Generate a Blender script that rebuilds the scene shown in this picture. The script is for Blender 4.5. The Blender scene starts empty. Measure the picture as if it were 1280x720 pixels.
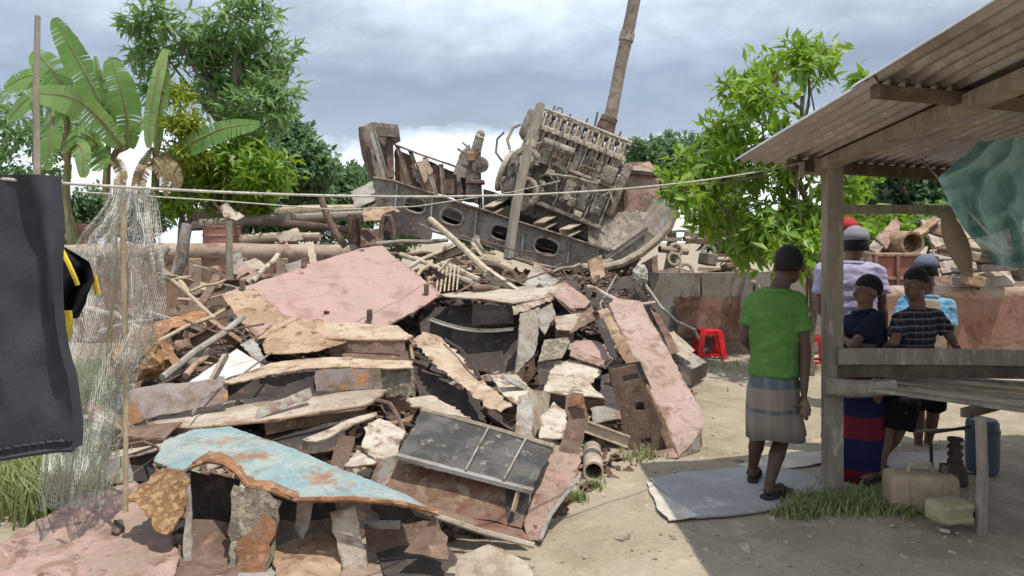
import bpy, bmesh, math, random
import numpy as np
from mathutils import Vector, Matrix, Quaternion, Euler, noise
from mathutils.geometry import delaunay_2d_cdt
from mathutils.interpolate import poly_3d_calc

SC = bpy.context.scene
COL = SC.collection
R = math.radians
rng = random.Random(7)

# ------------------------------------------------------------------ camera
F, HZ, CH = 950.0, 302.0, 1.65          # focal length in photo pixels, horizon row, eye height
cam_d = bpy.data.cameras.new('camera'); cam = bpy.data.objects.new('camera', cam_d); COL.objects.link(cam)
cam.location = (0, 0, CH); cam.rotation_euler = (R(90), 0, 0)
cam_d.sensor_width = 36; cam_d.lens = 36 * F / 1280; cam_d.shift_y = (HZ - 360) / 1280
cam_d.clip_start = 0.05; cam_d.clip_end = 2000
SC.camera = cam
SC.view_settings.view_transform = 'Standard'; SC.view_settings.look = 'None'
SC.view_settings.gamma = 1; SC.view_settings.exposure = 0.26

# ------------------------------------------------------------------ sun and sky
SUN_DIR = Vector((-0.56, 0.50, -2.2)).normalized()
sd = bpy.data.lights.new('sun', 'SUN'); sd.energy = 3.6; sd.angle = R(0.6); sd.color = (1, .95, .87)
sun = bpy.data.objects.new('sun', sd); COL.objects.link(sun)
sun.rotation_euler = SUN_DIR.to_track_quat('-Z', 'Y').to_euler(); sun.location = (5, -4, 20)

W = bpy.data.worlds.new('World'); SC.world = W; W.use_nodes = True
def build_world():
    nt = W.node_tree; N = nt.nodes; L = nt.links; N.clear()
    def new(t, **k):
        n = N.new(t)
        for a, b in k.items(): setattr(n, a, b)
        return n
    sky = new('ShaderNodeTexSky', sky_type='NISHITA', sun_disc=False)
    sky.sun_elevation = math.asin(-SUN_DIR.z); sky.sun_rotation = math.atan2(-SUN_DIR.x, -SUN_DIR.y)
    tc = new('ShaderNodeTexCoord')
    sep = new('ShaderNodeSeparateXYZ'); L.new(tc.outputs['Generated'], sep.inputs[0])
    mp = new('ShaderNodeMapping'); mp.inputs['Scale'].default_value = (1, 1, 2.0); mp.inputs['Location'].default_value = (.35, 0, .1)
    L.new(tc.outputs['Generated'], mp.inputs[0])
    n1 = new('ShaderNodeTexNoise'); n1.inputs['Scale'].default_value = 3.2; n1.inputs['Detail'].default_value = 7; n1.inputs['Roughness'].default_value = .52
    n2 = new('ShaderNodeTexNoise'); n2.inputs['Scale'].default_value = 9; n2.inputs['Detail'].default_value = 8; n2.inputs['Roughness'].default_value = .55
    L.new(mp.outputs[0], n1.inputs['Vector']); L.new(mp.outputs[0], n2.inputs['Vector'])
    def math_(op, a, b):
        m = new('ShaderNodeMath', operation=op)
        for i, v in enumerate((a, b)):
            if isinstance(v, (int, float)): m.inputs[i].default_value = v
            else: L.new(v, m.inputs[i])
        return m.outputs[0]
    # sky elevation, frayed by the cloud noise
    e = math_('ADD', sep.outputs['Z'], math_('MULTIPLY', math_('SUBTRACT', n2.outputs['Fac'], .5), .16))
    e = math_('ADD', e, math_('MULTIPLY', math_('SUBTRACT', n1.outputs['Fac'], .5), .10))
    r = new('ShaderNodeValToRGB'); L.new(e, r.inputs[0])
    cr = r.color_ramp; cr.elements[0].position = 0.0; cr.elements[0].color = (.60, .65, .73, 1)
    cr.elements[1].position = 1.0; cr.elements[1].color = (.42, .47, .56, 1)
    for p, c in ((.07, (.70, .745, .81, 1)), (.115, (.62, .67, .745, 1)), (.145, (.25, .295, .365, 1)), (.20, (.205, .25, .32, 1)), (.25, (.30, .345, .42, 1)), (.31, (.50, .56, .65, 1)), (.5, (.50, .555, .645, 1))):
        x = cr.elements.new(p); x.color = c
    n3 = new('ShaderNodeMapRange'); L.new(n1.outputs['Fac'], n3.inputs[0])
    n3.inputs[1].default_value = .3; n3.inputs[2].default_value = .7; n3.inputs[3].default_value = .90; n3.inputs[4].default_value = 1.12
    mul = new('ShaderNodeVectorMath', operation='SCALE'); L.new(r.outputs[0], mul.inputs[0]); L.new(n3.outputs[0], mul.inputs['Scale'])
    b1 = new('ShaderNodeBackground'); b1.inputs[1].default_value = .10; L.new(sky.outputs[0], b1.inputs[0])
    b2 = new('ShaderNodeBackground'); b2.inputs[1].default_value = 1.58; L.new(mul.outputs[0], b2.inputs[0])
    mx = new('ShaderNodeMixShader'); mx.inputs[0].default_value = .86
    L.new(b1.outputs[0], mx.inputs[1]); L.new(b2.outputs[0], mx.inputs[2])
    o = new('ShaderNodeOutputWorld'); L.new(mx.outputs[0], o.inputs[0])
build_world()

# ------------------------------------------------------------------ helpers
def at(px, py, Y): return Vector(((px - 640) / F * Y, Y, CH - (py - HZ) / F * Y))
def gnd(px, py): return at(px, py, F * CH / (py - HZ))
DT = ((250, 12), (300, 10.8), (330, 9.5), (360, 8.6), (400, 7.7), (440, 7.0), (480, 6.3), (520, 5.7), (560, 5.2), (600, 4.8), (640, 4.4), (700, 3.95))
def lin(t, x):
    if x <= t[0][0]: return t[0][1]
    for (a, b), (c, d) in zip(t, t[1:]):
        if x <= c: return b + (d - b) * (x - a) / (c - a)
    return t[-1][1]
def D(py): return lin(DT, py)                     # distance of the heap's sloping face seen at a row
def W3(p, off=0.0):
    return at(p[0], p[1], (p[2] if len(p) > 2 else D(p[1]) + off))
NZ = lambda p, s, k=0: noise.noise(Vector(p) * s + Vector((k * 17.3, k * 5.1, k * 9.7)))

def tag(o, label=None, cat=None, group=None, kind=None):
    if label: o['label'] = label
    if cat: o['category'] = cat
    if group: o['group'] = group
    if kind: o['kind'] = kind
    return o
def empty(name, loc=(0, 0, 0), label=None, cat=None, group=None):
    o = bpy.data.objects.new(name, None); COL.objects.link(o); o.location = loc; o.empty_display_size = .1
    return tag(o, label, cat, group)
def mk(name, vf, mat, parent=None, local=False, smooth=35, loc=None):
    """link one mesh object; verts are world coordinates unless local"""
    vs, fs = vf; edge_w = getattr(vs, 'edge', None)
    vs = [Vector(v) for v in vs]
    if parent is None:
        if loc is None:
            mn = Vector((min(v.x for v in vs), min(v.y for v in vs), min(v.z for v in vs))); mxx = Vector((max(v.x for v in vs), max(v.y for v in vs), max(v.z for v in vs)))
            loc = Vector(((mn.x + mxx.x) / 2, (mn.y + mxx.y) / 2, mn.z))
        loc = Vector(loc)
        if not local: vs = [v - loc for v in vs]
        lo = loc
    else:
        lo = Vector((0, 0, 0))
        if not local:
            base = parent.location.copy() if parent.parent is None else parent.location + parent.parent.location
            vs = [v - base for v in vs]
    me = bpy.data.meshes.new(name); me.from_pydata([tuple(v) for v in vs], [], fs); me.update()
    if edge_w: me.attributes.new('edge', 'FLOAT', 'POINT').data.foreach_set('value', edge_w)
    if mat is not None: me.materials.append(mat)
    if smooth:
        me.polygons.foreach_set('use_smooth', [True] * len(me.polygons))
        if smooth < 180: me.set_sharp_from_angle(angle=R(smooth))
    o = bpy.data.objects.new(name, me); COL.objects.link(o); o.location = lo
    if parent is not None: o.parent = parent
    return o
def inst(name, mesh, parent=None, M=None, loc=None):
    o = bpy.data.objects.new(name, mesh); COL.objects.link(o)
    if parent is not None: o.parent = parent
    if M is not None: o.matrix_local = M
    if loc is not None: o.location = loc
    return o
def join(*parts):
    V, Fc = [], []
    for vs, fs in parts:
        k = len(V); V += [Vector(v) for v in vs]; Fc += [tuple(i + k for i in f) for f in fs]
    return V, Fc
def xf(vf, M): return [M @ Vector(v) for v in vf[0]], vf[1]
def box(c, s, rot=None):
    x, y, z = s[0] / 2, s[1] / 2, s[2] / 2
    vs = [Vector((a * x, b * y, d * z)) for d in (-1, 1) for a, b in ((-1, -1), (1, -1), (1, 1), (-1, 1))]
    if rot is not None: vs = [rot @ v for v in vs]
    c = Vector(c)
    return [v + c for v in vs], [(3, 2, 1, 0), (4, 5, 6, 7), (0, 1, 5, 4), (1, 2, 6, 5), (2, 3, 7, 6), (3, 0, 4, 7)]
def bevbox(c, s, b=.01, seg=1, rot=None):
    bm = bmesh.new(); v, f = box((0, 0, 0), s)
    bv = [bm.verts.new(p) for p in v]
    for q in f: bm.faces.new([bv[i] for i in q])
    bmesh.ops.bevel(bm, geom=bm.edges[:], offset=b, segments=seg, affect='EDGES', profile=.5)
    bm.verts.ensure_lookup_table()
    vs = [x.co.copy() for x in bm.verts]; fs = [tuple(x.index for x in q.verts) for q in bm.faces]; bm.free()
    if rot is not None: vs = [rot @ x for x in vs]
    c = Vector(c)
    return [x + c for x in vs], fs
def frames(P):
    """parallel-transport frames along a polyline"""
    n = len(P); T = []
    for i in range(n):
        t = (P[min(i + 1, n - 1)] - P[max(i - 1, 0)])
        T.append(t.normalized() if t.length > 1e-9 else Vector((0, 0, 1)))
    a = Vector((0, 0, 1)) if abs(T[0].z) < .9 else Vector((1, 0, 0))
    u = T[0].cross(a).normalized(); out = []
    for i in range(n):
        u = (u - T[i] * u.dot(T[i])).normalized()
        out.append((T[i], u, T[i].cross(u)))
    return out
def tube(P, r, n=8, cap=True, hollow=0, jit=0, seed=0):
    P = [Vector(p) for p in P]
    rs = r if isinstance(r, (list, tuple)) else [r] * len(P)
    V, Fc = [], []
    for i, (t, u, w) in enumerate(frames(P)):
        for k in range(n):
            a = 2 * math.pi * k / n
            q = 1 + (jit * NZ((i * 1.3, k * 1.7, seed), 1.0) if jit else 0)
            V.append(P[i] + (u * math.cos(a) + w * math.sin(a)) * rs[i] * q)
    m = len(P)
    for i in range(m - 1):
        for k in range(n):
            Fc.append((i * n + k, i * n + (k + 1) % n, (i + 1) * n + (k + 1) % n, (i + 1) * n + k))
    if hollow:
        k0 = len(V)
        fr = frames(P)
        for i in (0, m - 1):
            t, u, w = fr[i]
            for k in range(n):
                a = 2 * math.pi * k / n; V.append(P[i] + (u * math.cos(a) + w * math.sin(a)) * rs[i] * hollow)
        for k in range(n):
            j = (k + 1) % n
            Fc.append((k, k0 + k, k0 + j, j)); Fc.append(((m - 1) * n + j, k0 + n + j, k0 + n + k, (m - 1) * n + k))
            Fc.append((k0 + k, k0 + n + k, k0 + n + j, k0 + j))
    elif cap:
        Fc.append(tuple(range(n - 1, -1, -1))); Fc.append(tuple((m - 1) * n + k for k in range(n)))
    return V, Fc
def prof(p0, p1, pts, roll=0.0, bend=0.0, n=1):
    """extrude a closed 2-D outline from p0 to p1"""
    p0, p1 = Vector(p0), Vector(p1); t = (p1 - p0).normalized()
    a = Vector((0, 0, 1)) if abs(t.z) < .95 else Vector((0, 1, 0))
    u = t.cross(a).normalized(); w = u.cross(t)
    u, w = u * math.cos(roll) + w * math.sin(roll), w * math.cos(roll) - u * math.sin(roll)
    V, Fc = [], []; m = len(pts)
    for i in range(n + 1):
        c = p0.lerp(p1, i / n) + w * bend * math.sin(math.pi * i / n)
        for x, y in pts: V.append(c + u * x + w * y)
    for i in range(n):
        for k in range(m): Fc.append((i * m + k, i * m + (k + 1) % m, (i + 1) * m + (k + 1) % m, (i + 1) * m + k))
    Fc.append(tuple(range(m - 1, -1, -1))); Fc.append(tuple(n * m + k for k in range(m)))
    return V, Fc
def p_rect(w, h): return [(-w / 2, -h / 2), (w / 2, -h / 2), (w / 2, h / 2), (-w / 2, h / 2)]
def p_angle(w, h, t): return [(0, 0), (w, 0), (w, t), (t, t), (t, h), (0, h)]
def p_chan(w, h, t): return [(0, 0), (w, 0), (w, t), (t, t), (t, h - t), (w, h - t), (w, h), (0, h)]
def p_ibeam(w, h, t): return [(-w / 2, 0), (w / 2, 0), (w / 2, t), (t / 2, t), (t / 2, h - t), (w / 2, h - t), (w / 2, h), (-w / 2, h), (-w / 2, h - t), (-t / 2, h - t), (-t / 2, t), (-w / 2, t)]
def pip(x, y, poly):
    c = False; j = len(poly) - 1
    for i in range(len(poly)):
        a, b = poly[i], poly[j]
        if (a[1] > y) != (b[1] > y) and x < (b[0] - a[0]) * (y - a[1]) / (b[1] - a[1]) + a[0]: c = not c
        j = i
    return c
class VL(list): pass
def sheet(P, th=.012, bend=.015, rag=.008, res=.10, holes=(), seed=0, flip=False, curl=0.0):
    """a torn, buckled plate filling a 3-D outline, with real thickness (verts, faces)"""
    P = [Vector(p) for p in P]; n = Vector((0, 0, 0)); c0 = sum(P, Vector()) / len(P)
    for a, b in zip(P, P[1:] + P[:1]): n += (a - c0).cross(b - c0)
    n.normalize()
    if n.dot(Vector((0, 0, CH)) - c0) < 0: n = -n
    if flip: n = -n
    u = (P[1] - P[0]); u = (u - n * u.dot(n)).normalized(); v = n.cross(u)
    to2 = lambda p: ((p - c0).dot(u), (p - c0).dot(v))
    poly = [to2(p) for p in P]; offs = [(p - c0).dot(n) for p in P]
    ns = seed + len(P) * 3.1 + c0.x * 7
    def outline(pts, rg):
        out = []
        for i, a in enumerate(pts):
            b = pts[(i + 1) % len(pts)]; l = math.hypot(b[0] - a[0], b[1] - a[1]); k = max(1, int(l / (res * .5)))
            for q in range(k):
                t = q / k; x = a[0] + (b[0] - a[0]) * t; y = a[1] + (b[1] - a[1]) * t
                e = 0 if q == 0 else 1
                d = rg * e * (.35 * noise.noise(Vector((x * 9, y * 9, ns))) + .9 * noise.noise(Vector((x * 53, y * 53, ns + 3))))
                if l > 1e-6: x += -(b[1] - a[1]) / l * d; y += (b[0] - a[0]) / l * d
                out.append((x, y))
        return out
    ob = outline(poly, rag * 1.5); hb = [outline([to2(Vector(p)) for p in h], 0) for h in holes]
    V2, E = [], []
    for lp in [ob] + hb:
        k = len(V2); V2 += [Vector(p) for p in lp]; E += [(k + i, k + (i + 1) % len(lp)) for i in range(len(lp))]
    x0, x1 = min(p[0] for p in ob), max(p[0] for p in ob); y0, y1 = min(p[1] for p in ob), max(p[1] for p in ob)
    q = random.Random(int(ns * 100) % 99991)
    i = 0; y = y0 + res / 2
    while y < y1:
        x = x0 + res / 2 + (i % 2) * res / 2
        while x < x1:
            a, b = x + q.uniform(-.2, .2) * res, y + q.uniform(-.2, .2) * res
            if pip(a, b, ob) and not any(pip(a, b, h) for h in hb):
                if min((a - p[0]) ** 2 + (b - p[1]) ** 2 for p in V2[:len(ob)]) > (res * .35) ** 2: V2.append(Vector((a, b)))
            x += res
        y += res * .87; i += 1
    vo, eo, fo, _, _, _ = delaunay_2d_cdt(V2, E, [], 0, 1e-6)
    tris = []
    for f in fo:
        cx = sum(vo[k][0] for k in f) / len(f); cy = sum(vo[k][1] for k in f) / len(f)
        if pip(cx, cy, ob) and not any(pip(cx, cy, h) for h in hb): tris.append(tuple(f))
    pl3 = [Vector((p[0], p[1], 0)) for p in poly]
    top = []; cx0, cy0, half = (x0 + x1) / 2, (y0 + y1) / 2, max(x1 - x0, y1 - y0) / 2; an_ = q.uniform(0, 6.28); ca, sa = math.cos(an_), math.sin(an_)
    for p in vo:
        w = poly_3d_calc(pl3, Vector((p[0], p[1], 0)))
        o = sum(a * b for a, b in zip(w, offs))
        if not (abs(o) < 5): o = 0
        o += bend * (1.5 * noise.noise(Vector((p[0] * 1.7, p[1] * 1.7, ns))) + .6 * noise.noise(Vector((p[0] * 5, p[1] * 5, ns + 9))))
        if curl: o += curl * max(0, ((p[0] - cx0) * ca + (p[1] - cy0) * sa) / half) ** 2
        top.append(c0 + u * p[0] + v * p[1] + n * o)
    m = len(top); V = top + [p - n * th for p in top]
    # orient triangles along n
    Fc = []
    ec = {}; rim = set()
    for t in tris:
        a, b, c = (top[k] for k in t[:3])
        if (b - a).cross(c - a).dot(n) < 0: t = tuple(reversed(t))
        Fc.append(t); Fc.append(tuple(k + m for k in reversed(t)))
        for i in range(len(t)):
            e = (t[i], t[(i + 1) % len(t)]); ec[tuple(sorted(e))] = ec.get(tuple(sorted(e)), []) + [e]
    for k, es in ec.items():
        if len(es) == 1: a, b = es[0]; Fc.append((b, a, a + m, b + m)); rim |= {a, b}
    V = VL(V); V.edge = [1.0 if (i % m) in rim else 0.0 for i in range(2 * m)]
    return V, Fc
def ico(c, r, sub=2, rot=None):
    bm = bmesh.new(); bmesh.ops.create_icosphere(bm, subdivisions=sub, radius=1)
    rr = Vector(r) if not isinstance(r, (int, float)) else Vector((r, r, r))
    vs = [Vector((v.co.x * rr.x, v.co.y * rr.y, v.co.z * rr.z)) for v in bm.verts]; fs = [tuple(v.index for v in f.verts) for f in bm.faces]; bm.free()
    if rot is not None: vs = [rot @ v for v in vs]
    c = Vector(c)
    return [v + c for v in vs], fs

# ------------------------------------------------------------------ materials
def nt_new(name):
    m = bpy.data.materials.new(name); m.use_nodes = True; nt = m.node_tree; nt.nodes.clear()
    return m, nt
def wmat(name, a, b, c=None, s=2.2, rough=.85, bump=.35, mix=.5, spread=.18, cs=7, cmix=.62, metal=0.0, fine=45, streak=None, spec=.25, stain=0.0):
    """weathered surface: coat a worn through to b, blotches of c, fine grain; colours sit on the thing itself"""
    m, nt = nt_new(name); N, L = nt.nodes, nt.links
    g = N.new('ShaderNodeNewGeometry'); oi = N.new('ShaderNodeObjectInfo')
    ad = N.new('ShaderNodeVectorMath'); ad.operation = 'ADD'
    sc = N.new('ShaderNodeMath'); sc.operation = 'MULTIPLY'; sc.inputs[1].default_value = 40; L.new(oi.outputs['Random'], sc.inputs[0])
    L.new(g.outputs['Position'], ad.inputs[0]); L.new(sc.outputs[0], ad.inputs[1])
    vec = ad.outputs[0]
    if streak:
        mp = N.new('ShaderNodeMapping'); mp.inputs['Scale'].default_value = streak; L.new(vec, mp.inputs[0]); vec = mp.outputs[0]
    def nz(scale, det=8, ro=.62):
        n = N.new('ShaderNodeTexNoise'); n.inputs['Scale'].default_value = scale; n.inputs['Detail'].default_value = det; n.inputs['Roughness'].default_value = ro
        L.new(vec, n.inputs['Vector']); return n.outputs['Fac']
    def ramp(f, lo, hi):
        r = N.new('ShaderNodeMapRange'); r.interpolation_type = 'SMOOTHSTEP'; L.new(f, r.inputs[0]); r.inputs[1].default_value = lo; r.inputs[2].default_value = hi; return r.outputs[0]
    def mixc(f, x, y):
        k = N.new('ShaderNodeMix'); k.data_type = 'RGBA'
        if isinstance(f, float): k.inputs[0].default_value = f
        else: L.new(f, k.inputs[0])
        for i, v in ((6, x), (7, y)):
            if isinstance(v, tuple): k.inputs[i].default_value = (*v, 1)
            else: L.new(v, k.inputs[i])
        return k.outputs[2]
    n1, n2, n3 = nz(s), nz(cs), nz(fine, 5, .7)
    col = mixc(ramp(n1, mix - spread / 2, mix + spread / 2), a, b)
    if c is not None: col = mixc(ramp(n2, cmix - .05, cmix + .06), col, c)
    if stain:
        dn = N.new('ShaderNodeTexNoise'); dn.inputs['Scale'].default_value = s * 1.9; dn.inputs['Detail'].default_value = 9; dn.inputs['Roughness'].default_value = .68; dn.inputs['Distortion'].default_value = 1.4; L.new(vec, dn.inputs['Vector'])
        vn = N.new('ShaderNodeVectorMath'); vn.operation = 'MULTIPLY'; L.new(col, vn.inputs[0]); vn.inputs[1].default_value = (.62, .54, .47)
        sf = N.new('ShaderNodeMath'); sf.operation = 'MULTIPLY'; sf.inputs[1].default_value = stain; L.new(ramp(dn.outputs['Fac'], .47, .66), sf.inputs[0])
        col = mixc(sf.outputs[0], col, vn.outputs[0])
        at_ = N.new('ShaderNodeAttribute'); at_.attribute_name = 'edge'
        e1 = N.new('ShaderNodeMath'); e1.operation = 'MULTIPLY_ADD'; L.new(at_.outputs['Fac'], e1.inputs[0]); e1.inputs[1].default_value = .22; L.new(n2, e1.inputs[2])
        col = mixc(ramp(e1.outputs[0], .64, .84), col, (.20, .13, .09))
        # fine scratches and wipe marks
        ms = N.new('ShaderNodeMapping'); ms.inputs['Scale'].default_value = (2.2, 2.2, 55); ms.inputs['Rotation'].default_value = (.9, .5, .4); L.new(vec, ms.inputs[0])
        sn = N.new('ShaderNodeTexNoise'); sn.inputs['Scale'].default_value = 1.6; sn.inputs['Detail'].default_value = 5; L.new(ms.outputs[0], sn.inputs['Vector'])
        vs_ = N.new('ShaderNodeMapRange'); L.new(sn.outputs['Fac'], vs_.inputs[0]); vs_.inputs[1].default_value = .3; vs_.inputs[2].default_value = .7; vs_.inputs[3].default_value = .93; vs_.inputs[4].default_value = 1.06
        v3 = N.new('ShaderNodeVectorMath'); v3.operation = 'SCALE'; L.new(col, v3.inputs[0]); L.new(vs_.outputs[0], v3.inputs['Scale']); col = v3.outputs[0]
    k = N.new('ShaderNodeMapRange'); L.new(n3, k.inputs[0]); k.inputs[1].default_value = .25; k.inputs[2].default_value = .75; k.inputs[3].default_value = .80; k.inputs[4].default_value = 1.16
    vm = N.new('ShaderNodeVectorMath'); vm.operation = 'SCALE'; L.new(col, vm.inputs[0]); L.new(k.outputs[0], vm.inputs['Scale'])
    p = N.new('ShaderNodeBsdfPrincipled'); L.new(vm.outputs[0], p.inputs['Base Color'])
    p.inputs['Roughness'].default_value = rough; p.inputs['Metallic'].default_value = metal; p.inputs['Specular IOR Level'].default_value = spec
    hh = N.new('ShaderNodeMath'); hh.operation = 'ADD'; L.new(n2, hh.inputs[0])
    h3 = N.new('ShaderNodeMath'); h3.operation = 'MULTIPLY'; h3.inputs[1].default_value = .35; L.new(n3, h3.inputs[0]); L.new(h3.outputs[0], hh.inputs[1])
    bp = N.new('ShaderNodeBump'); bp.inputs['Strength'].default_value = bump; bp.inputs['Distance'].default_value = .03; L.new(hh.outputs[0], bp.inputs['Height'])
    L.new(bp.outputs[0], p.inputs['Normal'])
    o = N.new('ShaderNodeOutputMaterial'); L.new(p.outputs[0], o.inputs[0])
    return m
def leafmat(name, a, b, trans=.35, rough=.5, gloss=.25):
    m, nt = nt_new(name); N, L = nt.nodes, nt.links
    g = N.new('ShaderNodeNewGeometry'); oi = N.new('ShaderNodeObjectInfo')
    n = N.new('ShaderNodeTexNoise'); n.inputs['Scale'].default_value = 1.3; n.inputs['Detail'].default_value = 4
    ad = N.new('ShaderNodeMath'); ad.operation = 'ADD'; L.new(g.outputs['Random Per Island'], ad.inputs[0]); L.new(oi.outputs['Random'], ad.inputs[1])
    fr = N.new('ShaderNodeMath'); fr.operation = 'FRACT'; L.new(ad.outputs[0], fr.inputs[0])
    av = N.new('ShaderNodeMath'); av.operation = 'MULTIPLY_ADD'; av.inputs[1].default_value = .5; L.new(fr.outputs[0], av.inputs[0])
    hf = N.new('ShaderNodeMath'); hf.operation = 'MULTIPLY'; hf.inputs[1].default_value = .5; L.new(n.outputs['Fac'], hf.inputs[0]); L.new(hf.outputs[0], av.inputs[2])
    k = N.new('ShaderNodeMix'); k.data_type = 'RGBA'; L.new(av.outputs[0], k.inputs[0]); k.inputs[6].default_value = (*a, 1); k.inputs[7].default_value = (*b, 1)
    p = N.new('ShaderNodeBsdfPrincipled'); L.new(k.outputs[2], p.inputs['Base Color']); p.inputs['Roughness'].default_value = rough; p.inputs['Specular IOR Level'].default_value = gloss
    t = N.new('ShaderNodeBsdfTranslucent'); hs = N.new('ShaderNodeHueSaturation'); hs.inputs['Hue'].default_value = .485; hs.inputs['Value'].default_value = 1.5; hs.inputs['Saturation'].default_value = 1.1
    L.new(k.outputs[2], hs.inputs['Color']); L.new(hs.outputs[0], t.inputs[0])
    mx = N.new('ShaderNodeMixShader'); mx.inputs[0].default_value = trans; L.new(p.outputs[0], mx.inputs[1]); L.new(t.outputs[0], mx.inputs[2])
    o = N.new('ShaderNodeOutputMaterial'); L.new(mx.outputs[0], o.inputs[0])
    return m
def cloth(name, a, b=None, s=14, rough=.95, wave=None, alpha=1.0, bump=.25):
    """plain or noisy cloth"""
    m = wmat(name, a, b or tuple(x * .75 for x in a), None, s=s, rough=rough, bump=bump, spread=.4, cs=s * 3, fine=160, spec=.08)
    if alpha < 1: m.node_tree.nodes['Principled BSDF'].inputs['Alpha'].default_value = alpha
    return m
M = {}
M['ground'] = wmat('dry_dirt', (.365, .308, .228), (.295, .243, .172), (.415, .356, .27), s=.9, bump=.8, cs=5, fine=38, rough=.97, spread=.3, stain=0.45)
M['pink'] = wmat('faded_pink_paint', (.405, .26, .23), (.35, .265, .21), (.29, .185, .14), s=1.0, cs=3.2, cmix=.66, bump=.15, mix=.56, spread=.3, stain=0.7)
M['slab'] = wmat('worn_brown_pink_paint', (.40, .30, .255), (.36, .265, .21), (.25, .165, .12), s=2.2, cs=5, cmix=.60, bump=.35, mix=.5, stain=.9)
M['pinkdark'] = wmat('faded_red_paint', (.40, .26, .22), (.30, .22, .17), (.18, .11, .08), s=2.2, cs=9, cmix=.6, bump=.4, stain=0.85)
M['pale'] = wmat('dusty_pale_steel', (.46, .39, .31), (.36, .295, .225), (.28, .19, .13), s=2, cs=8, cmix=.63, bump=.4, stain=0.85)
M['cream'] = wmat('peeling_cream_paint', (.51, .455, .375), (.40, .335, .26), (.22, .14, .09), s=3, cs=7, cmix=.58, bump=.3, stain=0.85)
M['white'] = wmat('white_board', (.60, .575, .53), (.52, .48, .425), None, s=2, bump=.1)
M['tan'] = wmat('tan_rusted_steel', (.42, .30, .20), (.33, .215, .135), (.18, .105, .06), s=3, cs=9, cmix=.6, bump=.5, stain=0.85)
M['tanlight'] = wmat('light_tan_rust', (.47, .375, .275), (.39, .285, .195), (.22, .12, .065), s=3, cs=6, cmix=.62, bump=.5, stain=0.85)
M['brown'] = wmat('brown_rusted_steel', (.20, .135, .10), (.145, .095, .07), (.29, .19, .125), s=3, cs=10, cmix=.6, bump=.5, stain=0.85)
M['dark'] = wmat('dark_rust_and_shade', (.085, .066, .056), (.055, .045, .041), (.15, .10, .075), s=3, cs=9, cmix=.6, bump=.5)  # dark rusty steel; also colours in the shade of hollows and openings
M['orange'] = wmat('orange_rust', (.33, .165, .08), (.22, .11, .058), (.42, .26, .15), s=4, cs=12, cmix=.56, bump=.6, stain=0.85)
M['crust'] = wmat('crusted_rust', (.30, .165, .075), (.19, .105, .05), (.42, .27, .14), s=9, cs=26, cmix=.52, bump=1.0)
M['turq'] = wmat('peeling_turquoise_paint', (.215, .30, .305), (.31, .345, .325), (.29, .18, .115), s=3.2, cs=4, cmix=.575, bump=.35, stain=0.6)
M['char'] = wmat('charred_plate', (.062, .058, .055), (.115, .108, .098), (.24, .215, .185), s=6, cs=16, cmix=.62, bump=.7)
M['redweb'] = wmat('oxide_red_plate', (.185, .088, .066), (.22, .16, .11), (.30, .235, .155), s=3.5, cs=8, cmix=.60, bump=.4, stain=0.85)
M['grey'] = wmat('grey_rusted_steel', (.30, .285, .26), (.235, .205, .17), (.16, .115, .085), s=2.5, cs=8, cmix=.6, bump=.4, stain=0.85)
M['greyL'] = wmat('light_grey_steel', (.36, .34, .305), (.28, .24, .195), (.17, .115, .08), s=2.5, cs=8, cmix=.62, bump=.4, stain=0.85)
M['lichen'] = wmat('crusted_grey_plate', (.23, .20, .15), (.14, .115, .085), (.34, .29, .21), s=9, cs=22, cmix=.54, bump=.9)
M['purple'] = wmat('weathered_grey_violet_steel', (.27, .225, .21), (.18, .125, .09), (.40, .20, .085), s=4, cs=6, cmix=.62, bump=.6)
M['engine'] = wmat('engine_dusty_metal', (.37, .335, .28), (.24, .205, .165), (.15, .11, .08), s=7, cs=16, cmix=.57, bump=.4, stain=0.85)
M['engineD'] = wmat('engine_dark_metal', (.20, .18, .155), (.13, .115, .10), (.30, .25, .19), s=6, cs=14, cmix=.58, bump=.4, stain=0.85)
M['engineP'] = wmat('engine_pale_metal', (.55, .49, .39), (.42, .36, .28), (.22, .16, .11), s=9, cs=20, cmix=.62, bump=.3, stain=0.85)
M['pipebrown'] = wmat('grey_brown_pipe', (.31, .265, .215), (.245, .20, .155), (.33, .205, .135), s=3, cs=7, cmix=.6, bump=.5, stain=.8)
M['shiprust'] = wmat('corroded_grey_brown_steel', (.20, .165, .14), (.135, .105, .085), (.28, .215, .165), s=5, cs=13, cmix=.56, bump=.7, stain=.8)
M['wood'] = wmat('weathered_wood', (.31, .27, .215), (.235, .20, .155), (.39, .345, .28), s=6, cs=14, cmix=.6, bump=.5, streak=(1, 1, .25))
M['woodD'] = wmat('dark_wood', (.15, .11, .08), (.10, .073, .052), (.20, .155, .115), s=6, cs=14, bump=.5)
M['woodL'] = wmat('bleached_wood', (.50, .42, .31), (.40, .32, .23), (.28, .20, .13), s=6, cs=18, bump=.4)
M['bamboo'] = wmat('dry_bamboo', (.46, .37, .25), (.36, .28, .18), (.26, .19, .12), s=5, cs=14, bump=.25, rough=.7)
M['tin'] = wmat('roof_tin', (.50, .475, .44), (.38, .35, .315), (.56, .535, .50), s=1.2, cs=5, cmix=.6, bump=.12, rough=.34, metal=.7, stain=.6)
M['wallred'] = wmat('red_brown_wall', (.255, .135, .095), (.30, .20, .145), (.17, .115, .085), s=1.3, cs=5, bump=.5, stain=0.85)
M['wallgrey'] = wmat('grey_brown_wall', (.30, .27, .235), (.23, .20, .17), (.29, .19, .145), s=1.1, cs=2.0, cmix=.60, bump=.5, stain=0.85)
M['coping'] = wmat('dull_rusty_coping', (.42, .325, .255), (.34, .245, .185), (.24, .165, .12), s=2, cs=8, bump=.4, stain=0.85)
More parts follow.
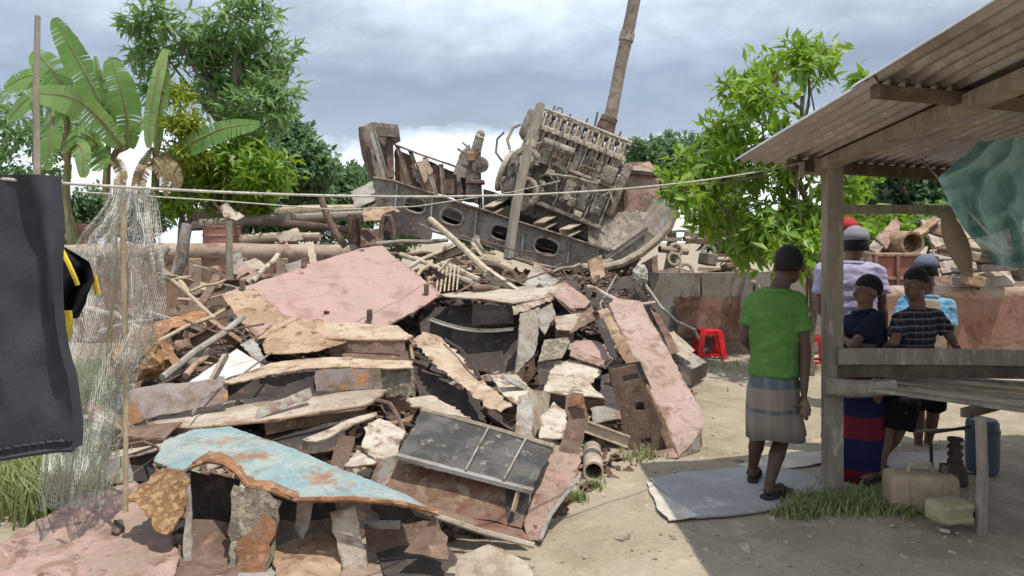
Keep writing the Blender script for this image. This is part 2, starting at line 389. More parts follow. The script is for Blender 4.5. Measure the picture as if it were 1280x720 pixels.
M['redbox'] = wmat('faded_red_container', (.36, .135, .095), (.29, .15, .11), (.42, .27, .20), s=3, cs=8, bump=.3)
M['redplastic'] = wmat('red_plastic', (.70, .022, .035), (.62, .02, .03), None, rough=.35, bump=0, spec=.5)
M['jerry'] = wmat('brown_jerrycan', (.40, .305, .21), (.32, .24, .16), (.44, .35, .26), s=4, cs=12, rough=.6, bump=.15)
M['jerry2'] = wmat('olive_yellow_jerrycan', (.38, .34, .21), (.31, .27, .16), (.25, .21, .13), s=4, cs=12, rough=.6, bump=.15)
M['rope'] = wmat('pale_rope', (.52, .49, .43), (.40, .37, .31), None, s=30, bump=.4)
M['sheetgrey'] = wmat('grey_ground_sheet', (.36, .355, .345), (.28, .275, .265), (.42, .41, .39), s=1.6, cs=6, bump=.15)
M['sheetpink'] = wmat('pale_ground_sheet', (.44, .39, .36), (.36, .32, .30), (.52, .47, .42), s=2, cs=6, bump=.2)
M['sheetsunlit'] = wmat('sunlit_pale_sheet', (.56, .51, .44), (.46, .41, .35), None, s=5, bump=.4)  # paler colour carries the sunlight on the sheet edge and ground
M['skin'] = wmat('brown_skin', (.085, .045, .030), (.070, .037, .025), None, s=8, rough=.55, bump=.05, fine=90, spec=.35)
M['skin2'] = wmat('warm_brown_skin', (.175, .098, .066), (.15, .082, .056), None, s=8, rough=.55, bump=.05, fine=90, spec=.35)
M['hair'] = wmat('black_hair', (.012, .011, .012), (.018, .016, .016), None, s=40, rough=.7, bump=.6, fine=200)
M['eye'] = wmat('eye_white', (.28, .25, .22), (.28, .25, .22), None, rough=.3, bump=0)
M['pupil'] = wmat('dark_pupil', (.01, .008, .008), (.01, .008, .008), None, rough=.2, bump=0)
M['lip'] = wmat('lip', (.13, .055, .045), (.11, .045, .04), None, rough=.5, bump=0)
M['greencloth'] = cloth('green_polo', (.115, .235, .06), (.085, .185, .048))
M['lavender'] = cloth('lavender_shirt', (.44, .40, .56), (.36, .33, .48))
M['navy'] = cloth('navy_shirt', (.020, .024, .042), (.014, .017, .032))
M['black'] = cloth('black_cloth', (.016, .016, .019), (.012, .012, .014))
M['jeans'] = cloth('charcoal_denim', (.058, .060, .068), (.046, .048, .055), s=9, bump=.1, rough=1.0)
M['jeansseam'] = cloth('denim_hem', (.07, .073, .085), (.02, .02, .024), s=60)
M['yellow'] = cloth('yellow_cloth', (.66, .50, .055), (.55, .40, .04))
M['capgrey'] = cloth('grey_cap', (.26, .265, .29), (.21, .215, .24))
M['capblue'] = cloth('slate_cap', (.15, .18, .22), (.12, .145, .18))
M['capred'] = cloth('red_cap', (.40, .045, .05), (.32, .035, .04))
M['bluetie'] = cloth('blue_print', (.05, .25, .46), (.30, .45, .56), s=16)
M['tanvest'] = cloth('tan_vest', (.33, .27, .19), (.27, .22, .155))
M['sandal'] = cloth('sandal_rubber', (.06, .052, .05), (.045, .04, .04), rough=.7)
M['greennet'] = cloth('green_net', (.30, .48, .44), (.22, .40, .37), s=9, alpha=.88)
M['netwhite'] = wmat('pale_net_twine', (.50, .50, .46), (.42, .42, .38), None, bump=0)
M['bluebarrel'] = wmat('blue_plastic', (.085, .115, .135), (.065, .09, .108), None, rough=.5, bump=.1)
M['leafA'] = leafmat('leaf_bright', (.10, .225, .03), (.29, .41, .06), trans=.4, rough=.42, gloss=.4)
M['leafB'] = leafmat('leaf_mid', (.115, .225, .08), (.24, .35, .13), trans=.4)
M['leafC'] = leafmat('leaf_far', (.095, .175, .085), (.175, .265, .125), trans=.35)
M['leafD'] = leafmat('leaf_dark', (.04, .09, .045), (.085, .15, .06), trans=.25)
M['leafY'] = leafmat('leaf_yellow', (.16, .25, .03), (.30, .34, .05), trans=.35)
M['banana'] = leafmat('banana_leaf', (.10, .22, .05), (.20, .33, .09), trans=.35, rough=.4, gloss=.4)
M['bananaP'] = leafmat('banana_leaf_pale', (.17, .29, .085), (.27, .38, .15), trans=.3, rough=.45)
M['bananadry'] = leafmat('banana_leaf_dry', (.34, .26, .15), (.24, .165, .09), trans=.2, rough=.8)
M['stem'] = wmat('banana_stem', (.22, .24, .10), (.20, .155, .085), (.28, .24, .14), s=4, cs=10, bump=.3)
M['grass'] = leafmat('grass', (.13, .19, .05), (.34, .35, .17), trans=.25)
M['bark'] = wmat('bark', (.17, .135, .10), (.115, .09, .068), (.24, .20, .155), s=8, cs=18, bump=.7)

def stripemat(name, cols, axis, period, phase=0.0, grain=.2, second=None):
    """woven bands: cols repeat along a world axis; second = (axis, period, colour, width) adds cross threads"""
    m, nt = nt_new(name); N, L = nt.nodes, nt.links
    g = N.new('ShaderNodeNewGeometry'); sp = N.new('ShaderNodeSeparateXYZ'); L.new(g.outputs['Position'], sp.inputs[0])
    def frac(ax, per, ph):
        a = N.new('ShaderNodeMath'); a.operation = 'MULTIPLY_ADD'; L.new(sp.outputs[ax], a.inputs[0]); a.inputs[1].default_value = 1 / per; a.inputs[2].default_value = ph
        f = N.new('ShaderNodeMath'); f.operation = 'FRACT'; L.new(a.outputs[0], f.inputs[0]); return f.outputs[0]
    r = N.new('ShaderNodeValToRGB'); r.color_ramp.interpolation = 'CONSTANT'; L.new(frac(axis, period, phase), r.inputs[0])
    els = r.color_ramp.elements
    for i, (p, c) in enumerate(cols):
        e = els[i] if i < 2 else els.new(p)
        e.position = p; e.color = (*c, 1)
    col = r.outputs[0]
    if second:
        ax, per, c2, wd = second
        lt = N.new('ShaderNodeMath'); lt.operation = 'LESS_THAN'; L.new(frac(ax, per, .1), lt.inputs[0]); lt.inputs[1].default_value = wd
        ml = N.new('ShaderNodeMath'); ml.operation = 'MULTIPLY'; ml.inputs[1].default_value = .3; L.new(lt.outputs[0], ml.inputs[0])
        k = N.new('ShaderNodeMix'); k.data_type = 'RGBA'; L.new(ml.outputs[0], k.inputs[0]); L.new(col, k.inputs[6]); k.inputs[7].default_value = (*c2, 1); col = k.outputs[2]
    n = N.new('ShaderNodeTexNoise'); n.inputs['Scale'].default_value = 130; n.inputs['Detail'].default_value = 3
    mr = N.new('ShaderNodeMapRange'); L.new(n.outputs['Fac'], mr.inputs[0]); mr.inputs[3].default_value = 1 - grain; mr.inputs[4].default_value = 1 + grain
    vm = N.new('ShaderNodeVectorMath'); vm.operation = 'SCALE'; L.new(col, vm.inputs[0]); L.new(mr.outputs[0], vm.inputs['Scale'])
    p = N.new('ShaderNodeBsdfPrincipled'); L.new(vm.outputs[0], p.inputs['Base Color']); p.inputs['Roughness'].default_value = .95; p.inputs['Specular IOR Level'].default_value = .08
    o = N.new('ShaderNodeOutputMaterial'); L.new(p.outputs[0], o.inputs[0])
    return m
M['lungi'] = stripemat('grey_check_lungi', [(0, (.205, .17, .135)), (.22, (.095, .115, .11)), (.27, (.225, .18, .14)), (.52, (.095, .12, .122)), (.88, (.195, .17, .145))], 'Z', .52, .16, second=('X', .085, (.24, .25, .25), .35))
M['lungi2'] = stripemat('red_navy_lungi', [(0, (.17, .022, .032)), (.42, (.018, .022, .075))], 'Z', .36, .18)
M['check'] = stripemat('dark_check_shirt', [(0, (.022, .024, .034)), (.55, (.05, .052, .066)), (.8, (.16, .16, .18))], 'Z', .045, .0, second=('X', .05, (.15, .15, .17), .22))

# ------------------------------------------------------------------ ground
def build_ground():
    def axis(lo, hi, a, b, st):
        t = list(np.arange(a, b + 1e-6, st)); x = a; d = st
        while x > lo: d *= 1.5; x -= d; t.insert(0, max(x, lo))
        x = b; d = st
        while x < hi: d *= 1.5; x += d; t.append(min(x, hi))
        return t
    X = axis(-400, 400, -5, 6, .12); Yv = axis(-60, 900, 2.5, 14, .12)
    V = []; Fc = []
    for y in Yv:
        for x in X:
            k = 1 if (-5.5 < x < 6.5 and 2 < y < 14.5) else 0
            V.append((x, y, k * (.022 * NZ((x, y, 0), .9) + .012 * NZ((x, y, 0), 3.1, 1) + .006 * NZ((x, y, 0), 9, 2)) - .02 * 0))
    n = len(X)
    for j in range(len(Yv) - 1):
        for i in range(n - 1): Fc.append((j * n + i, j * n + i + 1, (j + 1) * n + i + 1, (j + 1) * n + i))
    o = mk('ground', (V, Fc), M['ground'], smooth=180, loc=(0, 0, 0)); tag(o, 'pale trampled dirt ground of the scrap yard', kind='structure')
build_ground()
def gz(x, y): return .022 * NZ((x, y, 0), .9) + .012 * NZ((x, y, 0), 3.1, 1) + .006 * NZ((x, y, 0), 9, 2)

# the bulk of the heap below the plates
ZT = ((4.15, 0.0), (4.8, .13), (5.2, .23), (5.7, .33), (6.3, .46), (7.0, .62), (7.7, .84), (8.6, 1.05), (9.5, 1.18), (10.8, 1.20), (12.3, 1.10), (13.5, .4), (14.5, -.05))
XL = ((4.1, -2.0), (4.6, -2.6), (5.2, -3.0), (7, -3.9), (9, -4.6), (11, -5.0), (14, -5))
XR = ((4.1, 0.0), (5.0, .42), (5.6, .95), (6.2, 1.35), (7.0, 1.65), (8, 1.85), (9.5, 2.15), (11, 2.5), (14, 2.6))
def HH(x, y, back=.60):
    z = lin(ZT, y - back) - .24 * min(1, max(0, (10.2 - y) / 1.2)); l, r = lin(XL, y), lin(XR, y)
    f = min(1, max(0, (x - l) / 1.3)) * min(1, max(0, (r - x) / .75))
    f = f * f * (3 - 2 * f)
    if x < -1.8: f *= 1 - .45 * min(1, (-1.8 - x) / 1.6)
    return z * f - .10 * (1 - f) + .05 * NZ((x, y, 0), 2.3, 4) * f + .03 * NZ((x, y, 0), 7, 5) * f
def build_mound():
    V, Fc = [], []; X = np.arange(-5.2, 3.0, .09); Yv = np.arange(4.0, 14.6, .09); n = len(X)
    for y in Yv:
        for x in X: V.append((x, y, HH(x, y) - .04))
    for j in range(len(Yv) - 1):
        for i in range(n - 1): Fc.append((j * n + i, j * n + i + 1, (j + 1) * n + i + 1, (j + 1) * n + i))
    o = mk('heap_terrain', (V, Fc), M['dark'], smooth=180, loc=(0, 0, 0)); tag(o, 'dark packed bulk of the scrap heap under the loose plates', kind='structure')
build_mound()
# ------------------------------------------------------------------ vegetation
def leaf_arrays(C, Dv, Nv, L, Wd):
    """five-vertex folded leaves for arrays of base, direction, normal"""
    Dv = Dv / np.linalg.norm(Dv, axis=1, keepdims=True)
    S = np.cross(Dv, Nv); S /= np.maximum(np.linalg.norm(S, axis=1, keepdims=True), 1e-6)
    U = np.cross(S, Dv)
    L = L[:, None]; Wd = Wd[:, None]
    v0 = C; v1 = C + Dv * L * .45 - S * Wd * .5 + U * Wd * .12; v2 = C + Dv * L * .5; v3 = C + Dv * L * .45 + S * Wd * .5 + U * Wd * .12; v4 = C + Dv * L - U * L * .16
    V = np.stack([v0, v1, v2, v3, v4], 1).reshape(-1, 3)
    k = np.arange(len(C))[:, None] * 5
    Fc = np.concatenate([k + np.array(t) for t in ((0, 2, 1), (0, 3, 2), (1, 2, 4), (2, 3, 4))], 1).reshape(-1, 3)
    return V, Fc
def np_mesh(name, V, Fc, mat):
    me = bpy.data.meshes.new(name); me.vertices.add(len(V)); me.vertices.foreach_set('co', V.astype(np.float32).ravel())
    me.loops.add(Fc.size); me.loops.foreach_set('vertex_index', Fc.astype(np.int32).ravel())
    me.polygons.add(len(Fc)); me.polygons.foreach_set('loop_start', np.arange(0, Fc.size, Fc.shape[1], dtype=np.int32)); me.polygons.foreach_set('loop_total', np.full(len(Fc), Fc.shape[1], dtype=np.int32))
    me.update(calc_edges=True); me.materials.append(mat); return me
def whorls(blobs, twigs, per, ll, lw, droop, seed, fill=.55, up=0.0):
    """leaf rosettes at twig tips spread through ellipsoid blobs: returns base, dir, normal, length, width arrays"""
    q = np.random.default_rng(seed); C, Dv, Nv = [], [], []
    wt = np.array([b[3] ** 2 for b in blobs]); wt /= wt.sum()
    tips = []
    for b, k in zip(blobs, (wt * twigs + .5).astype(int)):
        for _ in range(max(k, 1)):
            d = q.normal(size=3); d /= np.linalg.norm(d); d[2] = d[2] if d[2] > -.5 else d[2] * .5
            r = b[3] * (fill + (1.08 - fill) * q.random() ** .7)
            tip = np.array(b[:3]) + d * r * np.array([1, .8, .9]); tips.append(tip)
            n = per + q.integers(-2, 3); a0 = q.random() * 6.28
            ax = d * .7 + np.array([0, 0, .5 + up]) + q.normal(size=3) * .25; ax /= np.linalg.norm(ax)
            e1 = np.cross(ax, [.3, .9, .1]); e1 /= np.linalg.norm(e1); e2 = np.cross(ax, e1)
            for i in range(n):
                a = a0 + i * 2.4; o = e1 * math.cos(a) + e2 * math.sin(a)
                sp = .25 + .9 * i / n
                dd = o * sp + ax * (1.05 - sp * .8) + np.array([0, 0, -droop * sp]) + q.normal(size=3) * .30
                C.append(tip - ax * .02 * i + q.normal(size=3) * ll * .22); Dv.append(dd); Nv.append(ax + q.normal(size=3) * .25)
    n = len(C); Ls = ll * (.6 + .7 * q.random(n)); return np.array(C), np.array(Dv), np.array(Nv), Ls, Ls * lw * (.8 + .4 * q.random(n)), tips
def limb(p0, p1, r0, r1, sag=.1, n=7, seed=0):
    p0, p1 = Vector(p0), Vector(p1); P = []
    for i in range(n + 1):
        t = i / n; p = p0.lerp(p1, t); k = math.sin(math.pi * t) * sag
        P.append(p + Vector((NZ((t * 2, seed, 1), 1.3) * k * 2, NZ((t * 2, seed, 7), 1.3) * k * 2, -k * .3)))
    return tube(P, [r0 + (r1 - r0) * i / n for i in range(n + 1)], 7, jit=.25, seed=seed)
def tree(name, label, cat, base, blobs_px, Y, leafmat_, twigs, per, ll, lw, droop, seed, group=None, trunk_r=.06, single=0, forks=6, trunk_top=None, dY=.5):
    q = random.Random(seed)
    blobs = []
    for (px, py, r) in blobs_px:
        yy = Y + q.uniform(-dY, dY); p = at(px, py, yy); blobs.append((p.x, p.y, p.z, r / F * yy))
    root = empty(name, base, label, cat, group); b = Vector(base)
    C, Dv, Nv, Ls, Ws, tips = whorls(blobs, twigs, per, ll, lw, droop, seed)
    idx = np.arange(len(C))
    if single:                                      # the leaves that show largest stand alone
        dist = C[:, 1] - .25 * Ls * 10 + .02 * np.random.default_rng(seed).random(len(C))
        one = np.argsort(dist)[:single]; idx = np.setdiff1d(idx, one)
    V, Fc = leaf_arrays(C[idx], Dv[idx], Nv[idx], Ls[idx], Ws[idx])
    o = inst('crown', np_mesh(name + '_crown', V - np.array(b), Fc, leafmat_), root)
    if single: o['kind'] = 'stuff'
    if single:
        V1, F1 = leaf_arrays(np.zeros((1, 3)), np.array([[0, 1., 0]]), np.array([[0, 0, 1.]]), np.array([1.]), np.array([lw]))
        lm = np_mesh('leaf', V1, F1, leafmat_)
        for i in one:
            d = Vector(Dv[i]).normalized(); s = d.cross(Vector(Nv[i])).normalized(); u = s.cross(d)
            Mx = Matrix((s, d, u)).transposed().to_4x4(); Mx = Matrix.Translation(Vector(C[i]) - b) @ Mx @ Matrix.Scale(Ls[i], 4)
            inst('leaf', lm, root, Mx)
    tt = Vector(trunk_top) if trunk_top is not None else Vector((sum(x[0] for x in blobs) / len(blobs), Y, sum(x[2] for x in blobs) / len(blobs)))
    parts = [limb(b, tt, trunk_r, trunk_r * .45, .15, 9, seed)]
    for i, bl in enumerate(blobs):
        st = b.lerp(tt, q.uniform(.35, .95)); parts.append(limb(st, Vector(bl[:3]) + Vector((0, 0, bl[3] * .3)), trunk_r * .4, trunk_r * .1, .15, 6, seed + i))
    for i, tp in enumerate(tips[::3]):
        bl = min(blobs, key=lambda z: (Vector(z[:3]) - Vector(tp)).length); parts.append(tube([Vector(bl[:3]), Vector(tp)], [trunk_r * .12, trunk_r * .05], 4))
    mk('trunk', join(*parts), M['bark'], root)
    return root

tree('mango_tree', 'young bright green mango tree beside the shed roof', 'tree', (at(1013, 302, 9.4).x, 9.4, 0),
     [(868, 222, 44), (925, 200, 50), (893, 262, 44), (985, 188, 52), (975, 268, 55), (1035, 262, 55), (952, 118, 34), (1012, 82, 34), (918, 152, 32), (1082, 98, 22), (1045, 165, 42), (908, 112, 18), (856, 240, 26), (1062, 215, 40), (940, 300, 42), (1000, 310, 40), (960, 78, 22), (1030, 58, 22), (1000, 62, 20), (935, 92, 20), (1075, 130, 24)],
     9.4, M['leafA'], 600, 10, .19, .33, .85, 11, trunk_r=.055, single=280, trunk_top=at(1003, 120, 9.4), dY=.7)
tree('neem_tree', 'tall feathery green tree behind the banana plants', 'tree', (at(300, 302, 14).x, 14, 0),
     [(300, 82, 50), (335, 68, 38), (272, 112, 42), (318, 132, 46), (248, 66, 30), (186, 62, 32), (196, 108, 22), (300, 25, 50), (345, 110, 30), (262, 52, 34), (195, 20, 40)],
     14, M['leafB'], 360, 13, .26, .24, .75, 23, trunk_r=.12, trunk_top=at(300, 60, 14))
tree('leafy_shrub_tree', 'mid green drooping shrub beneath the feathery tree, beside the dry banana leaves', 'tree', (at(265, 302, 13.4).x, 13.4, 0),
     [(300, 195, 42), (252, 212, 38), (335, 218, 36), (272, 240, 32), (225, 245, 26), (320, 248, 26)],
     13.4, M['leafA'], 380, 12, .22, .28, .75, 24, trunk_r=.08)
tree('yellowing_tree', 'slender tree with yellowing leaves between the banana plants and the feathery tree', 'tree', (at(228, 302, 13.2).x, 13.2, 0),
     [(228, 150, 26), (238, 185, 24), (222, 115, 16), (215, 200, 22)], 13.2, M['leafY'], 120, 11, .18, .28, .7, 31, trunk_r=.05)
tree('broad_tree', 'rounded dark green tree left of the ship wreck', 'tree', (at(370, 302, 22).x, 22, 0),
     [(352, 182, 42), (390, 208, 34), (330, 215, 40), (425, 232, 28), (375, 240, 44), (345, 158, 26)], 22, M['leafC'], 1300, 10, .23, .5, .4, 41, trunk_r=.2, dY=1.5)
tree('broad_tree', 'small round tree touching the left end of the wreck', 'tree', (at(445, 302, 24).x, 24, 0),
     [(447, 226, 22), (425, 250, 24), (462, 245, 24), (440, 272, 28)], 24, M['leafC'], 520, 10, .23, .5, .4, 42, trunk_r=.15, dY=1)
tree('broad_tree', 'round green tree right behind the engine', 'tree', (at(828, 302, 22).x, 22, 0),
     [(808, 192, 22), (836, 186, 20), (868, 200, 34), (800, 220, 26), (845, 228, 36), (890, 230, 36), (905, 190, 30)], 22, M['leafC'], 1000, 10, .23, .5, .4, 43, trunk_r=.2, dY=1.5)
tree('broad_tree', 'dark tree seen under the shed roof behind the post', 'tree', (at(1120, 302, 18).x, 18, 0),
     [(1105, 238, 30), (1140, 225, 36), (1180, 235, 40), (1215, 225, 36), (1160, 262, 34), (1090, 268, 28), (1235, 250, 40), (1120, 200, 36)], 18, M['leafD'], 900, 10, .21, .5, .4, 44, trunk_r=.2, dY=1.2)
tree('broad_tree', 'dark tree at the right border behind the green netting', 'tree', (at(1280, 302, 19).x, 19, 0),
     [(1265, 200, 50), (1300, 240, 50), (1240, 270, 30), (1290, 160, 40)], 19, M['leafD'], 600, 10, .22, .5, .4, 45, trunk_r=.2, dY=1.2)
for i, (px, py, r, Y, m, lab) in enumerate((
        (70, 262, 30, 20, 'leafC', 'green bush behind the hanging garment'), (115, 255, 26, 19, 'leafC', 'green bush behind the fishing net'), (175, 262, 28, 20, 'leafD', 'dark bush between the net and the dry banana leaves'),
        (330, 272, 30, 21, 'leafD', 'dark bush behind the stacked logs'), (400, 272, 30, 23, 'leafC', 'green bush behind the leaning curved bar'), (500, 288, 22, 27, 'leafC', 'low bush behind the girder end'), (600, 285, 22, 27, 'leafC', 'low bush behind the gear column'),
        (790, 258, 28, 20, 'leafC', 'green bush behind the red funnel box'), (905, 275, 30, 16, 'leafD', 'dark bush behind the mango tree'), (1110, 285, 24, 15, 'leafA', 'bright bush behind the red container'), (1165, 272, 22, 16, 'leafB', 'bush above the far beige sheet'), (1225, 290, 26, 16, 'leafB', 'bush at the right border above the slabs'),
        (10, 250, 46, 18, 'leafC', 'green bush at the left border'), (40, 150, 55, 19, 'leafB', 'tall bush behind the banana plants at the left border'), (1000, 290, 30, 17, 'leafB', 'bush behind the head of the man in green'), (1055, 280, 26, 17, 'leafB', 'bush behind the shed post'))):
    b = at(px, HZ, Y); b.z = 0
    bl = [(px, py, r), (px - r * .8, py + r * .5, r * .7), (px + r * .8, py + r * .4, r * .75), (px, py + r, r * .8)]
    tree('bush', lab, 'bush', b, bl, Y, M[m], int(150 + 2 * r), 10, .18, .45, .45, 60 + i, group='bushes beyond the yard', trunk_r=.05, dY=.5)

tree('broad_tree', 'dark tree behind the hanging trousers at the left border', 'tree', (at(-60, 302, 19).x, 19, 0), [(-60, 200, 60), (-120, 240, 60), (-20, 250, 40), (-90, 160, 45)], 19, M['leafC'], 600, 10, .26, .45, .4, 81, trunk_r=.2, dY=1.2)
tree('broad_tree', 'spreading tree beyond the left border of the yard', 'tree', (at(-260, 302, 19).x, 19, 0), [(-250, 210, 70), (-320, 240, 60), (-200, 260, 45), (-270, 160, 45)], 19, M['leafC'], 600, 10, .26, .45, .4, 82, trunk_r=.2, dY=1.2)
def banana_leaf(mid, wd, seed, droop=.25, tears=7):
    """blade along a 3-D midrib path: V-folded, torn into strips towards the edge"""
    P = [Vector(p) for p in mid]; n = 26; Q = []
    for i in range(n + 1):                                     # Catmull-Rom
        t = i / n * (len(P) - 1); k = min(int(t), len(P) - 2); f = t - k
        a, b, c, d = P[max(k - 1, 0)], P[k], P[k + 1], P[min(k + 2, len(P) - 1)]
        Q.append(.5 * (2 * b + (c - a) * f + (2 * a - 5 * b + 4 * c - d) * f * f + (3 * b - a - 3 * c + d) * f ** 3))
    V, Fc = [], []
    view = Vector((.35 * math.sin(seed * 2.3), -1, .35 + .25 * math.sin(seed * 1.7))).normalized()
    q = random.Random(seed); tear = {(s, q.randrange(3, n - 1)) for s in (-1, 1) for _ in range(tears)}
    for s in (-1, 1):
        for i in range(n):
            rows = []
            for e in (i, i + 1):
                t = e / n; T = (Q[min(e + 1, n)] - Q[max(e - 1, 0)]).normalized(); S = T.cross(view).normalized() * s
                w = wd * (math.sin(math.pi * min(1, (t * .93 + .05))) ** .55) * (1 + .10 * NZ((e, s, seed), .6))
                if e == (i + 1 if (s, i) in tear else -1): w *= 1
                nrm = T.cross(S) * s
                ds = Vector((0, 0, -1)) * droop * w
                row = [Q[e]]
                for f in (.5, 1.0):
                    sh = T * (.05 * w * (-1 if e == i else 1)) * f if ((s, i) in tear) else Vector()
                    row.append(Q[e] + S * w * f - sh * (2 if (s, i) in tear else 0) + ds * f * f + view * (.10 * w * (f - .2)) * (1 + .6 * NZ((e * .5, s, seed + 5), 1)))
                rows.append(row)
            k = len(V); V += rows[0] + rows[1]
            for j in range(2): Fc.append((k + j, k + j + 1, k + 4 + j, k + 3 + j) if s > 0 else (k + 3 + j, k + 4 + j, k + j + 1, k + j))
    return (V, Fc), tube(Q, [.028 - .022 * i / n for i in range(n + 1)], 5)
def banana_plant(label, base, top, leaves, seed):
    base, top = Vector(base), Vector(top)
    root = empty('banana_plant', base, label, 'banana plant', 'banana plants')
    mk('stem', limb(base, top, .11, .06, .08, 8, seed), M['stem'], root)
    for i, (pts, w, m) in enumerate(leaves):
        pp = [Vector(p) if isinstance(p, Vector) else at(*p) for p in pts]
        bl, rb = banana_leaf(pp, w, seed * 10 + i, tears=5 if m != 'bananadry' else 12)
        o = mk('leaf', bl, M[m], root, smooth=180); mk('midrib', rb, M['stem'], o)
        if (pp[0] - top).length > .05: mk('leaf_stalk', tube([top - Vector((0, 0, .1)), (pp[0] + top) / 2 + Vector((0, 0, .06)), pp[0]], [.035, .03, .026], 6), M['stem'], root)
banana_plant('tallest banana plant with broad upright leaves at the left', at(132, 302, 12.9) + Vector((0, 0, -1.65)), at(134, 205, 12.9),
    [([(140, 160, 12.9), (118, 112, 12.8), (92, 65, 12.7), (68, 22, 12.6)], .23, 'banana'), ([(160, 185, 12.9), (158, 140, 12.8), (148, 100, 12.7), (138, 72, 12.7)], .25, 'banana'),
     ([(152, 182, 12.6), (125, 150, 12.4), (90, 122, 12.2), (38, 116, 12.1)], .26, 'bananaP'), ([(136, 128, 12.7), (130, 108, 12.7), (122, 88, 12.6), (119, 70, 12.6)], .07, 'bananaP'),
     ([(146, 190, 12.9), (165, 165, 13.0), (182, 150, 13.1), (196, 152, 13.2)], .12, 'bananaP'), ([(128, 190, 12.7), (112, 170, 12.5), (95, 168, 12.4), (78, 190, 12.3)], .15, 'banana'), ([(138, 195, 12.8), (148, 205, 12.7), (152, 220, 12.6), (150, 240, 12.6)], .10, 'bananadry'), ([(120, 170, 12.8), (118, 185, 12.6), (125, 200, 12.5), (128, 212, 12.4)], .2, 'banana')], 3)
banana_plant('leaning banana plant at the left border with dark hanging leaves', at(82, 302, 12.6) + Vector((0, 0, -1.65)), at(85, 205, 12.6),
    [([(66, 128, 12.5), (66, 155, 12.2), (62, 185, 12.1), (56, 212, 12.1)], .23, 'banana'), ([(85, 118, 12.8), (70, 95, 12.8), (55, 75, 12.8), (40, 65, 12.8)], .25, 'banana'),
     ([(80, 130, 13), (60, 100, 13), (35, 95, 13), (5, 110, 13)], .25, 'banana'), ([(86, 150, 12.6), (70, 120, 12.4), (40, 120, 12.2), (10, 150, 12.2)], .22, 'banana'), ([(88, 190, 12.4), (98, 180, 12.3), (104, 195, 12.2), (104, 222, 12.2)], .14, 'bananaP')], 4)
banana_plant('banana plant with a long raised leaf and withered brown leaves', at(192, 302, 12.9) + Vector((0, 0, -1.65)), at(195, 205, 12.9),
    [([(208, 195, 12.8), (240, 178, 12.6), (280, 160, 12.5), (325, 154, 12.5)], .19, 'banana'), ([(196, 190, 12.9), (200, 150, 12.8), (206, 100, 12.8), (204, 60, 12.8)], .13, 'bananaP'), ([(206, 62, 12.7), (196, 100, 12.5), (188, 145, 12.5), (186, 185, 12.5)], .12, 'bananaP'),
     ([(198, 195, 12.8), (208, 200, 12.6), (218, 215, 12.5), (222, 235, 12.5)], .13, 'bananadry'), ([(192, 198, 12.8), (198, 205, 12.5), (205, 220, 12.4), (208, 245, 12.4)], .12, 'bananadry'), ([(190, 205, 12.8), (180, 210, 12.5), (174, 225, 12.5), (172, 245, 12.5)], .12, 'bananadry'),
     ([(190, 185, 12.8), (178, 205, 12.6), (170, 230, 12.6), (168, 262, 12.6)], .09, 'bananadry')], 5)

# ------------------------------------------------------------------ yard walls
def wall_run(label, x0, x1, Y, h, th, body, cop, cop_r, slope=0.0):
    root = empty('yard_wall', ((x0 + x1) / 2, Y, 0), label, 'wall')
    n = max(2, int((x1 - x0) / .25)); V = []; Fc = []
    for i in range(n + 1):
        x = x0 + (x1 - x0) * i / n; zt = h + .02 * NZ((x, Y, 0), 1.1) + slope * (x - x0); dy = .02 * NZ((x, Y, 3), .8)
        for z in np.linspace(-.05, 1, 6):
            V.append(Vector((x, Y + dy + .008 * NZ((x, z, 1), 5), z * zt)))
        for z in np.linspace(1, -.05, 6): V.append(Vector((x, Y + th + dy, z * zt)))
    m = 12
    for i in range(n):
        for k in range(m): Fc.append((i * m + k, (i + 1) * m + k, (i + 1) * m + (k + 1) % m, i * m + (k + 1) % m))
    Fc.append(tuple(range(m))); Fc.append(tuple(n * m + k for k in reversed(range(m))))
    mk('wall_body', (V, Fc), M[body], root)
    if cop:
        P = [Vector((x0 + (x1 - x0) * i / n, Y + th / 2, h + .02 * NZ((x0 + (x1 - x0) * i / n, Y, 0), 1.1) + slope * (x1 - x0) * i / n + .02)) for i in range(n + 1)]
        mk('coping', tube(P, cop_r, 12, jit=.12), M[cop], root)
    return root
w1 = wall_run('low red brown wall with pale rounded coping behind the left of the heap', -9.5, -2.35, 12.4, 1.44, .22, 'wallred', 'coping', .15)
for px in (112, 168, 243, 300, 352, 420):
    p = at(px, 330, 12.33); mk('pilaster', bevbox((p.x, 12.37, .7), (.20, .09, 1.36), .015), M['coping'], w1)
w2 = wall_run('grey brown plate wall standing behind the red stool', 1.95, 5.15, 11.1, 1.20, .12, 'wallgrey', None, 0)
for i in range(4):
    p0 = 2.0 + i * .77; mk('panel', sheet([Vector((p0, 11.07, .05)), Vector((p0 + .74, 11.07, .05)), Vector((p0 + .74, 11.07, 1.18)), Vector((p0, 11.07, 1.18))], .012, .008, .004, .14, seed=i), M['wallgrey'], w2)
mk('red_panel', sheet([at(843, 371, 11.03), at(935, 371, 11.03), at(932, 424, 11.03), at(846, 422, 11.03)], .01, .006, .01, .12), M['wallred'], w2)
w3 = wall_run('low red brown wall with pale coping at the right border', 5.2, 10, 10.9, .86, .25, 'wallred', 'coping', .13)
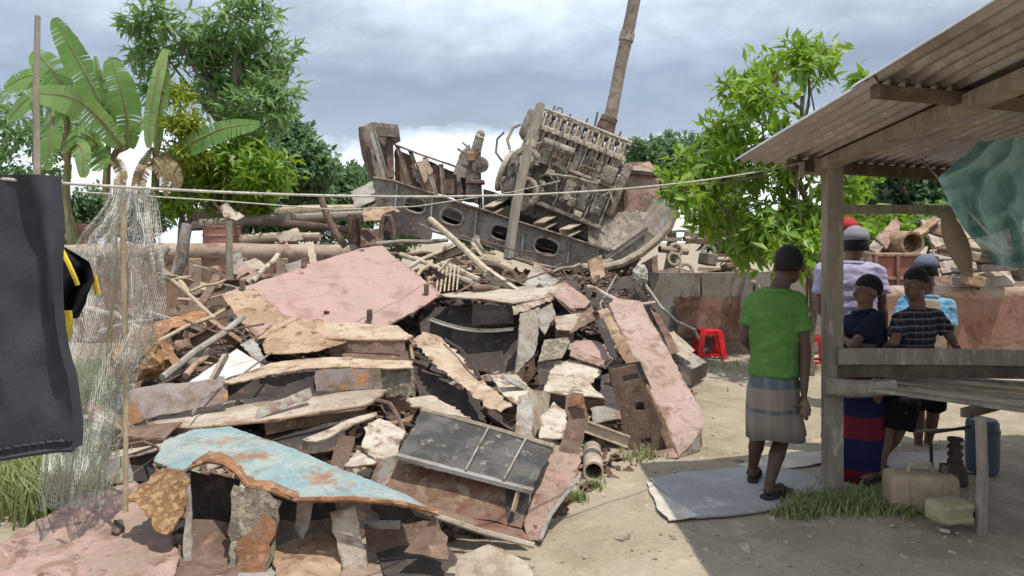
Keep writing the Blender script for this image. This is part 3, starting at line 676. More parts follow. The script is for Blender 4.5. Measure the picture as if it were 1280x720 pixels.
# ------------------------------------------------------------------ the ship wreck on top of the heap
def ov(px, py, rx, ry, Y, ang, n=18):
    c, s = math.cos(ang), math.sin(ang); out = []
    for i in range(n):
        a = 2 * math.pi * i / n; x = rx * math.copysign(abs(math.cos(a)) ** .75, math.cos(a)); y = ry * math.copysign(abs(math.sin(a)) ** .75, math.sin(a))
        out.append(at(px + x * c - y * s, py + x * s + y * c, Y))
    return out
def strip(pa, pb, th, seed=0, bend=.01, rag=.004, res=.12): return sheet(list(pa) + list(reversed(pb)), th, bend, rag, res, seed=seed)
def build_ship():
    Yf, Yb = 11.2, 12.7
    root = empty('ship_section', at(640, 330, 11.9), 'cut grey ship floor section with oval lightening holes, tilted on the heap', 'ship wreck')
    topP = [(468, 224), (493, 228), (560, 250), (640, 276), (760, 313), (800, 326)]; botP = [(470, 256), (500, 268), (540, 286), (618, 308), (673, 329), (735, 341), (790, 337)]
    holes = [ov(519, 256, 14, 9.5, Yf, .3), ov(565, 271, 14.5, 10, Yf, .3), ov(627, 291, 14, 9.5, Yf, .3), ov(683, 308, 16, 10.5, Yf, .3)]
    g = mk('web', sheet([at(x, y, Yf) for x, y in topP] + [at(x, y, Yf) for x, y in reversed(botP)], .02, .006, .004, .13, holes=holes), M['grey'], root)
    for h in holes:
        P = [p + Vector((0, -.012, 0)) for p in h] + [h[0] + Vector((0, -.012, 0))]
        mk('hole_collar', tube(P, .022, 6, cap=False), M['greyL'], root)
    for x, a, b in ((497, 229, 262), (541, 244, 281), (596, 262, 297), (655, 281, 317), (712, 298, 330), (748, 309, 334)):
        mk('stiffener', prof(at(x, a + 1, Yf - .03), at(x - 3, b - 1, Yf - .03), p_rect(.022, .06)), M['greyL'], root)
    # flanges
    def flange(pts, y0, y1, th, m, nm, up=0):
        a = [at(x, y, Yf) + Vector((0, y0, up)) for x, y in pts]; b = [p + Vector((0, y1 - y0, 0)) for p in a]
        mk(nm, strip(a, b, th, bend=.006), M[m], root)
    flange(topP, -.10, .16, .02, 'pale', 'top_flange', .012)
    flange(botP[1:6], -.16, .30, .018, 'greyL', 'bottom_flange', -.012)
    mk('hole_shade_backing', sheet([at(x, y - 2, Yf + .45) for x, y in topP] + [at(x, y + 4, Yf + .45) for x, y in reversed(botP)], .02, .01, .004, .2), M['dark'], root)  # added dark sheet, paints the shade seen through the oval holes
    # deck floor and rear girder
    fl = [at(x, y, Yf) + Vector((0, .16, -.25)) for x, y in topP[1:5]]; fb = [at(x, y, Yf) + Vector((0, Yb - Yf, -.2)) for x, y in topP[1:5]]
    mk('floor_plate', strip(fl, fb, .02), M['dark'], root)
    mk('gap_shade_backing', sheet([at(604, 236, 12.85), at(640, 246, 12.85), at(760, 288, 12.85), at(765, 318, 12.8), at(604, 280, 12.8)], .02, .01, .01, .2), M['dark'], root)  # added dark backing, stands in for the shade behind the engine base
    rt = [(491, 181), (520, 192), (560, 206), (600, 222)]; rb = [(493, 226), (530, 236), (565, 247), (604, 258)]
    mk('rear_bulwark', sheet([at(x, y, Yb) for x, y in ((493, 190), (508, 196), (520, 206), (534, 200), (560, 212), (602, 226))] + [at(x, y, Yb) for x, y in reversed(rb)], .02, .02, .02, .12), M['shiprust'], root)
    a = [at(x, y, Yb - .15) for x, y in rt]; b = [p + Vector((0, .35, .02)) for p in a]
    mk('bulwark_rail', strip(a, b, .03, rag=.012), M['tan'], root)
    for x0, y0, x1, y1, m in ((496, 184, 512, 232, 'shiprust'), (512, 190, 530, 238, 'dark'), (530, 198, 545, 244, 'grey'), (552, 206, 556, 250, 'shiprust'), (574, 214, 576, 254, 'grey'), (600, 226, 602, 262, 'dark')):
        mk('frame_rib', prof(at(x0, y0, Yb - .1), at(x1, y1, Yb - .35), p_angle(.055, .05, .012), roll=.4), M[m], root)
    mk('torn_bulwark', sheet([at(494, 186, 12.62), at(512, 194, 12.62), at(524, 212, 12.6), at(545, 206, 12.6), at(552, 222, 12.6), at(575, 222, 12.6), at(580, 244, 12.55), at(540, 240, 12.55), at(494, 226, 12.55)], .02, .02, .015, .1), M['brown'], root)
    mk('torn_bracket', sheet([at(515, 205, 12.5), at(535, 198, 12.5), at(541, 215, 12.45), at(528, 232, 12.4), at(520, 225, 12.4)], .015, .02, .02, .08), M['tanlight'], root)
    # upright box stump at the left end
    o = [(452, 158, 12.3), (466, 153, 12.5), (497, 156, 12.6), (500, 177, 12.6), (490, 181, 12.6), (487, 200, 12.5), (493, 226, 12.4), (466, 226, 12.2), (458, 195, 12.2)]
    mk('stump_plate', sheet([at(*p) for p in o], .02, .03, .012, .09), M['shiprust'], root)
    mk('stump_side', sheet([at(452, 158, 12.3), at(458, 195, 12.2), at(466, 226, 12.2), at(462, 226, 13.0), at(452, 190, 13.0), at(447, 160, 13.0)], .02, .02, .01, .1), M['shiprust'], root)
    mk('stump_flange', sheet([at(470, 158, 12.35), at(495, 160, 12.4), at(498, 172, 12.3), at(474, 170, 12.25)], .02, .02, .01, .08), M['dark'], root)
    mk('stump_rib', prof(at(466, 165, 12.25), at(483, 224, 12.1), p_angle(.10, .06, .015)), M['grey'], root)
    mk('stump_rib', prof(at(487, 172, 12.45), at(489, 222, 12.3), p_rect(.10, .05)), M['brown'], root)
    # bow rim: a rolled plate with width in depth
    rim = [(843, 254), (842, 268), (836, 284), (822, 300), (802, 316), (778, 329), (748, 336), (728, 334)]
    a = [at(x, y, 10.9) for x, y in rim]; b = [p + Vector((-.05, 1.7, .18)) for p in a]
    mk('bow_plate', strip(a, b, .02, bend=.004, rag=.006, res=.12), M['greyL'], root)
    mk('bow_rim', tube([p + Vector((0, -.01, 0)) for p in a], .06, 8), M['pale'], root)
    mk('bow_bracket', sheet([at(758, 321, 10.98), at(808, 286, 11.0), at(820, 296, 10.96), at(798, 314, 10.95), at(775, 326, 10.95)], .018, .008, .004, .1), M['grey'], root)
    mk('bow_web', sheet([at(735, 276, 11.6), at(790, 262, 11.8), at(832, 270, 11.8), at(812, 296, 11.6), at(770, 322, 11.4), at(735, 312, 11.4)], .02, .02, .01, .12), M['engine'], root)
    mk('bow_flange', prof(at(757, 322, 10.92), at(809, 285, 10.94), p_rect(.05, .035)), M['engineD'], root)
    # cross bearers under the engine
    for x0, y0, x1, y1 in ((605, 272, 640, 250), (668, 292, 712, 266), (700, 300, 745, 276)):
        mk('bearer', prof(at(x0, y0 - 4, 11.25), at(x1, y1, 12.4), p_chan(.16, .12, .015)), M['pale'], root)
    for x, y in ((690, 284), (703, 288), (716, 291)):
        mk('gusset', sheet([at(x - 6, y + 10, 11.7), at(x + 8, y + 13, 11.7), at(x + 1, y - 6, 11.8)], .015, 0, .002, .1), M['engine'], root)
    # lower broken plating under the left end
    for pts, m in (([(478, 268, 11.0), (492, 262, 11.0), (542, 288, 10.9), (538, 300, 10.8), (500, 292, 10.9), (480, 300, 10.9)], 'dark'), ([(438, 240, 11.8), (466, 226, 12), (470, 250, 11.6), (445, 262, 11.5)], 'greyL'), ([(452, 262, 11.3), (476, 248, 11.3), (500, 264, 11.1), (478, 275, 10.9), (455, 278, 10.9)], 'tan')):
        mk('torn_plating', sheet([at(*p) for p in pts], .015, .02, .015, .1), M[m], root)
    mk('arch_frame', tube([at(492, 298, 10.85), at(491, 280, 10.85), at(487, 270, 10.85), at(481, 270, 10.85), at(477, 280, 10.85), at(476, 298, 10.85)], .04, 6), M['brown'], root)
build_ship()

def build_engine():
    base = at(691, 264, 11.95)
    root = empty('marine_engine', base, 'large dusty marine diesel engine tipped over on the wreck', 'engine'); root.rotation_euler = (R(-3), R(22), R(-7))
    P = lambda nm, vf, m, par=None: mk(nm, vf, M[m], par or root, local=True)
    P('crankcase', bevbox((0, .05, .30), (1.52, .78, .66), .03, 2), 'engineD')
    P('sump', bevbox((.10, .05, -.13), (1.2, .6, .24), .05, 2), 'engineD')
    for i in range(6):
        x = -.62 + i * .25
        d = P('inspection_door', bevbox((x, -.355, .33), (.19, .04, .34), .02, 2), 'engine' if i > 2 else 'engineD')
        for a, b in ((-.07, -.13), (.07, -.13), (-.07, .13), (.07, .13)): mk('bolt', tube([(x + a, -.372, .33 + b), (x + a, -.392, .33 + b)], .014, 6), M['engineP'], d, local=True)
        P('case_rib', box((x + .125, -.36, .32), (.028, .05, .60)), 'engine')
    P('base_rail', bevbox((0, -.37, .01), (1.62, .12, .06), .01), 'engine')
    P('block', bevbox((0, .08, .80), (1.46, .60, .36), .02), 'engine')
    P('deck_rail', bevbox((0, -.29, .655), (1.56, .12, .05), .01), 'engineP')
    n = 8
    for i in range(n):
        x = -.62 + i * .177
        h = P('cylinder_head', bevbox((x, .10, 1.16), (.15, .46, .32), .02, 2), 'engine')
        mk('rocker_cover', bevbox((x, .10, 1.37), (.12, .34, .12), .03, 2), M['engineD'], h, local=True)
        mk('injector_pipe', tube([(x - .02, -.14, 1.30), (x - .03, -.20, 1.36), (x - .02, -.26, 1.30), (x, -.27, 1.16)], .012, 6), M['engineP'], h, local=True)
        mk('head_bolt', tube([(x + .04, -.10, 1.30), (x + .04, -.10, 1.40)], .018, 6), M['engineP'], h, local=True)
        for k in (-.058, -.02, .02, .058): P('pushrod_tube', tube([(x + k, -.245, .68), (x + k, -.215, 1.24)], .014, 8), 'engine' if k in (-.058, .02) else 'engineP')
        P('fuel_pump', join(tube([(x, -.31, .69), (x, -.31, .90)], .04, 8), tube([(x, -.31, .90), (x, -.31, .97)], .024, 8)), 'engineD' if i % 2 else 'engine')
    P('fuel_rail', bevbox((0, -.265, 1.13), (1.48, .05, .075), .012), 'engineP')
    for i in range(12): P('rail_clamp', bevbox((-.66 + i * .12, -.295, 1.13), (.05, .03, .10), .008), 'engineP' if i % 3 else 'engine')
    P('top_rail', tube([(-.74, -.05, 1.45), (-.3, -.06, 1.46), (.3, -.05, 1.45), (.74, -.05, 1.44)], .022, 8), 'engineP')
    P('coolant_pipe', tube([(-.74, .22, 1.42), (-.2, .24, 1.46), (.74, .22, 1.42)], .05, 10), 'engine')
    P('air_manifold', tube([(-.72, .46, 1.10), (.74, .46, 1.10)], .13, 12), 'engine')
    for i in range(5): P('stud', tube([(-.6 + i * .28, .0, 1.40), (-.6 + i * .28, .0, 1.56 - .03 * (i % 2))], .016, 6), 'engineD')
    P('lifting_eye', tube([(-.50 + .05 * math.cos(a), -.02, 1.50 + .06 * math.sin(a)) for a in np.linspace(0, math.pi * 2, 11)], .013, 6), 'engineD')
    # gear end and auxiliaries at the left
    P('end_plate', bevbox((-.785, .05, .74), (.06, .74, 1.30), .03, 2), 'engine')
    P('gear_case', bevbox((-.86, -.02, 1.12), (.16, .50, .46), .05, 2), 'engine')
    P('turbo_scroll', tube([(-.62 + .17 * math.cos(a), -.46, .52 + .17 * math.sin(a)) for a in np.linspace(0, 5.4, 15)], [.06 + .035 * i / 14 for i in range(15)], 10), 'engine')
    P('turbo_body', tube([(-.62, -.62, .52), (-.62, -.52, .52), (-.62, -.38, .52)], [.085, .12, .12], 14), 'engineP')
    P('flywheel_ring', tube([(-.93 + .0 * a, -.12 + .30 * math.cos(a), .30 + .30 * math.sin(a)) for a in np.linspace(0, 2 * math.pi, 25)], .045, 8, cap=False), 'engineP')
    P('flywheel_hub', tube([(-.80, -.12, .30), (-.98, -.12, .30)], [.13, .10], 14), 'engineD')
    for i in range(5):
        a = i * 1.256; P('spoke', tube([(-.93, -.12, .30), (-.93, -.12 + .29 * math.cos(a), .30 + .29 * math.sin(a))], .022, 6), 'engine')
    P('oil_cooler', tube([(-.50, -.46, .90), (.0, -.46, .90)], .075, 12), 'engine')
    P('oil_filter', tube([(-.36, -.50, .58), (-.36, -.50, .85)], .065, 12), 'engineD')
    P('bent_pipe', tube([(-.95, -.3, .62), (-1.05, -.3, .75), (-1.04, -.3, .95), (-.95, -.3, 1.05)], .026, 8), 'engineP')
    P('bent_pipe', tube([(-.98, -.3, .40), (-1.14, -.3, .50), (-1.20, -.3, .70), (-1.14, -.3, .84)], .018, 8), 'engineD')
    P('bent_pipe', tube([(-.30, -.42, .45), (-.1, -.5, .50), (.15, -.48, .56), (.5, -.44, .60)], .024, 8), 'engine')
    ec = random.Random(3)
    for i in range(16):
        x, z = ec.uniform(-.72, .68), ec.uniform(.2, 1.0); l = ec.uniform(.10, .3); y = -.43 - ec.uniform(0, .05)
        P('fuel_line', tube([(x, y, z), (x + l * .4, y - .03, z + ec.uniform(-.12, .12)), (x + l, y, z + ec.uniform(-.16, .16))], ec.uniform(.009, .018), 6), ec.choice(('engine', 'engineP', 'brown')))
    for i in range(9):
        x, z = ec.uniform(-.7, .7), ec.uniform(.05, .75); P('fitting', bevbox((x, -.42, z), (ec.uniform(.06, .13), .10, ec.uniform(.06, .14)), .015), ec.choice(('engine', 'engineP', 'engineD', 'tan')))
    P('governor', bevbox((.62, -.40, .80), (.20, .16, .26), .03, 2), 'engine')
    P('end_housing', bevbox((.83, .05, .66), (.14, .66, .86), .05, 2), 'engine')
    P('exhaust_flange', tube([(.46, .30, 1.38), (.46, .30, 1.52)], [.14, .13], 14), 'engineD')
build_engine()

def build_misc_top():
    P = [at(754, 176, 12.25), at(757, 160, 12.25), at(764, 142, 12.25), at(769, 118, 12.25), at(775, 85, 12.25), at(783, 48, 12.25), at(790, 15, 12.25), at(797, -20, 12.25)]
    root = empty('exhaust_pipe', P[0], 'tall bent rusty exhaust pipe rising above the engine', 'pipe')
    mk('pipe', tube(P, [.125, .12, .11, .10, .10, .10, .10, .10], 14, jit=.10), M['pipebrown'], root)
    for t, r in ((.35, .15), (.8, .155), (1.1, .15), (1.55, .14)):
        k = int(t); p = P[k].lerp(P[k + 1], t - k); d = (P[k + 1] - P[k]).normalized() * .045
        mk('clamp', tube([p - d, p + d], r, 14), M['brown'], root)
    p, d = P[5].lerp(P[6], .05), (P[6] - P[5]).normalized() * .07; mk('clamp', tube([p - d, p + d], .12, 14), M['engine'], root)
    mk('stay_rod', tube([at(742, 165, 12.2), at(747, 140, 12.2)], .02, 6), M['engineD'], root)
    # leaning timber in front of the engine
    o = mk('timber_pole', prof(at(635, 324, 10.7), at(676, 130, 11.3), p_rect(.115, .09), roll=.3, n=6, bend=.06), M['wood']); tag(o, 'tall grey timber pole leaning in front of the engine', 'pole')
    mk('knot_wrap', tube([at(663, 184, 11.12), at(665, 176, 11.14)], .08, 8, jit=.2), M['woodL'], o)
    # gear column
    root = empty('gear_column', at(588, 250, 12.3), 'upright rusty gearbox column between the wreck rail and the engine', 'machine part')
    mk('column', tube([at(592, 248, 12.3), at(592, 212, 12.3), at(595, 188, 12.3), at(601, 166, 12.3)], [.13, .12, .09, .07], 10, jit=.15), M['engine'], root)
    mk('cap', tube([at(599, 172, 12.3), at(602, 163, 12.3)], [.085, .05], 10), M['engineP'], root)
    mk('backing_plate', sheet([at(566, 218, 12.35), at(575, 192, 12.35), at(586, 180, 12.35), at(594, 196, 12.3), at(592, 226, 12.3)], .02, .02, .015, .07), M['greyL'], root)
    mk('gear_disc', tube([at(600, 206, 12.12), at(601, 206, 12.25)], [.13, .13], 16), M['engine'], root)
    mk('gear_hub', tube([at(600, 206, 12.05), at(600, 206, 12.14)], [.05, .06], 10), M['engineD'], root)
    for (x0, y0), (x1, y1), r in (((572, 186), (588, 196), .02), ((578, 178), (590, 188), .016), ((584, 210), (600, 190), .028), ((576, 204), (590, 214), .022)): mk('linkage', tube([at(x0, y0, 12.2), at(x1, y1, 12.15)], r, 7), M['brown' if r > .02 else 'engine'], root)
    mk('bracket', bevbox(at(588, 196, 12.15), (.13, .12, .16), .02), M['tan'], root)
    mk('flange', bevbox(at(594, 228, 12.2), (.30, .3, .06), .01), M['brown'], root)
    # pump bits left of the engine
    root = empty('pump_unit', at(640, 262, 11.6), 'dark pump with bent pipes and a worn ring beside the engine foot', 'machine part')
    mk('pump_body', bevbox(at(640, 232, 11.7), (.36, .4, .26), .06, 2), M['engineD'], root)
    mk('ring', tube([at(660 + 10 * math.cos(a), 240 + 15 * math.sin(a), 11.4) for a in np.linspace(0, 2 * math.pi, 17)], .05, 8, cap=False), M['engine'], root)
    for pts in (((636, 222), (637, 206), (643, 203), (645, 210)), ((646, 222), (648, 208), (655, 204)), ((628, 240), (626, 228), (632, 222))):
        mk('bent_pipe', tube([at(x, y, 11.5) for x, y in pts], .025, 6), M['engineD'], root)
    mk('pulley', tube([at(650, 252, 11.3), at(652, 252, 11.5)], .14, 14), M['engineD'], root)
    # red funnel housing behind the engine
    root = empty('funnel_housing', at(800, 262, 12.7), 'faded maroon hipped housing right of the engine', 'housing')
    mk('roof', ([at(779, 212, 12.3), at(822, 216, 12.5), at(831, 226, 13.2), at(786, 203, 13.0), at(812, 202, 12.9)], [(0, 1, 4, 3), (1, 2, 4), (0, 3, 4)]), M['pinkdark'], root)
    mk('housing_wall', (lambda A: (A + [p + Vector((0, .7, 0)) for p in A], [(0, 5, 4, 3, 2, 1), (6, 7, 8, 9, 10, 11)] + [(i, (i + 1) % 6, (i + 1) % 6 + 6, i + 6) for i in range(6)]))([at(782, 214, 12.35), at(822, 218, 12.55), at(826, 246, 12.5), at(800, 268, 12.35), at(768, 262, 12.3), at(768, 236, 12.3)]), M['pinkdark'], root)
    mk('edge_trim', prof(at(779, 214, 12.28), at(823, 218, 12.48), p_rect(.05, .06)), M['dark'], root)
    mk('edge_trim', prof(at(783, 216, 12.3), at(782, 258, 12.25), p_rect(.06, .05)), M['brown'], root)
    o = mk('bracket_arm', tube([at(769, 182, 12.3), at(779, 177, 12.3), at(781, 188, 12.3), at(777, 200, 12.3)], .045, 8), M['engineD']); tag(o, 'dark hooked bracket at the top right corner of the engine', 'bracket')
    # dark sheet standing in for the shade under the bow, and flat packing
    for i, (pts, m, lab) in enumerate((([(752, 338, 10.9), (802, 334, 11.2), (806, 372, 10.9), (756, 374, 10.6)], 'dark', 'dark plate standing in for the shade under the bow rim'), ([(735, 325, 10.3), (752, 318, 10.4), (757, 342, 10.2), (742, 356, 10.0)], 'tan', 'small upright rusty block under the bow'), ([(800, 330, 11.2), (822, 318, 11.6), (824, 362, 11.2), (808, 372, 11.0)], 'brown', 'brown plate at the end of the bow'))):
        o = mk('steel_plate', sheet([at(*p) for p in pts], .03, .02, .015, .1, seed=i), M[m]); tag(o, lab, 'metal plate')
build_misc_top()

# ------------------------------------------------------------------ big traced pieces of the heap
def piece(label, mat, pts, off=0.0, th=.011, bend=.018, rag=.012, res=.085, cat='metal plate', name='steel_plate', parent=None, seed=0, group=None, lip=True):
    q = random.Random(int(pts[0][0] * 7 + pts[0][1] * 3 + len(pts))); P = [W3(p, off) for p in pts]
    cold = mat in ('dark', 'white', 'turq', 'char')
    o = mk(name, sheet(P, th, bend, rag, res, seed=seed, curl=0 if (parent is not None or cold) else q.choice((0, .03, .06, -.03))), M[mat], parent)
    if parent is None:
        tag(o, label, cat, group)
        if lip and not cold and q.random() < .62:            # a folded flange along the lowest edge
            n = len(pts); k = max(range(n), key=lambda i: pts[i][1] + pts[(i + 1) % n][1]); e = [P[k], P[(k + 1) % n]]
            l = (e[0] - e[1]).length
            if l > .12:
                dn = Vector((q.uniform(-.03, .03), q.uniform(-.02, .06), -min(.22, l * q.uniform(.3, .6)))); a = [p + Vector((0, .008, -.004)) for p in e]
                mk('side_flange', sheet([a[0], a[1], a[1] + dn, a[0] + dn * q.uniform(.7, 1)], th, .008, .01, .08), M[q.choice(('brown', 'dark', 'brown', 'grey', 'pinkdark'))], o)
    return o
def drop(parent, mat, pts, h=.13, back=.03, th=.012):
    a = [W3(p) + Vector((0, .012, -.006)) for p in pts]; b = [p + Vector((0, back, -h)) for p in a]
    return mk('side_flange', sheet(a + list(reversed(b)), th, .006, .006, .08), M[mat], parent)
def edge(parent, mat, pts, r=.014, off=-.01):
    return mk('bent_edge', tube([W3(p, off) for p in pts], r, 6, jit=.3), M[mat], parent)
# large pink plate
a = piece('large faded pink deck plate lying across the top of the heap', 'pink', [(277, 368, 8.1), (330, 346, 8.7), (392, 326, 9.3), (450, 307, 9.9), (476, 303, 10), (502, 326, 9.4), (553, 370, 8.4), (520, 386, 8.1), (478, 407, 7.7), (440, 404, 7.75), (402, 412, 7.6), (350, 402, 7.75), (320, 424, 7.4), (300, 400, 7.7)], th=.02, bend=.03)
for x, y, Yk in ((303, 362, 8.3), (380, 334, 9.1), (454, 309, 9.8), (533, 367, 8.4), (462, 400, 7.8)):
    mk('lug', bevbox(at(x, y, Yk) + Vector((0, 0, .05)), (.05, .07, .12), .01), M['brown'], a)
b_ = piece('', 'tan', [(277, 368, 8.05), (318, 362, 8.25), (352, 392, 7.8), (340, 420, 7.45), (318, 424, 7.4), (300, 400, 7.65)], name='rusted_corner', parent=a, th=.012)
a = piece('brown curled plate below the pink deck plate', 'tan', [(333, 452, 6.6), (328, 432, 6.75), (338, 408, 6.95), (352, 393, 7.1), (378, 397, 7.1), (404, 399, 7.1), (408, 414, 7.0), (438, 421, 6.9), (428, 432, 6.8), (400, 443, 6.7), (360, 452, 6.6)], bend=.05, res=.06)
a = piece('olive tan sheet edge beside the brown curled plate', 'tanlight', [(400, 402, 7.3), (440, 404, 7.35), (498, 406, 7.4), (517, 420, 7.0), (505, 425, 6.9), (410, 424, 6.9), (403, 414, 7.0)], bend=.02); edge(a, 'tan', [(405, 423, 6.88), (450, 425, 6.86), (505, 425, 6.86)])
a = piece('rusty brown trough plate below the olive sheet edge', 'brown', [(425, 432, 7.1), (512, 424, 7.2), (516, 452, 6.75), (430, 450, 6.7)], bend=.03); edge(a, 'tan', [(512, 424, 7.15), (516, 450, 6.72)], .018)
piece('long tan plate with a dark hollow below it', 'tanlight', [(278, 476, 6.0), (338, 453, 6.35), (430, 446, 6.5), (517, 452, 6.45), (517, 461, 6.3), (430, 458, 6.25), (340, 466, 6.1), (290, 478, 5.95)], bend=.015)
piece('crusted grey end plate facing the camera in the middle of the heap', 'lichen', [(474, 460, 6.35), (517, 455, 6.35), (520, 498, 6.3), (478, 492, 6.3)], bend=.02, rag=.03)
piece('violet grey side plate in the hollow under the long tan plate', 'purple', [(395, 464, 6.7), (475, 458, 6.7), (480, 490, 6.6), (395, 492, 6.6)], bend=.02)
piece('dark plate standing in for the shade at the back of the hollow', 'dark', [(285, 478, 6.6), (400, 462, 6.75), (400, 496, 6.6), (280, 500, 6.45)])  # dark colour stands in for shade deep in the hollow
a = piece('long pale cream plate across the middle of the heap', 'pale', [(178, 530, 5.7), (285, 502, 6.2), (380, 489, 6.4), (484, 487, 6.3), (456, 506, 5.9), (400, 513, 5.8), (330, 526, 5.6), (240, 534, 5.55)], bend=.015, th=.02)
piece('', 'greyL', [(320, 524, 5.62), (322, 511, 5.68), (388, 484, 6.05), (391, 495, 6.0)], parent=a, name='upstand')
edge(a, 'tan', [(178, 531, 5.68), (240, 535, 5.53), (330, 527, 5.58), (456, 507, 5.88)], .012); drop(a, 'brown', [(330, 527, 5.6), (400, 514, 5.8), (456, 507, 5.9)], .10)
piece('weathered violet grey box side with orange rust at its left end', 'purple', [(151, 490, 5.75), (180, 483, 5.85), (250, 474, 6.0), (283, 472, 6.05), (284, 500, 5.9), (235, 512, 5.8), (182, 524, 5.7), (158, 536, 5.6)], bend=.03)
piece('orange rusted corner flap at the left end of the violet box side', 'orange', [(152, 500, 5.68), (168, 505, 5.64), (184, 524, 5.58), (160, 536, 5.56)], bend=.02, rag=.02)
piece('white board lying on the left of the heap', 'white', [(237, 477, 6.35), (296, 436, 7.1), (333, 458, 6.7), (290, 470, 6.45), (252, 484, 6.25)], bend=.004, rag=.002, name='white_board', cat='board')
piece('grey blue offcut leaning beside the white board', 'greyL', [(300, 430, 7.2), (318, 422, 7.3), (335, 455, 6.75), (318, 448, 6.85)])
piece('small brown wedge plate at the left foot of the heap', 'brown', [(140, 545, 5.4), (162, 533, 5.55), (228, 528, 5.6), (205, 548, 5.35)], bend=.01)
piece('grey five-sided offcut at the left foot of the heap', 'lichen', [(126, 520, 5.7), (140, 516, 5.7), (153, 532, 5.6), (140, 552, 5.5), (120, 554, 5.5)])
# left foot boxes
a = piece('small grey box end beside the turquoise plate', 'grey', [(131, 576, 5.0), (160, 568, 5.05), (167, 602, 4.95), (136, 606, 4.95)], name='steel_box', cat='metal box')
piece('', 'pale', [(131, 576, 5.0), (150, 556, 5.6), (228, 545, 5.7), (195, 560, 5.1), (160, 568, 5.03)], parent=a, name='box_top'); piece('', 'dark', [(160, 568, 5.08), (197, 558, 5.2), (192, 600, 5.1), (167, 602, 5.0)], parent=a, name='box_side')
piece('pale crumpled sheet at the far left foot of the heap', 'pale', [(98, 608, 4.95), (112, 570, 5.5), (140, 552, 5.6), (165, 560, 5.4), (132, 578, 5.1), (136, 604, 4.9)], bend=.03)
piece('low dark bar end at the left foot of the heap', 'brown', [(93, 606, 4.9), (134, 603, 4.92), (132, 615, 4.85), (98, 620, 4.83)])
a = piece('pinkish plate with a small hole at the bottom left corner', 'pinkdark', [(-20, 690, 3.7), (40, 652, 4.1), (105, 626, 4.5), (168, 613, 4.65), (205, 640, 4.3), (225, 700, 3.75), (200, 780, 3.25), (-20, 780, 3.2)], bend=.02, th=.02); mk('hole_shade', sheet([at(139, 664, 4.0), at(142, 650, 4.12), at(153, 649, 4.13), at(156, 658, 4.05), at(147, 667, 3.98)], .02, 0, .004, .05), M['dark'], a)  # the dark sheet paints the shade inside the small hole
# turquoise plate
a = piece('peeling turquoise plate with rusty torn edge in the foreground', 'turq', [(192, 578, 4.251), (205, 552, 4.475), (243, 538, 4.609), (288, 533, 4.654), (345, 553, 4.475), (400, 576, 4.296), (500, 615, 3.983), (548, 641, 3.804), (500, 628, 3.759), (440, 622, 3.777), (372, 623, 3.804), (338, 611, 3.893), (310, 606, 3.920), (297, 588, 3.983), (280, 577, 4.027), (258, 574, 4.027), (238, 582, 4.010), (226, 592, 4.027)], th=.016, bend=.012, rag=.008, res=.06)
edge(a, 'orange', [(548, 641, 3.795), (500, 629, 3.741), (440, 624, 3.759), (372, 625, 3.786), (338, 613, 3.875), (310, 608, 3.902), (297, 590, 3.965), (280, 579, 4.010), (258, 576, 4.010), (238, 584, 3.992)], .014)
piece('', 'orange', [(240, 580, 4.001), (262, 566, 4.135), (285, 569, 4.099), (303, 585, 3.992), (318, 600, 3.938), (345, 606, 3.920), (372, 616, 3.849), (374, 624, 3.786), (338, 612, 3.875), (310, 607, 3.902), (297, 589, 3.965), (280, 578, 4.010), (258, 575, 4.010)], off=0, parent=a, name='rust_border', th=.012, rag=.02, res=.05)
piece('', 'greyL', [(191, 582, 4.233), (203, 553, 4.457), (214, 546, 4.511), (208, 575, 4.296), (200, 590, 4.207)], parent=a, name='folded_edge', th=.02)
piece('', 'crust', [(164, 628, 3.956), (196, 586, 4.135), (228, 588, 4.027), (236, 600, 3.974), (230, 642, 3.866), (212, 672, 3.804), (196, 664, 3.831), (184, 640, 3.884)], parent=a, name='rusted_flap', bend=.05, rag=.03, res=.05)
piece('grey prop plate with rusty foot under the turquoise plate', 'lichen', [(292, 606, 3.884), (322, 612, 3.849), (352, 626, 3.822), (346, 660, 3.80), (334, 722, 3.74), (288, 726, 3.72)], bend=.03, rag=.02)
piece('orange rusted foot of the grey prop plate', 'orange', [(298, 676, 3.74), (328, 640, 3.78), (345, 655, 3.77), (333, 722, 3.70), (296, 724, 3.69)], bend=.02, rag=.03)
piece('inner panel coloured dark for the shade under the turquoise plate', 'dark', [(232, 588, 4.25), (300, 600, 4.25), (300, 710, 4.22), (232, 710, 4.22)], bend=.01)  # this panel and both box sides carry the recess shade in their colour
piece('box side coloured dark for the shade under the middle of the turquoise plate', 'dark', [(335, 612, 4.3), (425, 622, 4.25), (425, 700, 4.22), (335, 700, 4.26)], bend=.008)
piece('box side coloured dark for the shade under the right tip of the turquoise plate', 'dark', [(425, 622, 4.32), (548, 640, 4.22), (560, 690, 4.16), (425, 700, 4.26)], bend=.008)
piece('thin grey upright edge under the left of the turquoise plate', 'greyL', [(229, 596, 4.001), (237, 590, 4.001), (240, 722, 3.75), (231, 722, 3.75)])
piece('narrow pale upright strip below the right half of the turquoise plate', 'cream', [(412, 640, 3.849), (444, 632, 3.866), (464, 722, 3.75), (432, 724, 3.74)], bend=.004)
o = mk('steel_bar', prof(at(440, 655, 3.983), at(500, 656, 3.956), p_rect(.03, .035)), M['greyL']); tag(o, 'short shiny grey bar in the dark under the turquoise plate', 'bar')
piece('slanted brown plate end at the bottom below the oxide red girder', 'brown', [(505, 690, 3.669), (540, 650, 3.849), (560, 672, 3.759), (560, 700, 3.625)])
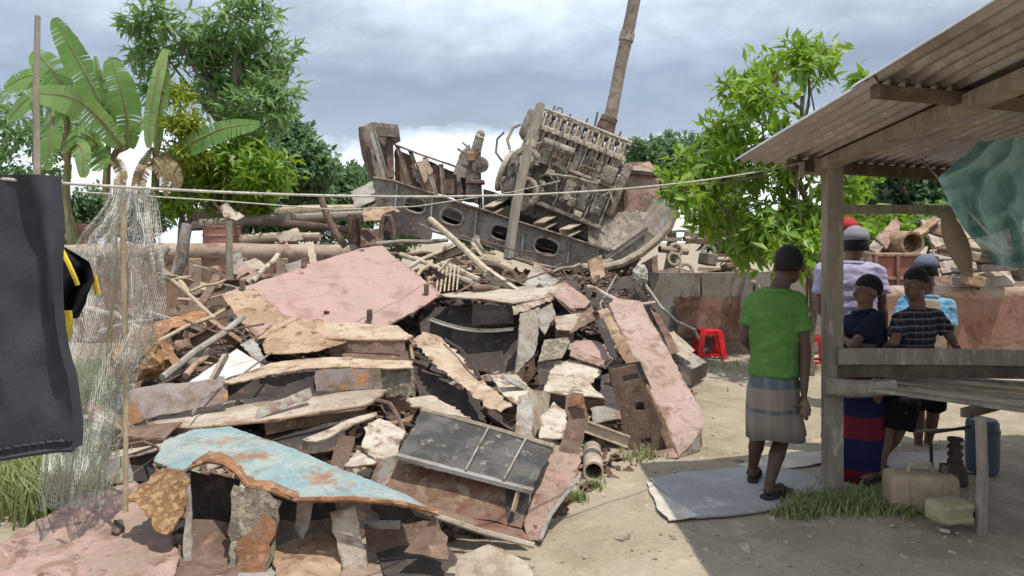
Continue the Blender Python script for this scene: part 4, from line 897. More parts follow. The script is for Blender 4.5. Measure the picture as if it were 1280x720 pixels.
for i, (lab, m, pts) in enumerate((('rusty brown plate at the bottom edge under the crusted flap', 'brown', [(200, 690, 3.9), (262, 664, 4.06), (300, 690, 3.9), (290, 790, 3.2), (190, 790, 3.2)]), ('dull grey plate at the bottom edge under the prop plate', 'grey', [(268, 704, 3.82), (340, 688, 3.92), (380, 724, 3.66), (360, 800, 3.15), (280, 790, 3.2)]),
        ('tan plate at the bottom edge left of the pale strip', 'tan', [(340, 690, 3.9), (400, 668, 4.03), (428, 690, 3.9), (424, 790, 3.2), (352, 770, 3.3)]), ('faded red plate at the bottom edge under the pale strip', 'pinkdark', [(412, 720, 3.7), (470, 698, 3.86), (520, 712, 3.76), (520, 790, 3.2), (420, 800, 3.15)]),
        ('dark plate at the bottom edge below the turquoise tip', 'dark', [(470, 686, 3.95), (548, 668, 4.06), (572, 700, 3.85), (560, 790, 3.2), (500, 780, 3.25)]), ('pale bent plate at the bottom edge below the red girder', 'pale', [(548, 700, 3.86), (610, 686, 3.95), (668, 712, 3.8), (650, 790, 3.2), (560, 790, 3.2)]),
        ('low rusty box side closing the left gap under the turquoise plate', 'brown', [(236, 648, 4.08), (292, 654, 4.06), (292, 690, 3.98), (238, 690, 3.98)]), ('low grey box side between the prop plate and the pale strip', 'shiprust', [(346, 652, 4.0), (418, 648, 4.0), (420, 690, 3.92), (348, 694, 3.92)]), ('low rusty box side right of the pale strip', 'brown', [(456, 656, 3.98), (540, 652, 4.0), (548, 690, 3.94), (462, 692, 3.92)]),
        ('narrow crooked rib under the rusty rim of the turquoise plate', 'grey', [(372, 626, 3.86), (392, 627, 3.85), (384, 668, 3.86), (368, 660, 3.88)]))):
    piece(lab, m, pts, seed=i, bend=.03)
# charred girder in the foreground
g = empty('box_girder', W3((580, 640)), 'charred black plate on an oxide red girder in the foreground', 'girder')
piece('', 'char', [(498, 568, 4.389), (527, 514, 4.845), (600, 533, 4.750), (692, 560, 4.607), (664, 612, 4.199), (580, 590, 4.275)], parent=g, name='charred_plate', th=.016, bend=.01, rag=.01)
for t in (.52, .80):
    p, q = at(527, 514, 4.845).lerp(at(692, 560, 4.607), t), at(498, 568, 4.389).lerp(at(664, 612, 4.199), t); up = Vector((0, -.02, .02))
    mk('weld_seam', tube([p + up, p.lerp(q, .5) + up, q + up], .008, 5, jit=.3), M['greyL'], g)
mk('top_edge', tube([at(527, 512, 4.845), at(565, 522, 4.797), at(600, 531, 4.750), at(692, 558, 4.607)], .018, 6, jit=.5), M['pale'], g)
mk('lower_flange', prof(at(496, 570, 4.370), at(666, 614, 4.180), p_rect(.05, .022)), M['grey'], g)
piece('', 'redweb', [(494, 575, 4.446), (660, 616, 4.275), (652, 660, 4.142), (560, 640, 4.199), (480, 615, 4.294)], parent=g, name='web', bend=.015, th=.014)
piece('', 'redweb', [(466, 596, 4.370), (480, 610, 4.275), (560, 640, 4.180), (652, 662, 4.114), (664, 676, 4.037), (600, 662, 4.037), (545, 642, 4.085), (470, 608, 4.256)], parent=g, name='bottom_flange', bend=.01, th=.014)
mk('bottom_edge', tube([at(520, 634, 4.066), at(545, 645, 4.028), (at(600, 664, 3.990)), at(668, 682, 3.933)], .016, 6, jit=.3), M['pale'], g)
mk('stiffener', prof(at(648, 614, 4.199), at(641, 640, 4.142), p_rect(.012, .035)), M['tan'], g)
piece('', 'char', [(632, 612, 4.275), (662, 618, 4.275), (652, 662, 4.142), (634, 652, 4.161)], parent=g, name='end_gusset', th=.014)
# pieces right of it
a = piece('pinkish bent flange ending in a narrow foot in front of the pipe', 'pinkdark', [(664, 612, 4.42), (672, 585, 4.6), (690, 566, 4.75), (706, 572, 4.75), (722, 576, 4.75), (722, 596, 4.6), (706, 620, 4.45), (690, 640, 4.3), (676, 676, 4.12), (660, 676, 4.12), (655, 650, 4.25)], bend=.025, rag=.02); edge(a, 'grey', [(722, 598, 4.58), (704, 622, 4.42), (688, 644, 4.27), (675, 676, 4.1)], .012)
piece('upright rust brown tongue plate beside the short pipe', 'brown', [(694, 576, 4.85), (702, 552, 4.95), (709, 530, 5.0), (709, 492, 5.1), (728, 491, 5.1), (736, 520, 5.05), (730, 548, 5.0), (722, 572, 4.9)], bend=.03, rag=.015)
piece('orange streaked lip on the tongue plate', 'orange', [(710, 508, 5.05), (714, 494, 5.06), (729, 493, 5.06), (734, 512, 5.02), (722, 505, 5.0)], bend=.02)
pp = [at(740, 562, 5.75), at(741, 578, 5.5), at(742, 590, 5.25)]
o = mk('pipe_stub', tube(pp, [.068, .070, .072], 18, hollow=.8), M['pale']); tag(o, 'short pale pipe with its dark open end towards the camera', 'pipe')
o = mk('timber_beam', prof(at(728, 540, 5.55), at(783, 560, 5.5), p_chan(.05, .09, .015), roll=.3), M['woodL']); tag(o, 'short tan channel beam behind the pipe end', 'beam')
a = piece('bright cream torn plate left of the charred plate', 'cream', [(455, 536, 5.3), (475, 521, 5.5), (507, 537, 5.35), (498, 560, 5.1), (492, 583, 4.9), (470, 576, 4.95), (452, 560, 5.1)], rag=.02); drop(a, 'brown', [(452, 560, 5.1), (470, 576, 4.95), (492, 583, 4.9)], .09)
piece('pale lower scrap under the bright cream plate', 'cream', [(430, 584, 4.95), (446, 560, 5.15), (475, 572, 5.0), (468, 590, 4.85), (455, 588, 4.88)])
piece('brown upright plate edge between the cream scraps', 'brown', [(412, 582, 5.0), (426, 545, 5.1), (445, 548, 5.1), (430, 588, 4.95)])
piece('grey bent plate corner beside the oxide red girder', 'grey', [(462, 605, 4.8), (474, 576, 4.95), (496, 570, 4.9), (494, 590, 4.75), (478, 610, 4.7)])
piece('red tinted plate corner touching the girder web', 'pinkdark', [(478, 608, 4.68), (488, 580, 4.8), (500, 576, 4.75), (496, 600, 4.62)])
o = mk('bent_strap', tube([at(470, 500, 6.0), at(488, 505, 5.9), (at(497, 520, 5.7)), at(505, 540, 5.45)], .018, 6), M['brown']); tag(o, 'bent dark strap above the cream torn plate', 'strap')
piece('crumpled pale strip along the top of the charred plate', 'pale', [(500, 500, 5.9), (525, 497, 5.9), (570, 508, 5.7), (587, 520, 5.5), (580, 528, 5.35), (545, 520, 5.35), (515, 512, 5.5)], bend=.05, rag=.03, res=.06)
piece('thin pale blade in the dark left of the cream plate', 'pale', [(378, 548, 5.3), (470, 513, 5.6), (472, 517, 5.55), (395, 552, 5.2)], rag=.02)
piece('dark slab standing in for the shade under the long pale cream plate', 'dark', [(330, 540, 5.75), (432, 520, 5.9), (430, 560, 5.7), (340, 575, 5.5)])  # shade of the gap is put into a dark sheet
piece('folded light grey angle standing in the middle of the heap', 'greyL', [(648, 492, 5.75), (664, 486, 5.8), (668, 520, 5.6), (664, 552, 5.4), (643, 545, 5.45)], bend=.01)
piece('folded right flap of the light grey angle', 'pale', [(664, 486, 5.8), (688, 492, 6.1), (684, 520, 5.9), (666, 552, 5.42), (668, 520, 5.6)], bend=.01)
piece('pale triangular plate beside the tongue plate', 'cream', [(676, 520, 5.55), (692, 506, 5.75), (708, 516, 5.6), (708, 548, 5.25), (674, 548, 5.25)], bend=.01)
# centre: tan sheet over the dark hollow
a = piece('dusty tan sheet roofing a dark hollow at the centre of the heap', 'pale', [(545, 372, 8.2), (600, 362, 8.7), (690, 357, 8.9), (706, 351, 9.0), (704, 360, 8.4), (680, 372, 7.9), (642, 384, 7.5), (590, 379, 7.6), (556, 378, 7.7)], bend=.02)
piece('', 'pale', [(640, 383, 7.5), (704, 358, 8.35), (710, 368, 8.3), (672, 382, 7.7), (642, 394, 7.45)], parent=a, name='folded_lip', rag=.02)
piece('inner side of the hollow coloured dark for the shade under the tan sheet', 'dark', [(560, 384, 8.2), (650, 386, 7.9), (646, 470, 7.3), (570, 460, 7.6)], bend=.02)  # coloured darker to hold the shade of the hollow
piece('back plate of the hollow coloured dark for the shade under the tan sheet', 'dark', [(522, 388, 8.4), (575, 380, 8.4), (580, 460, 7.9), (530, 440, 7.9)])  # back of the hollow, its shade also in the colour
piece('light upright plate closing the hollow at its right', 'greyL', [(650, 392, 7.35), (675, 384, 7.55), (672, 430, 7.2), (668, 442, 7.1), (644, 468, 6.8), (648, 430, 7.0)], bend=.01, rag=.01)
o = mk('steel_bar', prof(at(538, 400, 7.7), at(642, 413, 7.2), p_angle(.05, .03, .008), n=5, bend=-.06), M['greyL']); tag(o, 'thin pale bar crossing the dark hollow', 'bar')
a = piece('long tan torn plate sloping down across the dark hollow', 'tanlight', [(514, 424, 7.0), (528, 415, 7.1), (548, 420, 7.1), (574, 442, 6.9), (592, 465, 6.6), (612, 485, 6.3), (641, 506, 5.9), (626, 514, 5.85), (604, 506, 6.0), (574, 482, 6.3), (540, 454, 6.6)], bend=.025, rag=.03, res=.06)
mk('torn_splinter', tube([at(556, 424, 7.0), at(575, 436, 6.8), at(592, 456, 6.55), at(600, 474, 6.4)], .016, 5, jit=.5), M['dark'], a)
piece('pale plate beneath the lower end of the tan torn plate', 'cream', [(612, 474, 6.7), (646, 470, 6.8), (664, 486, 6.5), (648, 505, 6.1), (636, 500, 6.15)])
piece('dark slab standing in for the black shade deep inside the central hollow', 'dark', [(520, 460, 6.9), (600, 500, 6.6), (610, 540, 6.2), (525, 520, 6.4)])  # dark sheet paints the deep shade of the hollow
# cluster right of centre
cl = (('small tilted plate under the fold of the tan sheet', 'pinkdark', [(690, 372, 7.9), (706, 352, 8.7), (738, 376, 8.2), (732, 386, 7.9), (712, 390, 7.7)]),
      ('pale square plate between dark gaps right of centre', 'pale', [(693, 396, 7.6), (728, 392, 7.7), (716, 414, 7.2), (696, 412, 7.2)]),
      ('brown triangular plate beside the pale square plate', 'brown', [(728, 392, 7.65), (740, 382, 7.8), (746, 398, 7.5), (712, 418, 7.1)]),
      ('crusted square plate leaning against the light upright plate', 'lichen', [(680, 426, 7.1), (714, 420, 7.2), (702, 450, 6.7), (672, 454, 6.7)]),
      ('pink tinted short plank plate right of centre', 'pink', [(712, 424, 7.3), (744, 424, 7.3), (770, 436, 7.0), (762, 452, 6.8), (738, 444, 6.9), (710, 436, 7.0)]),
      ('dark red corner plate above the white torn plate', 'dark', [(672, 456, 6.8), (700, 452, 6.9), (690, 478, 6.5), (674, 482, 6.4)]),
      ('white torn plate right of the grey angle', 'cream', [(694, 452, 6.8), (745, 452, 6.8), (752, 466, 6.6), (738, 480, 6.4), (756, 500, 6.1), (720, 497, 6.0), (678, 488, 6.1)]),
      ('grey shard above the crusted square plate', 'grey', [(672, 388, 7.7), (690, 378, 7.9), (694, 396, 7.6), (682, 412, 7.3), (674, 405, 7.4)]),
      ('triangular grey brown plate above the tan sheet', 'greyL', [(652, 360, 8.9), (668, 330, 9.6), (702, 346, 9.4), (690, 358, 9.0)]),
      ('long dark plate edge left of the big slanted slab', 'dark', [(744, 400, 7.3), (754, 396, 7.3), (772, 446, 6.6), (764, 450, 6.6)]),
      ('dark plate standing in for the shaded box opening behind the slanted slab', 'dark', [(752, 470, 6.5), (775, 462, 6.5), (782, 530, 6.0), (735, 530, 6.0), (748, 500, 6.2)]),  # opening drawn as a dark sheet, its shade in the colour
      ('thin grey sheet in the shade behind the slab', 'grey', [(738, 510, 6.0), (772, 505, 6.1), (776, 525, 5.9), (742, 530, 5.85)]),
      ('reddish slat below the tan sheet fold', 'pinkdark', [(716, 436, 6.9), (756, 450, 6.7), (752, 458, 6.6), (712, 446, 6.75)]))
for i, (lab, m, pts) in enumerate(cl):
    o = piece(lab, m, pts, seed=i)
    if i in (0, 1, 4, 6): k = sorted(range(len(pts)), key=lambda t: -pts[t][1])[:3]; drop(o, ('dark', 'brown')[i % 2], [pts[t] for t in sorted(k, key=lambda t: pts[t][0])], .14)
# big slanted slab with a punched bracket below
s = piece('big worn pinkish brown slab leaning at the right end of the heap', 'slab', [(760, 384, 7.5), (768, 376, 7.6), (800, 378, 7.6), (826, 420, 7.1), (858, 478, 6.55), (881, 522, 6.15), (876, 540, 6.02), (849, 571, 5.8), (832, 530, 6.0), (796, 456, 6.6)], bend=.015, th=.05, rag=.012)
piece('', 'tan', [(746, 388, 7.48), (760, 383, 7.48), (797, 456, 6.56), (833, 531, 5.97), (848, 572, 5.77), (838, 566, 5.85), (790, 470, 6.5)], parent=s, name='slab_side', th=.02)
b = empty('punched_bracket', at(805, 568, 6.0), 'rusty upright bracket with square holes under the slanted slab', 'bracket')
hs = [[at(793, 502, 6.0), at(805, 502, 6.0), at(806, 513, 6.0), at(795, 513, 6.0)], [at(801, 549, 6.0), at(814, 547, 6.0), at(815, 556, 6.0), at(803, 558, 6.0)], [at(777, 470, 6.0), at(798, 466, 6.0), at(800, 473, 6.0), at(779, 478, 6.0)]]
mk('bracket_plate', sheet([at(762, 462, 6.0), at(795, 456, 6.0), at(842, 562, 6.0), at(826, 574, 6.0), at(784, 566, 6.0)], .02, .004, .006, .08, holes=hs), M['brown'], b)
mk('bracket_back', sheet([at(760, 460, 6.35), at(800, 452, 6.35), at(845, 560, 6.35), at(780, 566, 6.35)], .02, .004, .006, .12), M['dark'], b)
mk('foot_scrap', sheet([at(818, 565, 5.85), at(842, 560, 5.82), at(848, 572, 5.75), at(832, 574, 5.78)], .02, .01, .01, .06), M['pinkdark'], b)
for lab, m, pts in (('dusty plate half buried behind the slanted slab', 'pale', [(826, 420, 8.3), (842, 414, 8.6), (868, 438, 8.6), (858, 450, 8.0), (842, 440, 8.1)]), ('thin dark plate standing behind the slab', 'brown', [(812, 384, 8.6), (826, 396, 8.5), (850, 436, 8.1), (840, 440, 8.0)]), ('small dark block right of the slanted slab', 'dark', [(850, 458, 7.4), (863, 458, 7.4), (864, 482, 7.2), (852, 478, 7.2)]), ('grey heap edge plate near the wall foot', 'greyL', [(836, 446, 8.4), (868, 440, 8.9), (884, 452, 9.0), (856, 466, 8.2)])):
    piece(lab, m, pts)
# upper left rubbish: orange sheet, crusted lump, poles
piece('bright orange rusted sheet at the upper left of the heap', 'orange', [(178, 402, 7.6), (215, 394, 7.8), (252, 386, 8.0), (262, 392, 7.9), (250, 402, 7.6), (215, 412, 7.4), (200, 426, 7.1), (184, 416, 7.3)], bend=.05, rag=.03)
piece('orange strip hanging below the rusted sheet', 'orange', [(192, 424, 7.2), (202, 422, 7.2), (226, 452, 6.8), (216, 458, 6.75)])
def lump(label, c, r, mat, seed, name='rusted_lump', cat='rust lump', amp=.35):
    v, f = ico((0, 0, 0), 1, 4)
    vs = []
    for p in v:
        k = 1 + amp * (NZ(p, 1.6, seed) + .5 * NZ(p, 4.5, seed) + .25 * NZ(p, 11, seed)); vs.append(Vector(c) + Vector((p.x * r[0], p.y * r[1], p.z * r[2])) * k)
    o = mk(name, (vs, f), M[mat]); tag(o, label, cat)
lump('knobbly crusted rust lump at the left edge of the heap', at(176, 448, 6.9), (.24, .22, .22), 'crust', 3)
lump('dark round coil of rusted scrap beside the orange strip', at(228, 438, 7.1), (.10, .1, .1), 'brown', 4)
POLES = ((203, 472, 6.3, 304, 396, 7.6, .032, 'greyL', 'thick pale pipe slanting up at the left of the heap'), (192, 430, 6.9, 290, 382, 8.1, .02, 'bamboo', 'thin pale stick across the orange rusted sheet'), (215, 350, 9, 268, 398, 7.7, .022, 'bamboo', 'bamboo stick crossing in front of the left wall'),
         (225, 352, 9.2, 236, 368, 8.8, .03, 'bamboo', 'short bamboo joint against the left wall'), (238, 364, 8.8, 282, 350, 9.2, .018, 'bamboo', 'thin bamboo pointing towards the wooden post'), (232, 470, 6.5, 262, 438, 7.1, .03, 'tan', 'short rusty rod under the pale pipe'),
         (316, 352, 9.2, 348, 318, 10, .035, 'cream', 'white painted stick behind the pink deck plate'), (500, 318, 9.9, 590, 352, 8.9, .03, 'woodL', 'bleached pole running down from the girder'), (538, 274, 10.4, 630, 358, 8.8, .042, 'woodL', 'long bleached pole leaning below the girder holes'),
         (470, 305, 10, 560, 300, 10.3, .03, 'wood', 'grey stick lying along the left of the wreck'), (505, 338, 9.3, 565, 305, 10.2, .028, 'woodL', 'bleached stick in the tangle above the pink plate'), (520, 346, 9, 540, 326, 9.6, .025, 'bamboo', 'short stick at the top corner of the slatted frame'),
         (560, 345, 9.1, 612, 362, 8.7, .035, 'wood', 'grey stick above the tan sheet'), (575, 322, 9.6, 640, 330, 9.6, .03, 'wood', 'grey stick under the third oval hole'), (470, 320, 9.8, 530, 316, 10, .025, 'brown', 'brown rod behind the top of the pink plate'), (552, 330, 9.3, 600, 350, 8.9, .04, 'woodL', 'stout bleached stick in the tangle'),
         (735, 358, 8.4, 770, 374, 8.1, .022, 'cream', 'pale stick above the slanted slab'), (765, 382, 7.9, 818, 378, 8.3, .02, 'woodL', 'thin pale stick behind the top of the slab'), (690, 340, 9.3, 725, 330, 9.6, .018, 'wood', 'thin twig rod under the bow'), (640, 322, 9.8, 700, 345, 9.3, .022, 'brown', 'brown rod below the fourth oval hole'))
for x0, y0, Y0, x1, y1, Y1, r, m, lab in POLES:
    p, q = at(x0, y0, Y0), at(x1, y1, Y1); o = mk('pole', tube([p, p.lerp(q, .35) + Vector((0, 0, .015)), p.lerp(q, .7) + Vector((.01, 0, -.01)), q], [r, r * .97, r * 1.02, r * .9], 8, jit=.12), M[m]); tag(o, lab, 'pole')
gr = empty('wooden_rack', at(558, 366, 8.7), 'small slatted wooden rack standing behind the pink plate', 'rack')
for i in range(6): mk('slat', prof(at(545 + i * 5.2, 366 - i * .6, 8.65), at(549 + i * 5.0, 336 - i * .8, 9.0), p_rect(.018, .02)), M['bamboo'], gr)
mk('rail', prof(at(542, 342, 8.95), at(584, 332, 9.0), p_rect(.03, .03)), M['woodL'], gr); mk('rail', prof(at(538, 350, 8.85), at(560, 328, 9.05), p_rect(.03, .03)), M['woodL'], gr)
o = mk('curved_rib', tube([at(600, 330, 9.6), at(622, 332, 9.5), at(640, 340, 9.3), at(648, 352, 9.1), at(644, 360, 9.0)], .035, 8), M['brown']); tag(o, 'curved steel rib beside the foot of the timber pole', 'rib')
o = mk('steel_ring', tube([at(636 + 7 * math.cos(a), 347 + 9 * math.sin(a), 9.1) for a in np.linspace(0, 6.28, 15)], .03, 7, cap=False), M['brown']); tag(o, 'small rusty ring inside the curved rib', 'ring')

for i, (pts, r, m, lab) in enumerate((
         ([(560, 372, 8.1), (600, 350, 8.6), (650, 352, 8.6), (690, 338, 9.2)], .011, 'brown', 'wavy rod above the tan sheet'), 
        ([(340, 440, 6.7), (300, 470, 6.3), (250, 500, 5.9), (240, 520, 5.7)], .009, 'grey', 'grey wire hanging over the violet box side'),  ([(770, 345, 9.2), (750, 380, 8.2), (765, 420, 7.4)], .010, 'grey', 'drooping wire at the top of the slanted slab'),
        ([(230, 400, 7.6), (270, 415, 7.3), (330, 405, 7.5)], .010, 'brown', 'rusty wire left of the brown curled plate'),  ([(600, 300, 10.4), (640, 312, 10.2), (690, 318, 10.3)], .012, 'brown', 'bent rod along the foot of the girder'), ([(130, 560, 5.2), (180, 552, 5.2), (235, 575, 5.0)], .009, 'brown', 'rusty wire left of the turquoise plate'))):
    o = mk('bent_rod', tube([at(x, y, Y - .12) for x, y, Y in pts], r, 6), M[m]); tag(o, lab, 'rod')
# ------------------------------------------------------------------ small loose scrap: individuals that nothing tells apart
def scatter():
    q = random.Random(99); meshes = {}
    kinds = ('torn_offcut', 'angle_bar', 'flat_bar', 'pipe_piece', 'channel_piece')
    def make(k, j):
        if k == 'torn_offcut':
            n = q.randint(4, 7); a = sorted(q.uniform(0, 6.28) for _ in range(n)); r = q.uniform(.11, .24)
            a = [i * 6.28 / n + q.uniform(-.4, .4) for i in range(n)]
            P = [Vector((math.cos(t) * r * q.uniform(.6, 1.3), math.sin(t) * r * q.uniform(.6, 1.2), q.uniform(-.05, .05))) for t in a]
            return sheet(P, .012, .03, .012, .06, seed=j)
        l = q.uniform(.25, .55)
        if k == 'angle_bar': return prof((-l, 0, 0), (l, 0, 0), p_angle(.07, .06, .009), n=4, bend=q.uniform(-.08, .08))
        if k == 'flat_bar': return prof((-l, 0, 0), (l, 0, 0), p_rect(q.uniform(.05, .12), .012), n=5, bend=q.uniform(-.15, .15))
        if k == 'pipe_piece': return tube([(-l, 0, 0), (-l * .3, 0, q.uniform(-.03, .03)), (l * .3, 0, q.uniform(-.03, .03)), (l, 0, 0)], q.uniform(.02, .04), 10, hollow=.75)
        return prof((-l, 0, 0), (l, 0, 0), p_chan(.06, .11, .01))
    mats = ('brown', 'tan', 'pale', 'grey', 'dark', 'pinkdark', 'greyL', 'tanlight', 'cream')
    word = {'brown': 'brown rusty', 'tan': 'tan rusty', 'pale': 'dusty pale', 'grey': 'grey', 'dark': 'dark rusty', 'pinkdark': 'faded red', 'greyL': 'light grey', 'tanlight': 'light tan', 'cream': 'cream painted'}
    noun = {'torn_offcut': 'torn plate offcut', 'angle_bar': 'angle bar', 'flat_bar': 'bent flat bar', 'pipe_piece': 'piece of pipe', 'channel_piece': 'channel piece'}
    anchors = ((390, 590, 'under the turquoise plate'), (590, 560, 'behind the charred plate'), (690, 610, 'beside the bent pink flange'), (470, 545, 'beside the cream torn plate'), (230, 540, 'left of the turquoise plate'), (330, 505, 'near the long pale plate'), (200, 500, 'beside the violet box side'), (180, 440, 'around the crusted lump'), (260, 420, 'near the white board'), (310, 400, 'at the left corner of the pink plate'), (420, 360, 'under the pink deck plate'), (420, 440, 'near the brown curled plate'),
        (520, 330, 'in the tangle behind the pink plate'), (590, 340, 'in the tangle below the girder'), (660, 340, 'at the foot of the timber pole'), (720, 350, 'below the bow rim'), (600, 420, 'in the central hollow'), (560, 490, 'below the torn tan plate'), (690, 400, 'right of the central hollow'), (720, 440, 'left of the slanted slab'), (700, 480, 'beside the white torn plate'), (660, 520, 'beside the folded grey angle'), (740, 540, 'behind the short pipe'), (800, 520, 'around the punched bracket'), (840, 430, 'behind the slanted slab'))
    def put(x, y, z, deep):
        k = q.choices(kinds, (5, 2, 2, 1.2, 1.2))[0]; m = q.choices(mats, (4, 3, 1.5, 2, 5, 2, 1, 1, .5) if deep else (4, 3, 3, 2, 3, 2, 2, 2, 1.5))[0]; j = q.randrange(3)
        if (k, m, j) not in meshes:
            o = mk(k, make(k, j), M[m], local=True, loc=(0, 0, 0)); meshes[(k, m, j)] = o.data
        else:
            o = bpy.data.objects.new(k, meshes[(k, m, j)]); COL.objects.link(o)
        o.location = (x, y, z); o.rotation_euler = (q.gauss(.1, .4), q.gauss(0, .35), q.uniform(0, 6.28))
        px, py = 640 + F * x / y, HZ - F * (z - CH) / y; an = min(anchors, key=lambda t: (t[0] - px) ** 2 + (t[1] - py) ** 2)[2]
        tag(o, f'small {word[m]} {noun[k]} {an}', 'scrap metal', f'loose {word[m]} {noun[k]}s in the heap')
    n = 0
    for _ in range(2000):                                 # deep down between the big pieces
        if n >= 110: break
        y = q.uniform(4.9, 9.2); l, r = lin(XL, y), lin(XR, y); x = q.uniform(l + .3, r - .2); h = HH(x, y)
        if h < .02: continue
        put(x, y, h + q.uniform(.02, .08), True); n += 1
    for zx0, zx1, zy0, zy1, cnt, of in ((485, 640, 310, 362, 22, .1), (150, 245, 395, 470, 14, .15), (680, 765, 385, 505, 9, .35), (120, 300, 520, 575, 6, .25), (270, 350, 330, 380, 6, .5)):
        for _ in range(cnt):                              # loose on top where the photograph shows small stuff
            px, py = q.uniform(zx0, zx1), q.uniform(zy0, zy1); p = at(px, py, D(py) + of + q.uniform(0, .3)); put(p.x, p.y, p.z, False)
    # crumbs nobody could count
    V, Fc = [], []
    for _ in range(3200):
        y = q.uniform(4.2, 12.2); l, r = lin(XL, y), lin(XR, y); x = q.uniform(l + .1, r + .05)
        s = q.uniform(.015, .06); e = Euler((q.uniform(-1, 1), q.uniform(-1, 1), q.uniform(0, 6))).to_matrix()
        v, f = box((x, y, max(HH(x, y), gz(x, y)) + s * .1), (s * q.uniform(.8, 3.5), s, s * q.uniform(.15, .6)), e); k = len(V); V += v; Fc += [tuple(i + k for i in g_) for g_ in f]
    o = mk('scrap_crumbs', (V, Fc), M['brown'], smooth=0, loc=(0, 0, 0)); tag(o, 'rusty crumbs and chips covering the scrap heap', 'debris', kind='stuff')
scatter()
# ------------------------------------------------------------------ things on and behind the left wall
def pole(label, pts, r, m, cat='pole', name='pole', n=8, jit=.1):
    o = mk(name, tube([at(*p) for p in pts], r, n, jit=jit), M[m]); tag(o, label, cat); return o
pole('wooden post standing in front of the left wall', [(288, 402, 9.6), (287, 340, 9.6), (286, 276, 9.6)], [.05, .048, .045], 'wood', 'post', 'wooden_post')
pole('short rusty stump on the wall coping', [(443, 306, 12.1), (442, 268, 12.1)], [.10, .10], 'brown', 'post', 'rusty_stump', 10)
pole('curved rusty bar rising above the wall', [(432, 308, 12), (418, 290, 12), (408, 268, 12), (401, 247, 12)], [.06, .06, .055, .05], 'brown', 'bar', 'curved_bar')
for p0, p1, r, lab, m in (((225, 283, 13.2), (470, 268, 13.6), .10, 'lowest long log lying on the wall', 'wood'), ((330, 268, 13.8), (450, 262, 14), .12, 'upper long log on the log stack', 'woodL'), ((330, 278, 13.1), (462, 290, 13.1), .07, 'thin log in front of the log stack', 'woodD'), ((80, 298, 13), (205, 286, 13.2), .08, 'log behind the fishing net', 'wood'), ((300, 300, 12.9), (400, 296, 12.9), .09, 'round pale log lying low behind the coping', 'woodL')):
    a, b = at(*p0), at(*p1); o = mk('log', tube([a, a.lerp(b, .4) + Vector((0, 0, .02)), b], [r, r * .95, r * .85], 10, jit=.1), M[m]); tag(o, lab, 'log')
for x, w, h, lab in ((278, 46, 24, 'red rusty drum left of the logs behind the wall'), (108, 24, 26, 'red rusty drum behind the hanging garment')):
    c = at(x, 306, 12.9); root = empty('oil_drum', c, lab, 'drum', None)
    r = w / 2 / F * 12.9; hh = h / F * 12.9
    mk('drum_body', tube([c, c + Vector((0, 0, hh))], r, 18), M['redbox'], root)
    for t in (.05, .5, .95): mk('hoop', tube([c + Vector((0, 0, hh * t - .015)), c + Vector((0, 0, hh * t + .015))], r * 1.04, 18), M['pinkdark'], root)
for i, (pts, m, lab) in enumerate((([(275, 258, 12.7), (284, 252, 12.7), (292, 262, 12.7), (306, 270, 12.7), (296, 276, 12.6), (280, 272, 12.6)], 'cream', 'crumpled pale yellow wrapping on the red drum'), ([(262, 248, 12.8), (266, 248, 12.8), (282, 268, 12.7), (278, 270, 12.7)], 'brown', 'thin dark stick poking up beside the pale wrapping'),
        ([(345, 292, 12.6), (372, 286, 12.7), (380, 300, 12.5), (350, 304, 12.5)], 'pale', 'crumpled pale lump among the logs'), ([(296, 330, 11.6), (318, 322, 11.8), (336, 332, 11.5), (300, 338, 11.3)], 'pale', 'pale plate leaning on the front of the left wall'), ([(355, 330, 11.2), (386, 322, 11.4), (390, 330, 11.2), (360, 340, 11)], 'grey', 'grey ribbed sheet behind the pink plate'),
        ([(400, 340, 10.6), (432, 322, 11), (440, 330, 10.7), (404, 350, 10.3)], 'pinkdark', 'reddish offcut behind the upper edge of the pink plate'), ([(288, 345, 11), (300, 330, 11.2), (330, 340, 11), (320, 356, 10.6)], 'pinkdark', 'reddish plate corner behind the white painted stick'), ([(384, 304, 11.3), (391, 302, 11.3), (396, 330, 11), (388, 330, 11)], 'woodL', 'short light plank upright behind the pink plate'),
        ([(235, 262, 14.5), (300, 258, 14.5), (300, 285, 14.5), (235, 288, 14.5)], 'wood', 'brown weathered board behind the red drum'), ([(440, 290, 12.4), (476, 286, 12.4), (480, 304, 12.2), (446, 308, 12.2)], 'brown', 'rusty plate filling the corner beside the stump'))):
    o = mk('scrap_plate', sheet([at(*p) for p in pts], .03, .03, .02, .12, seed=i), M[m]); tag(o, lab, 'scrap')
pole('dark grey hose looped over the left wall', [(234, 280, 11.9), (230, 300, 11.85), (226, 325, 11.85), (220, 343, 11.85), (210, 346, 11.85), (201, 336, 11.85), (201, 320, 11.9), (210, 310, 12.0)], [.08, .09, .1, .09, .08, .07, .06, .05], 'grey', 'hose', 'thick_hose', 10)
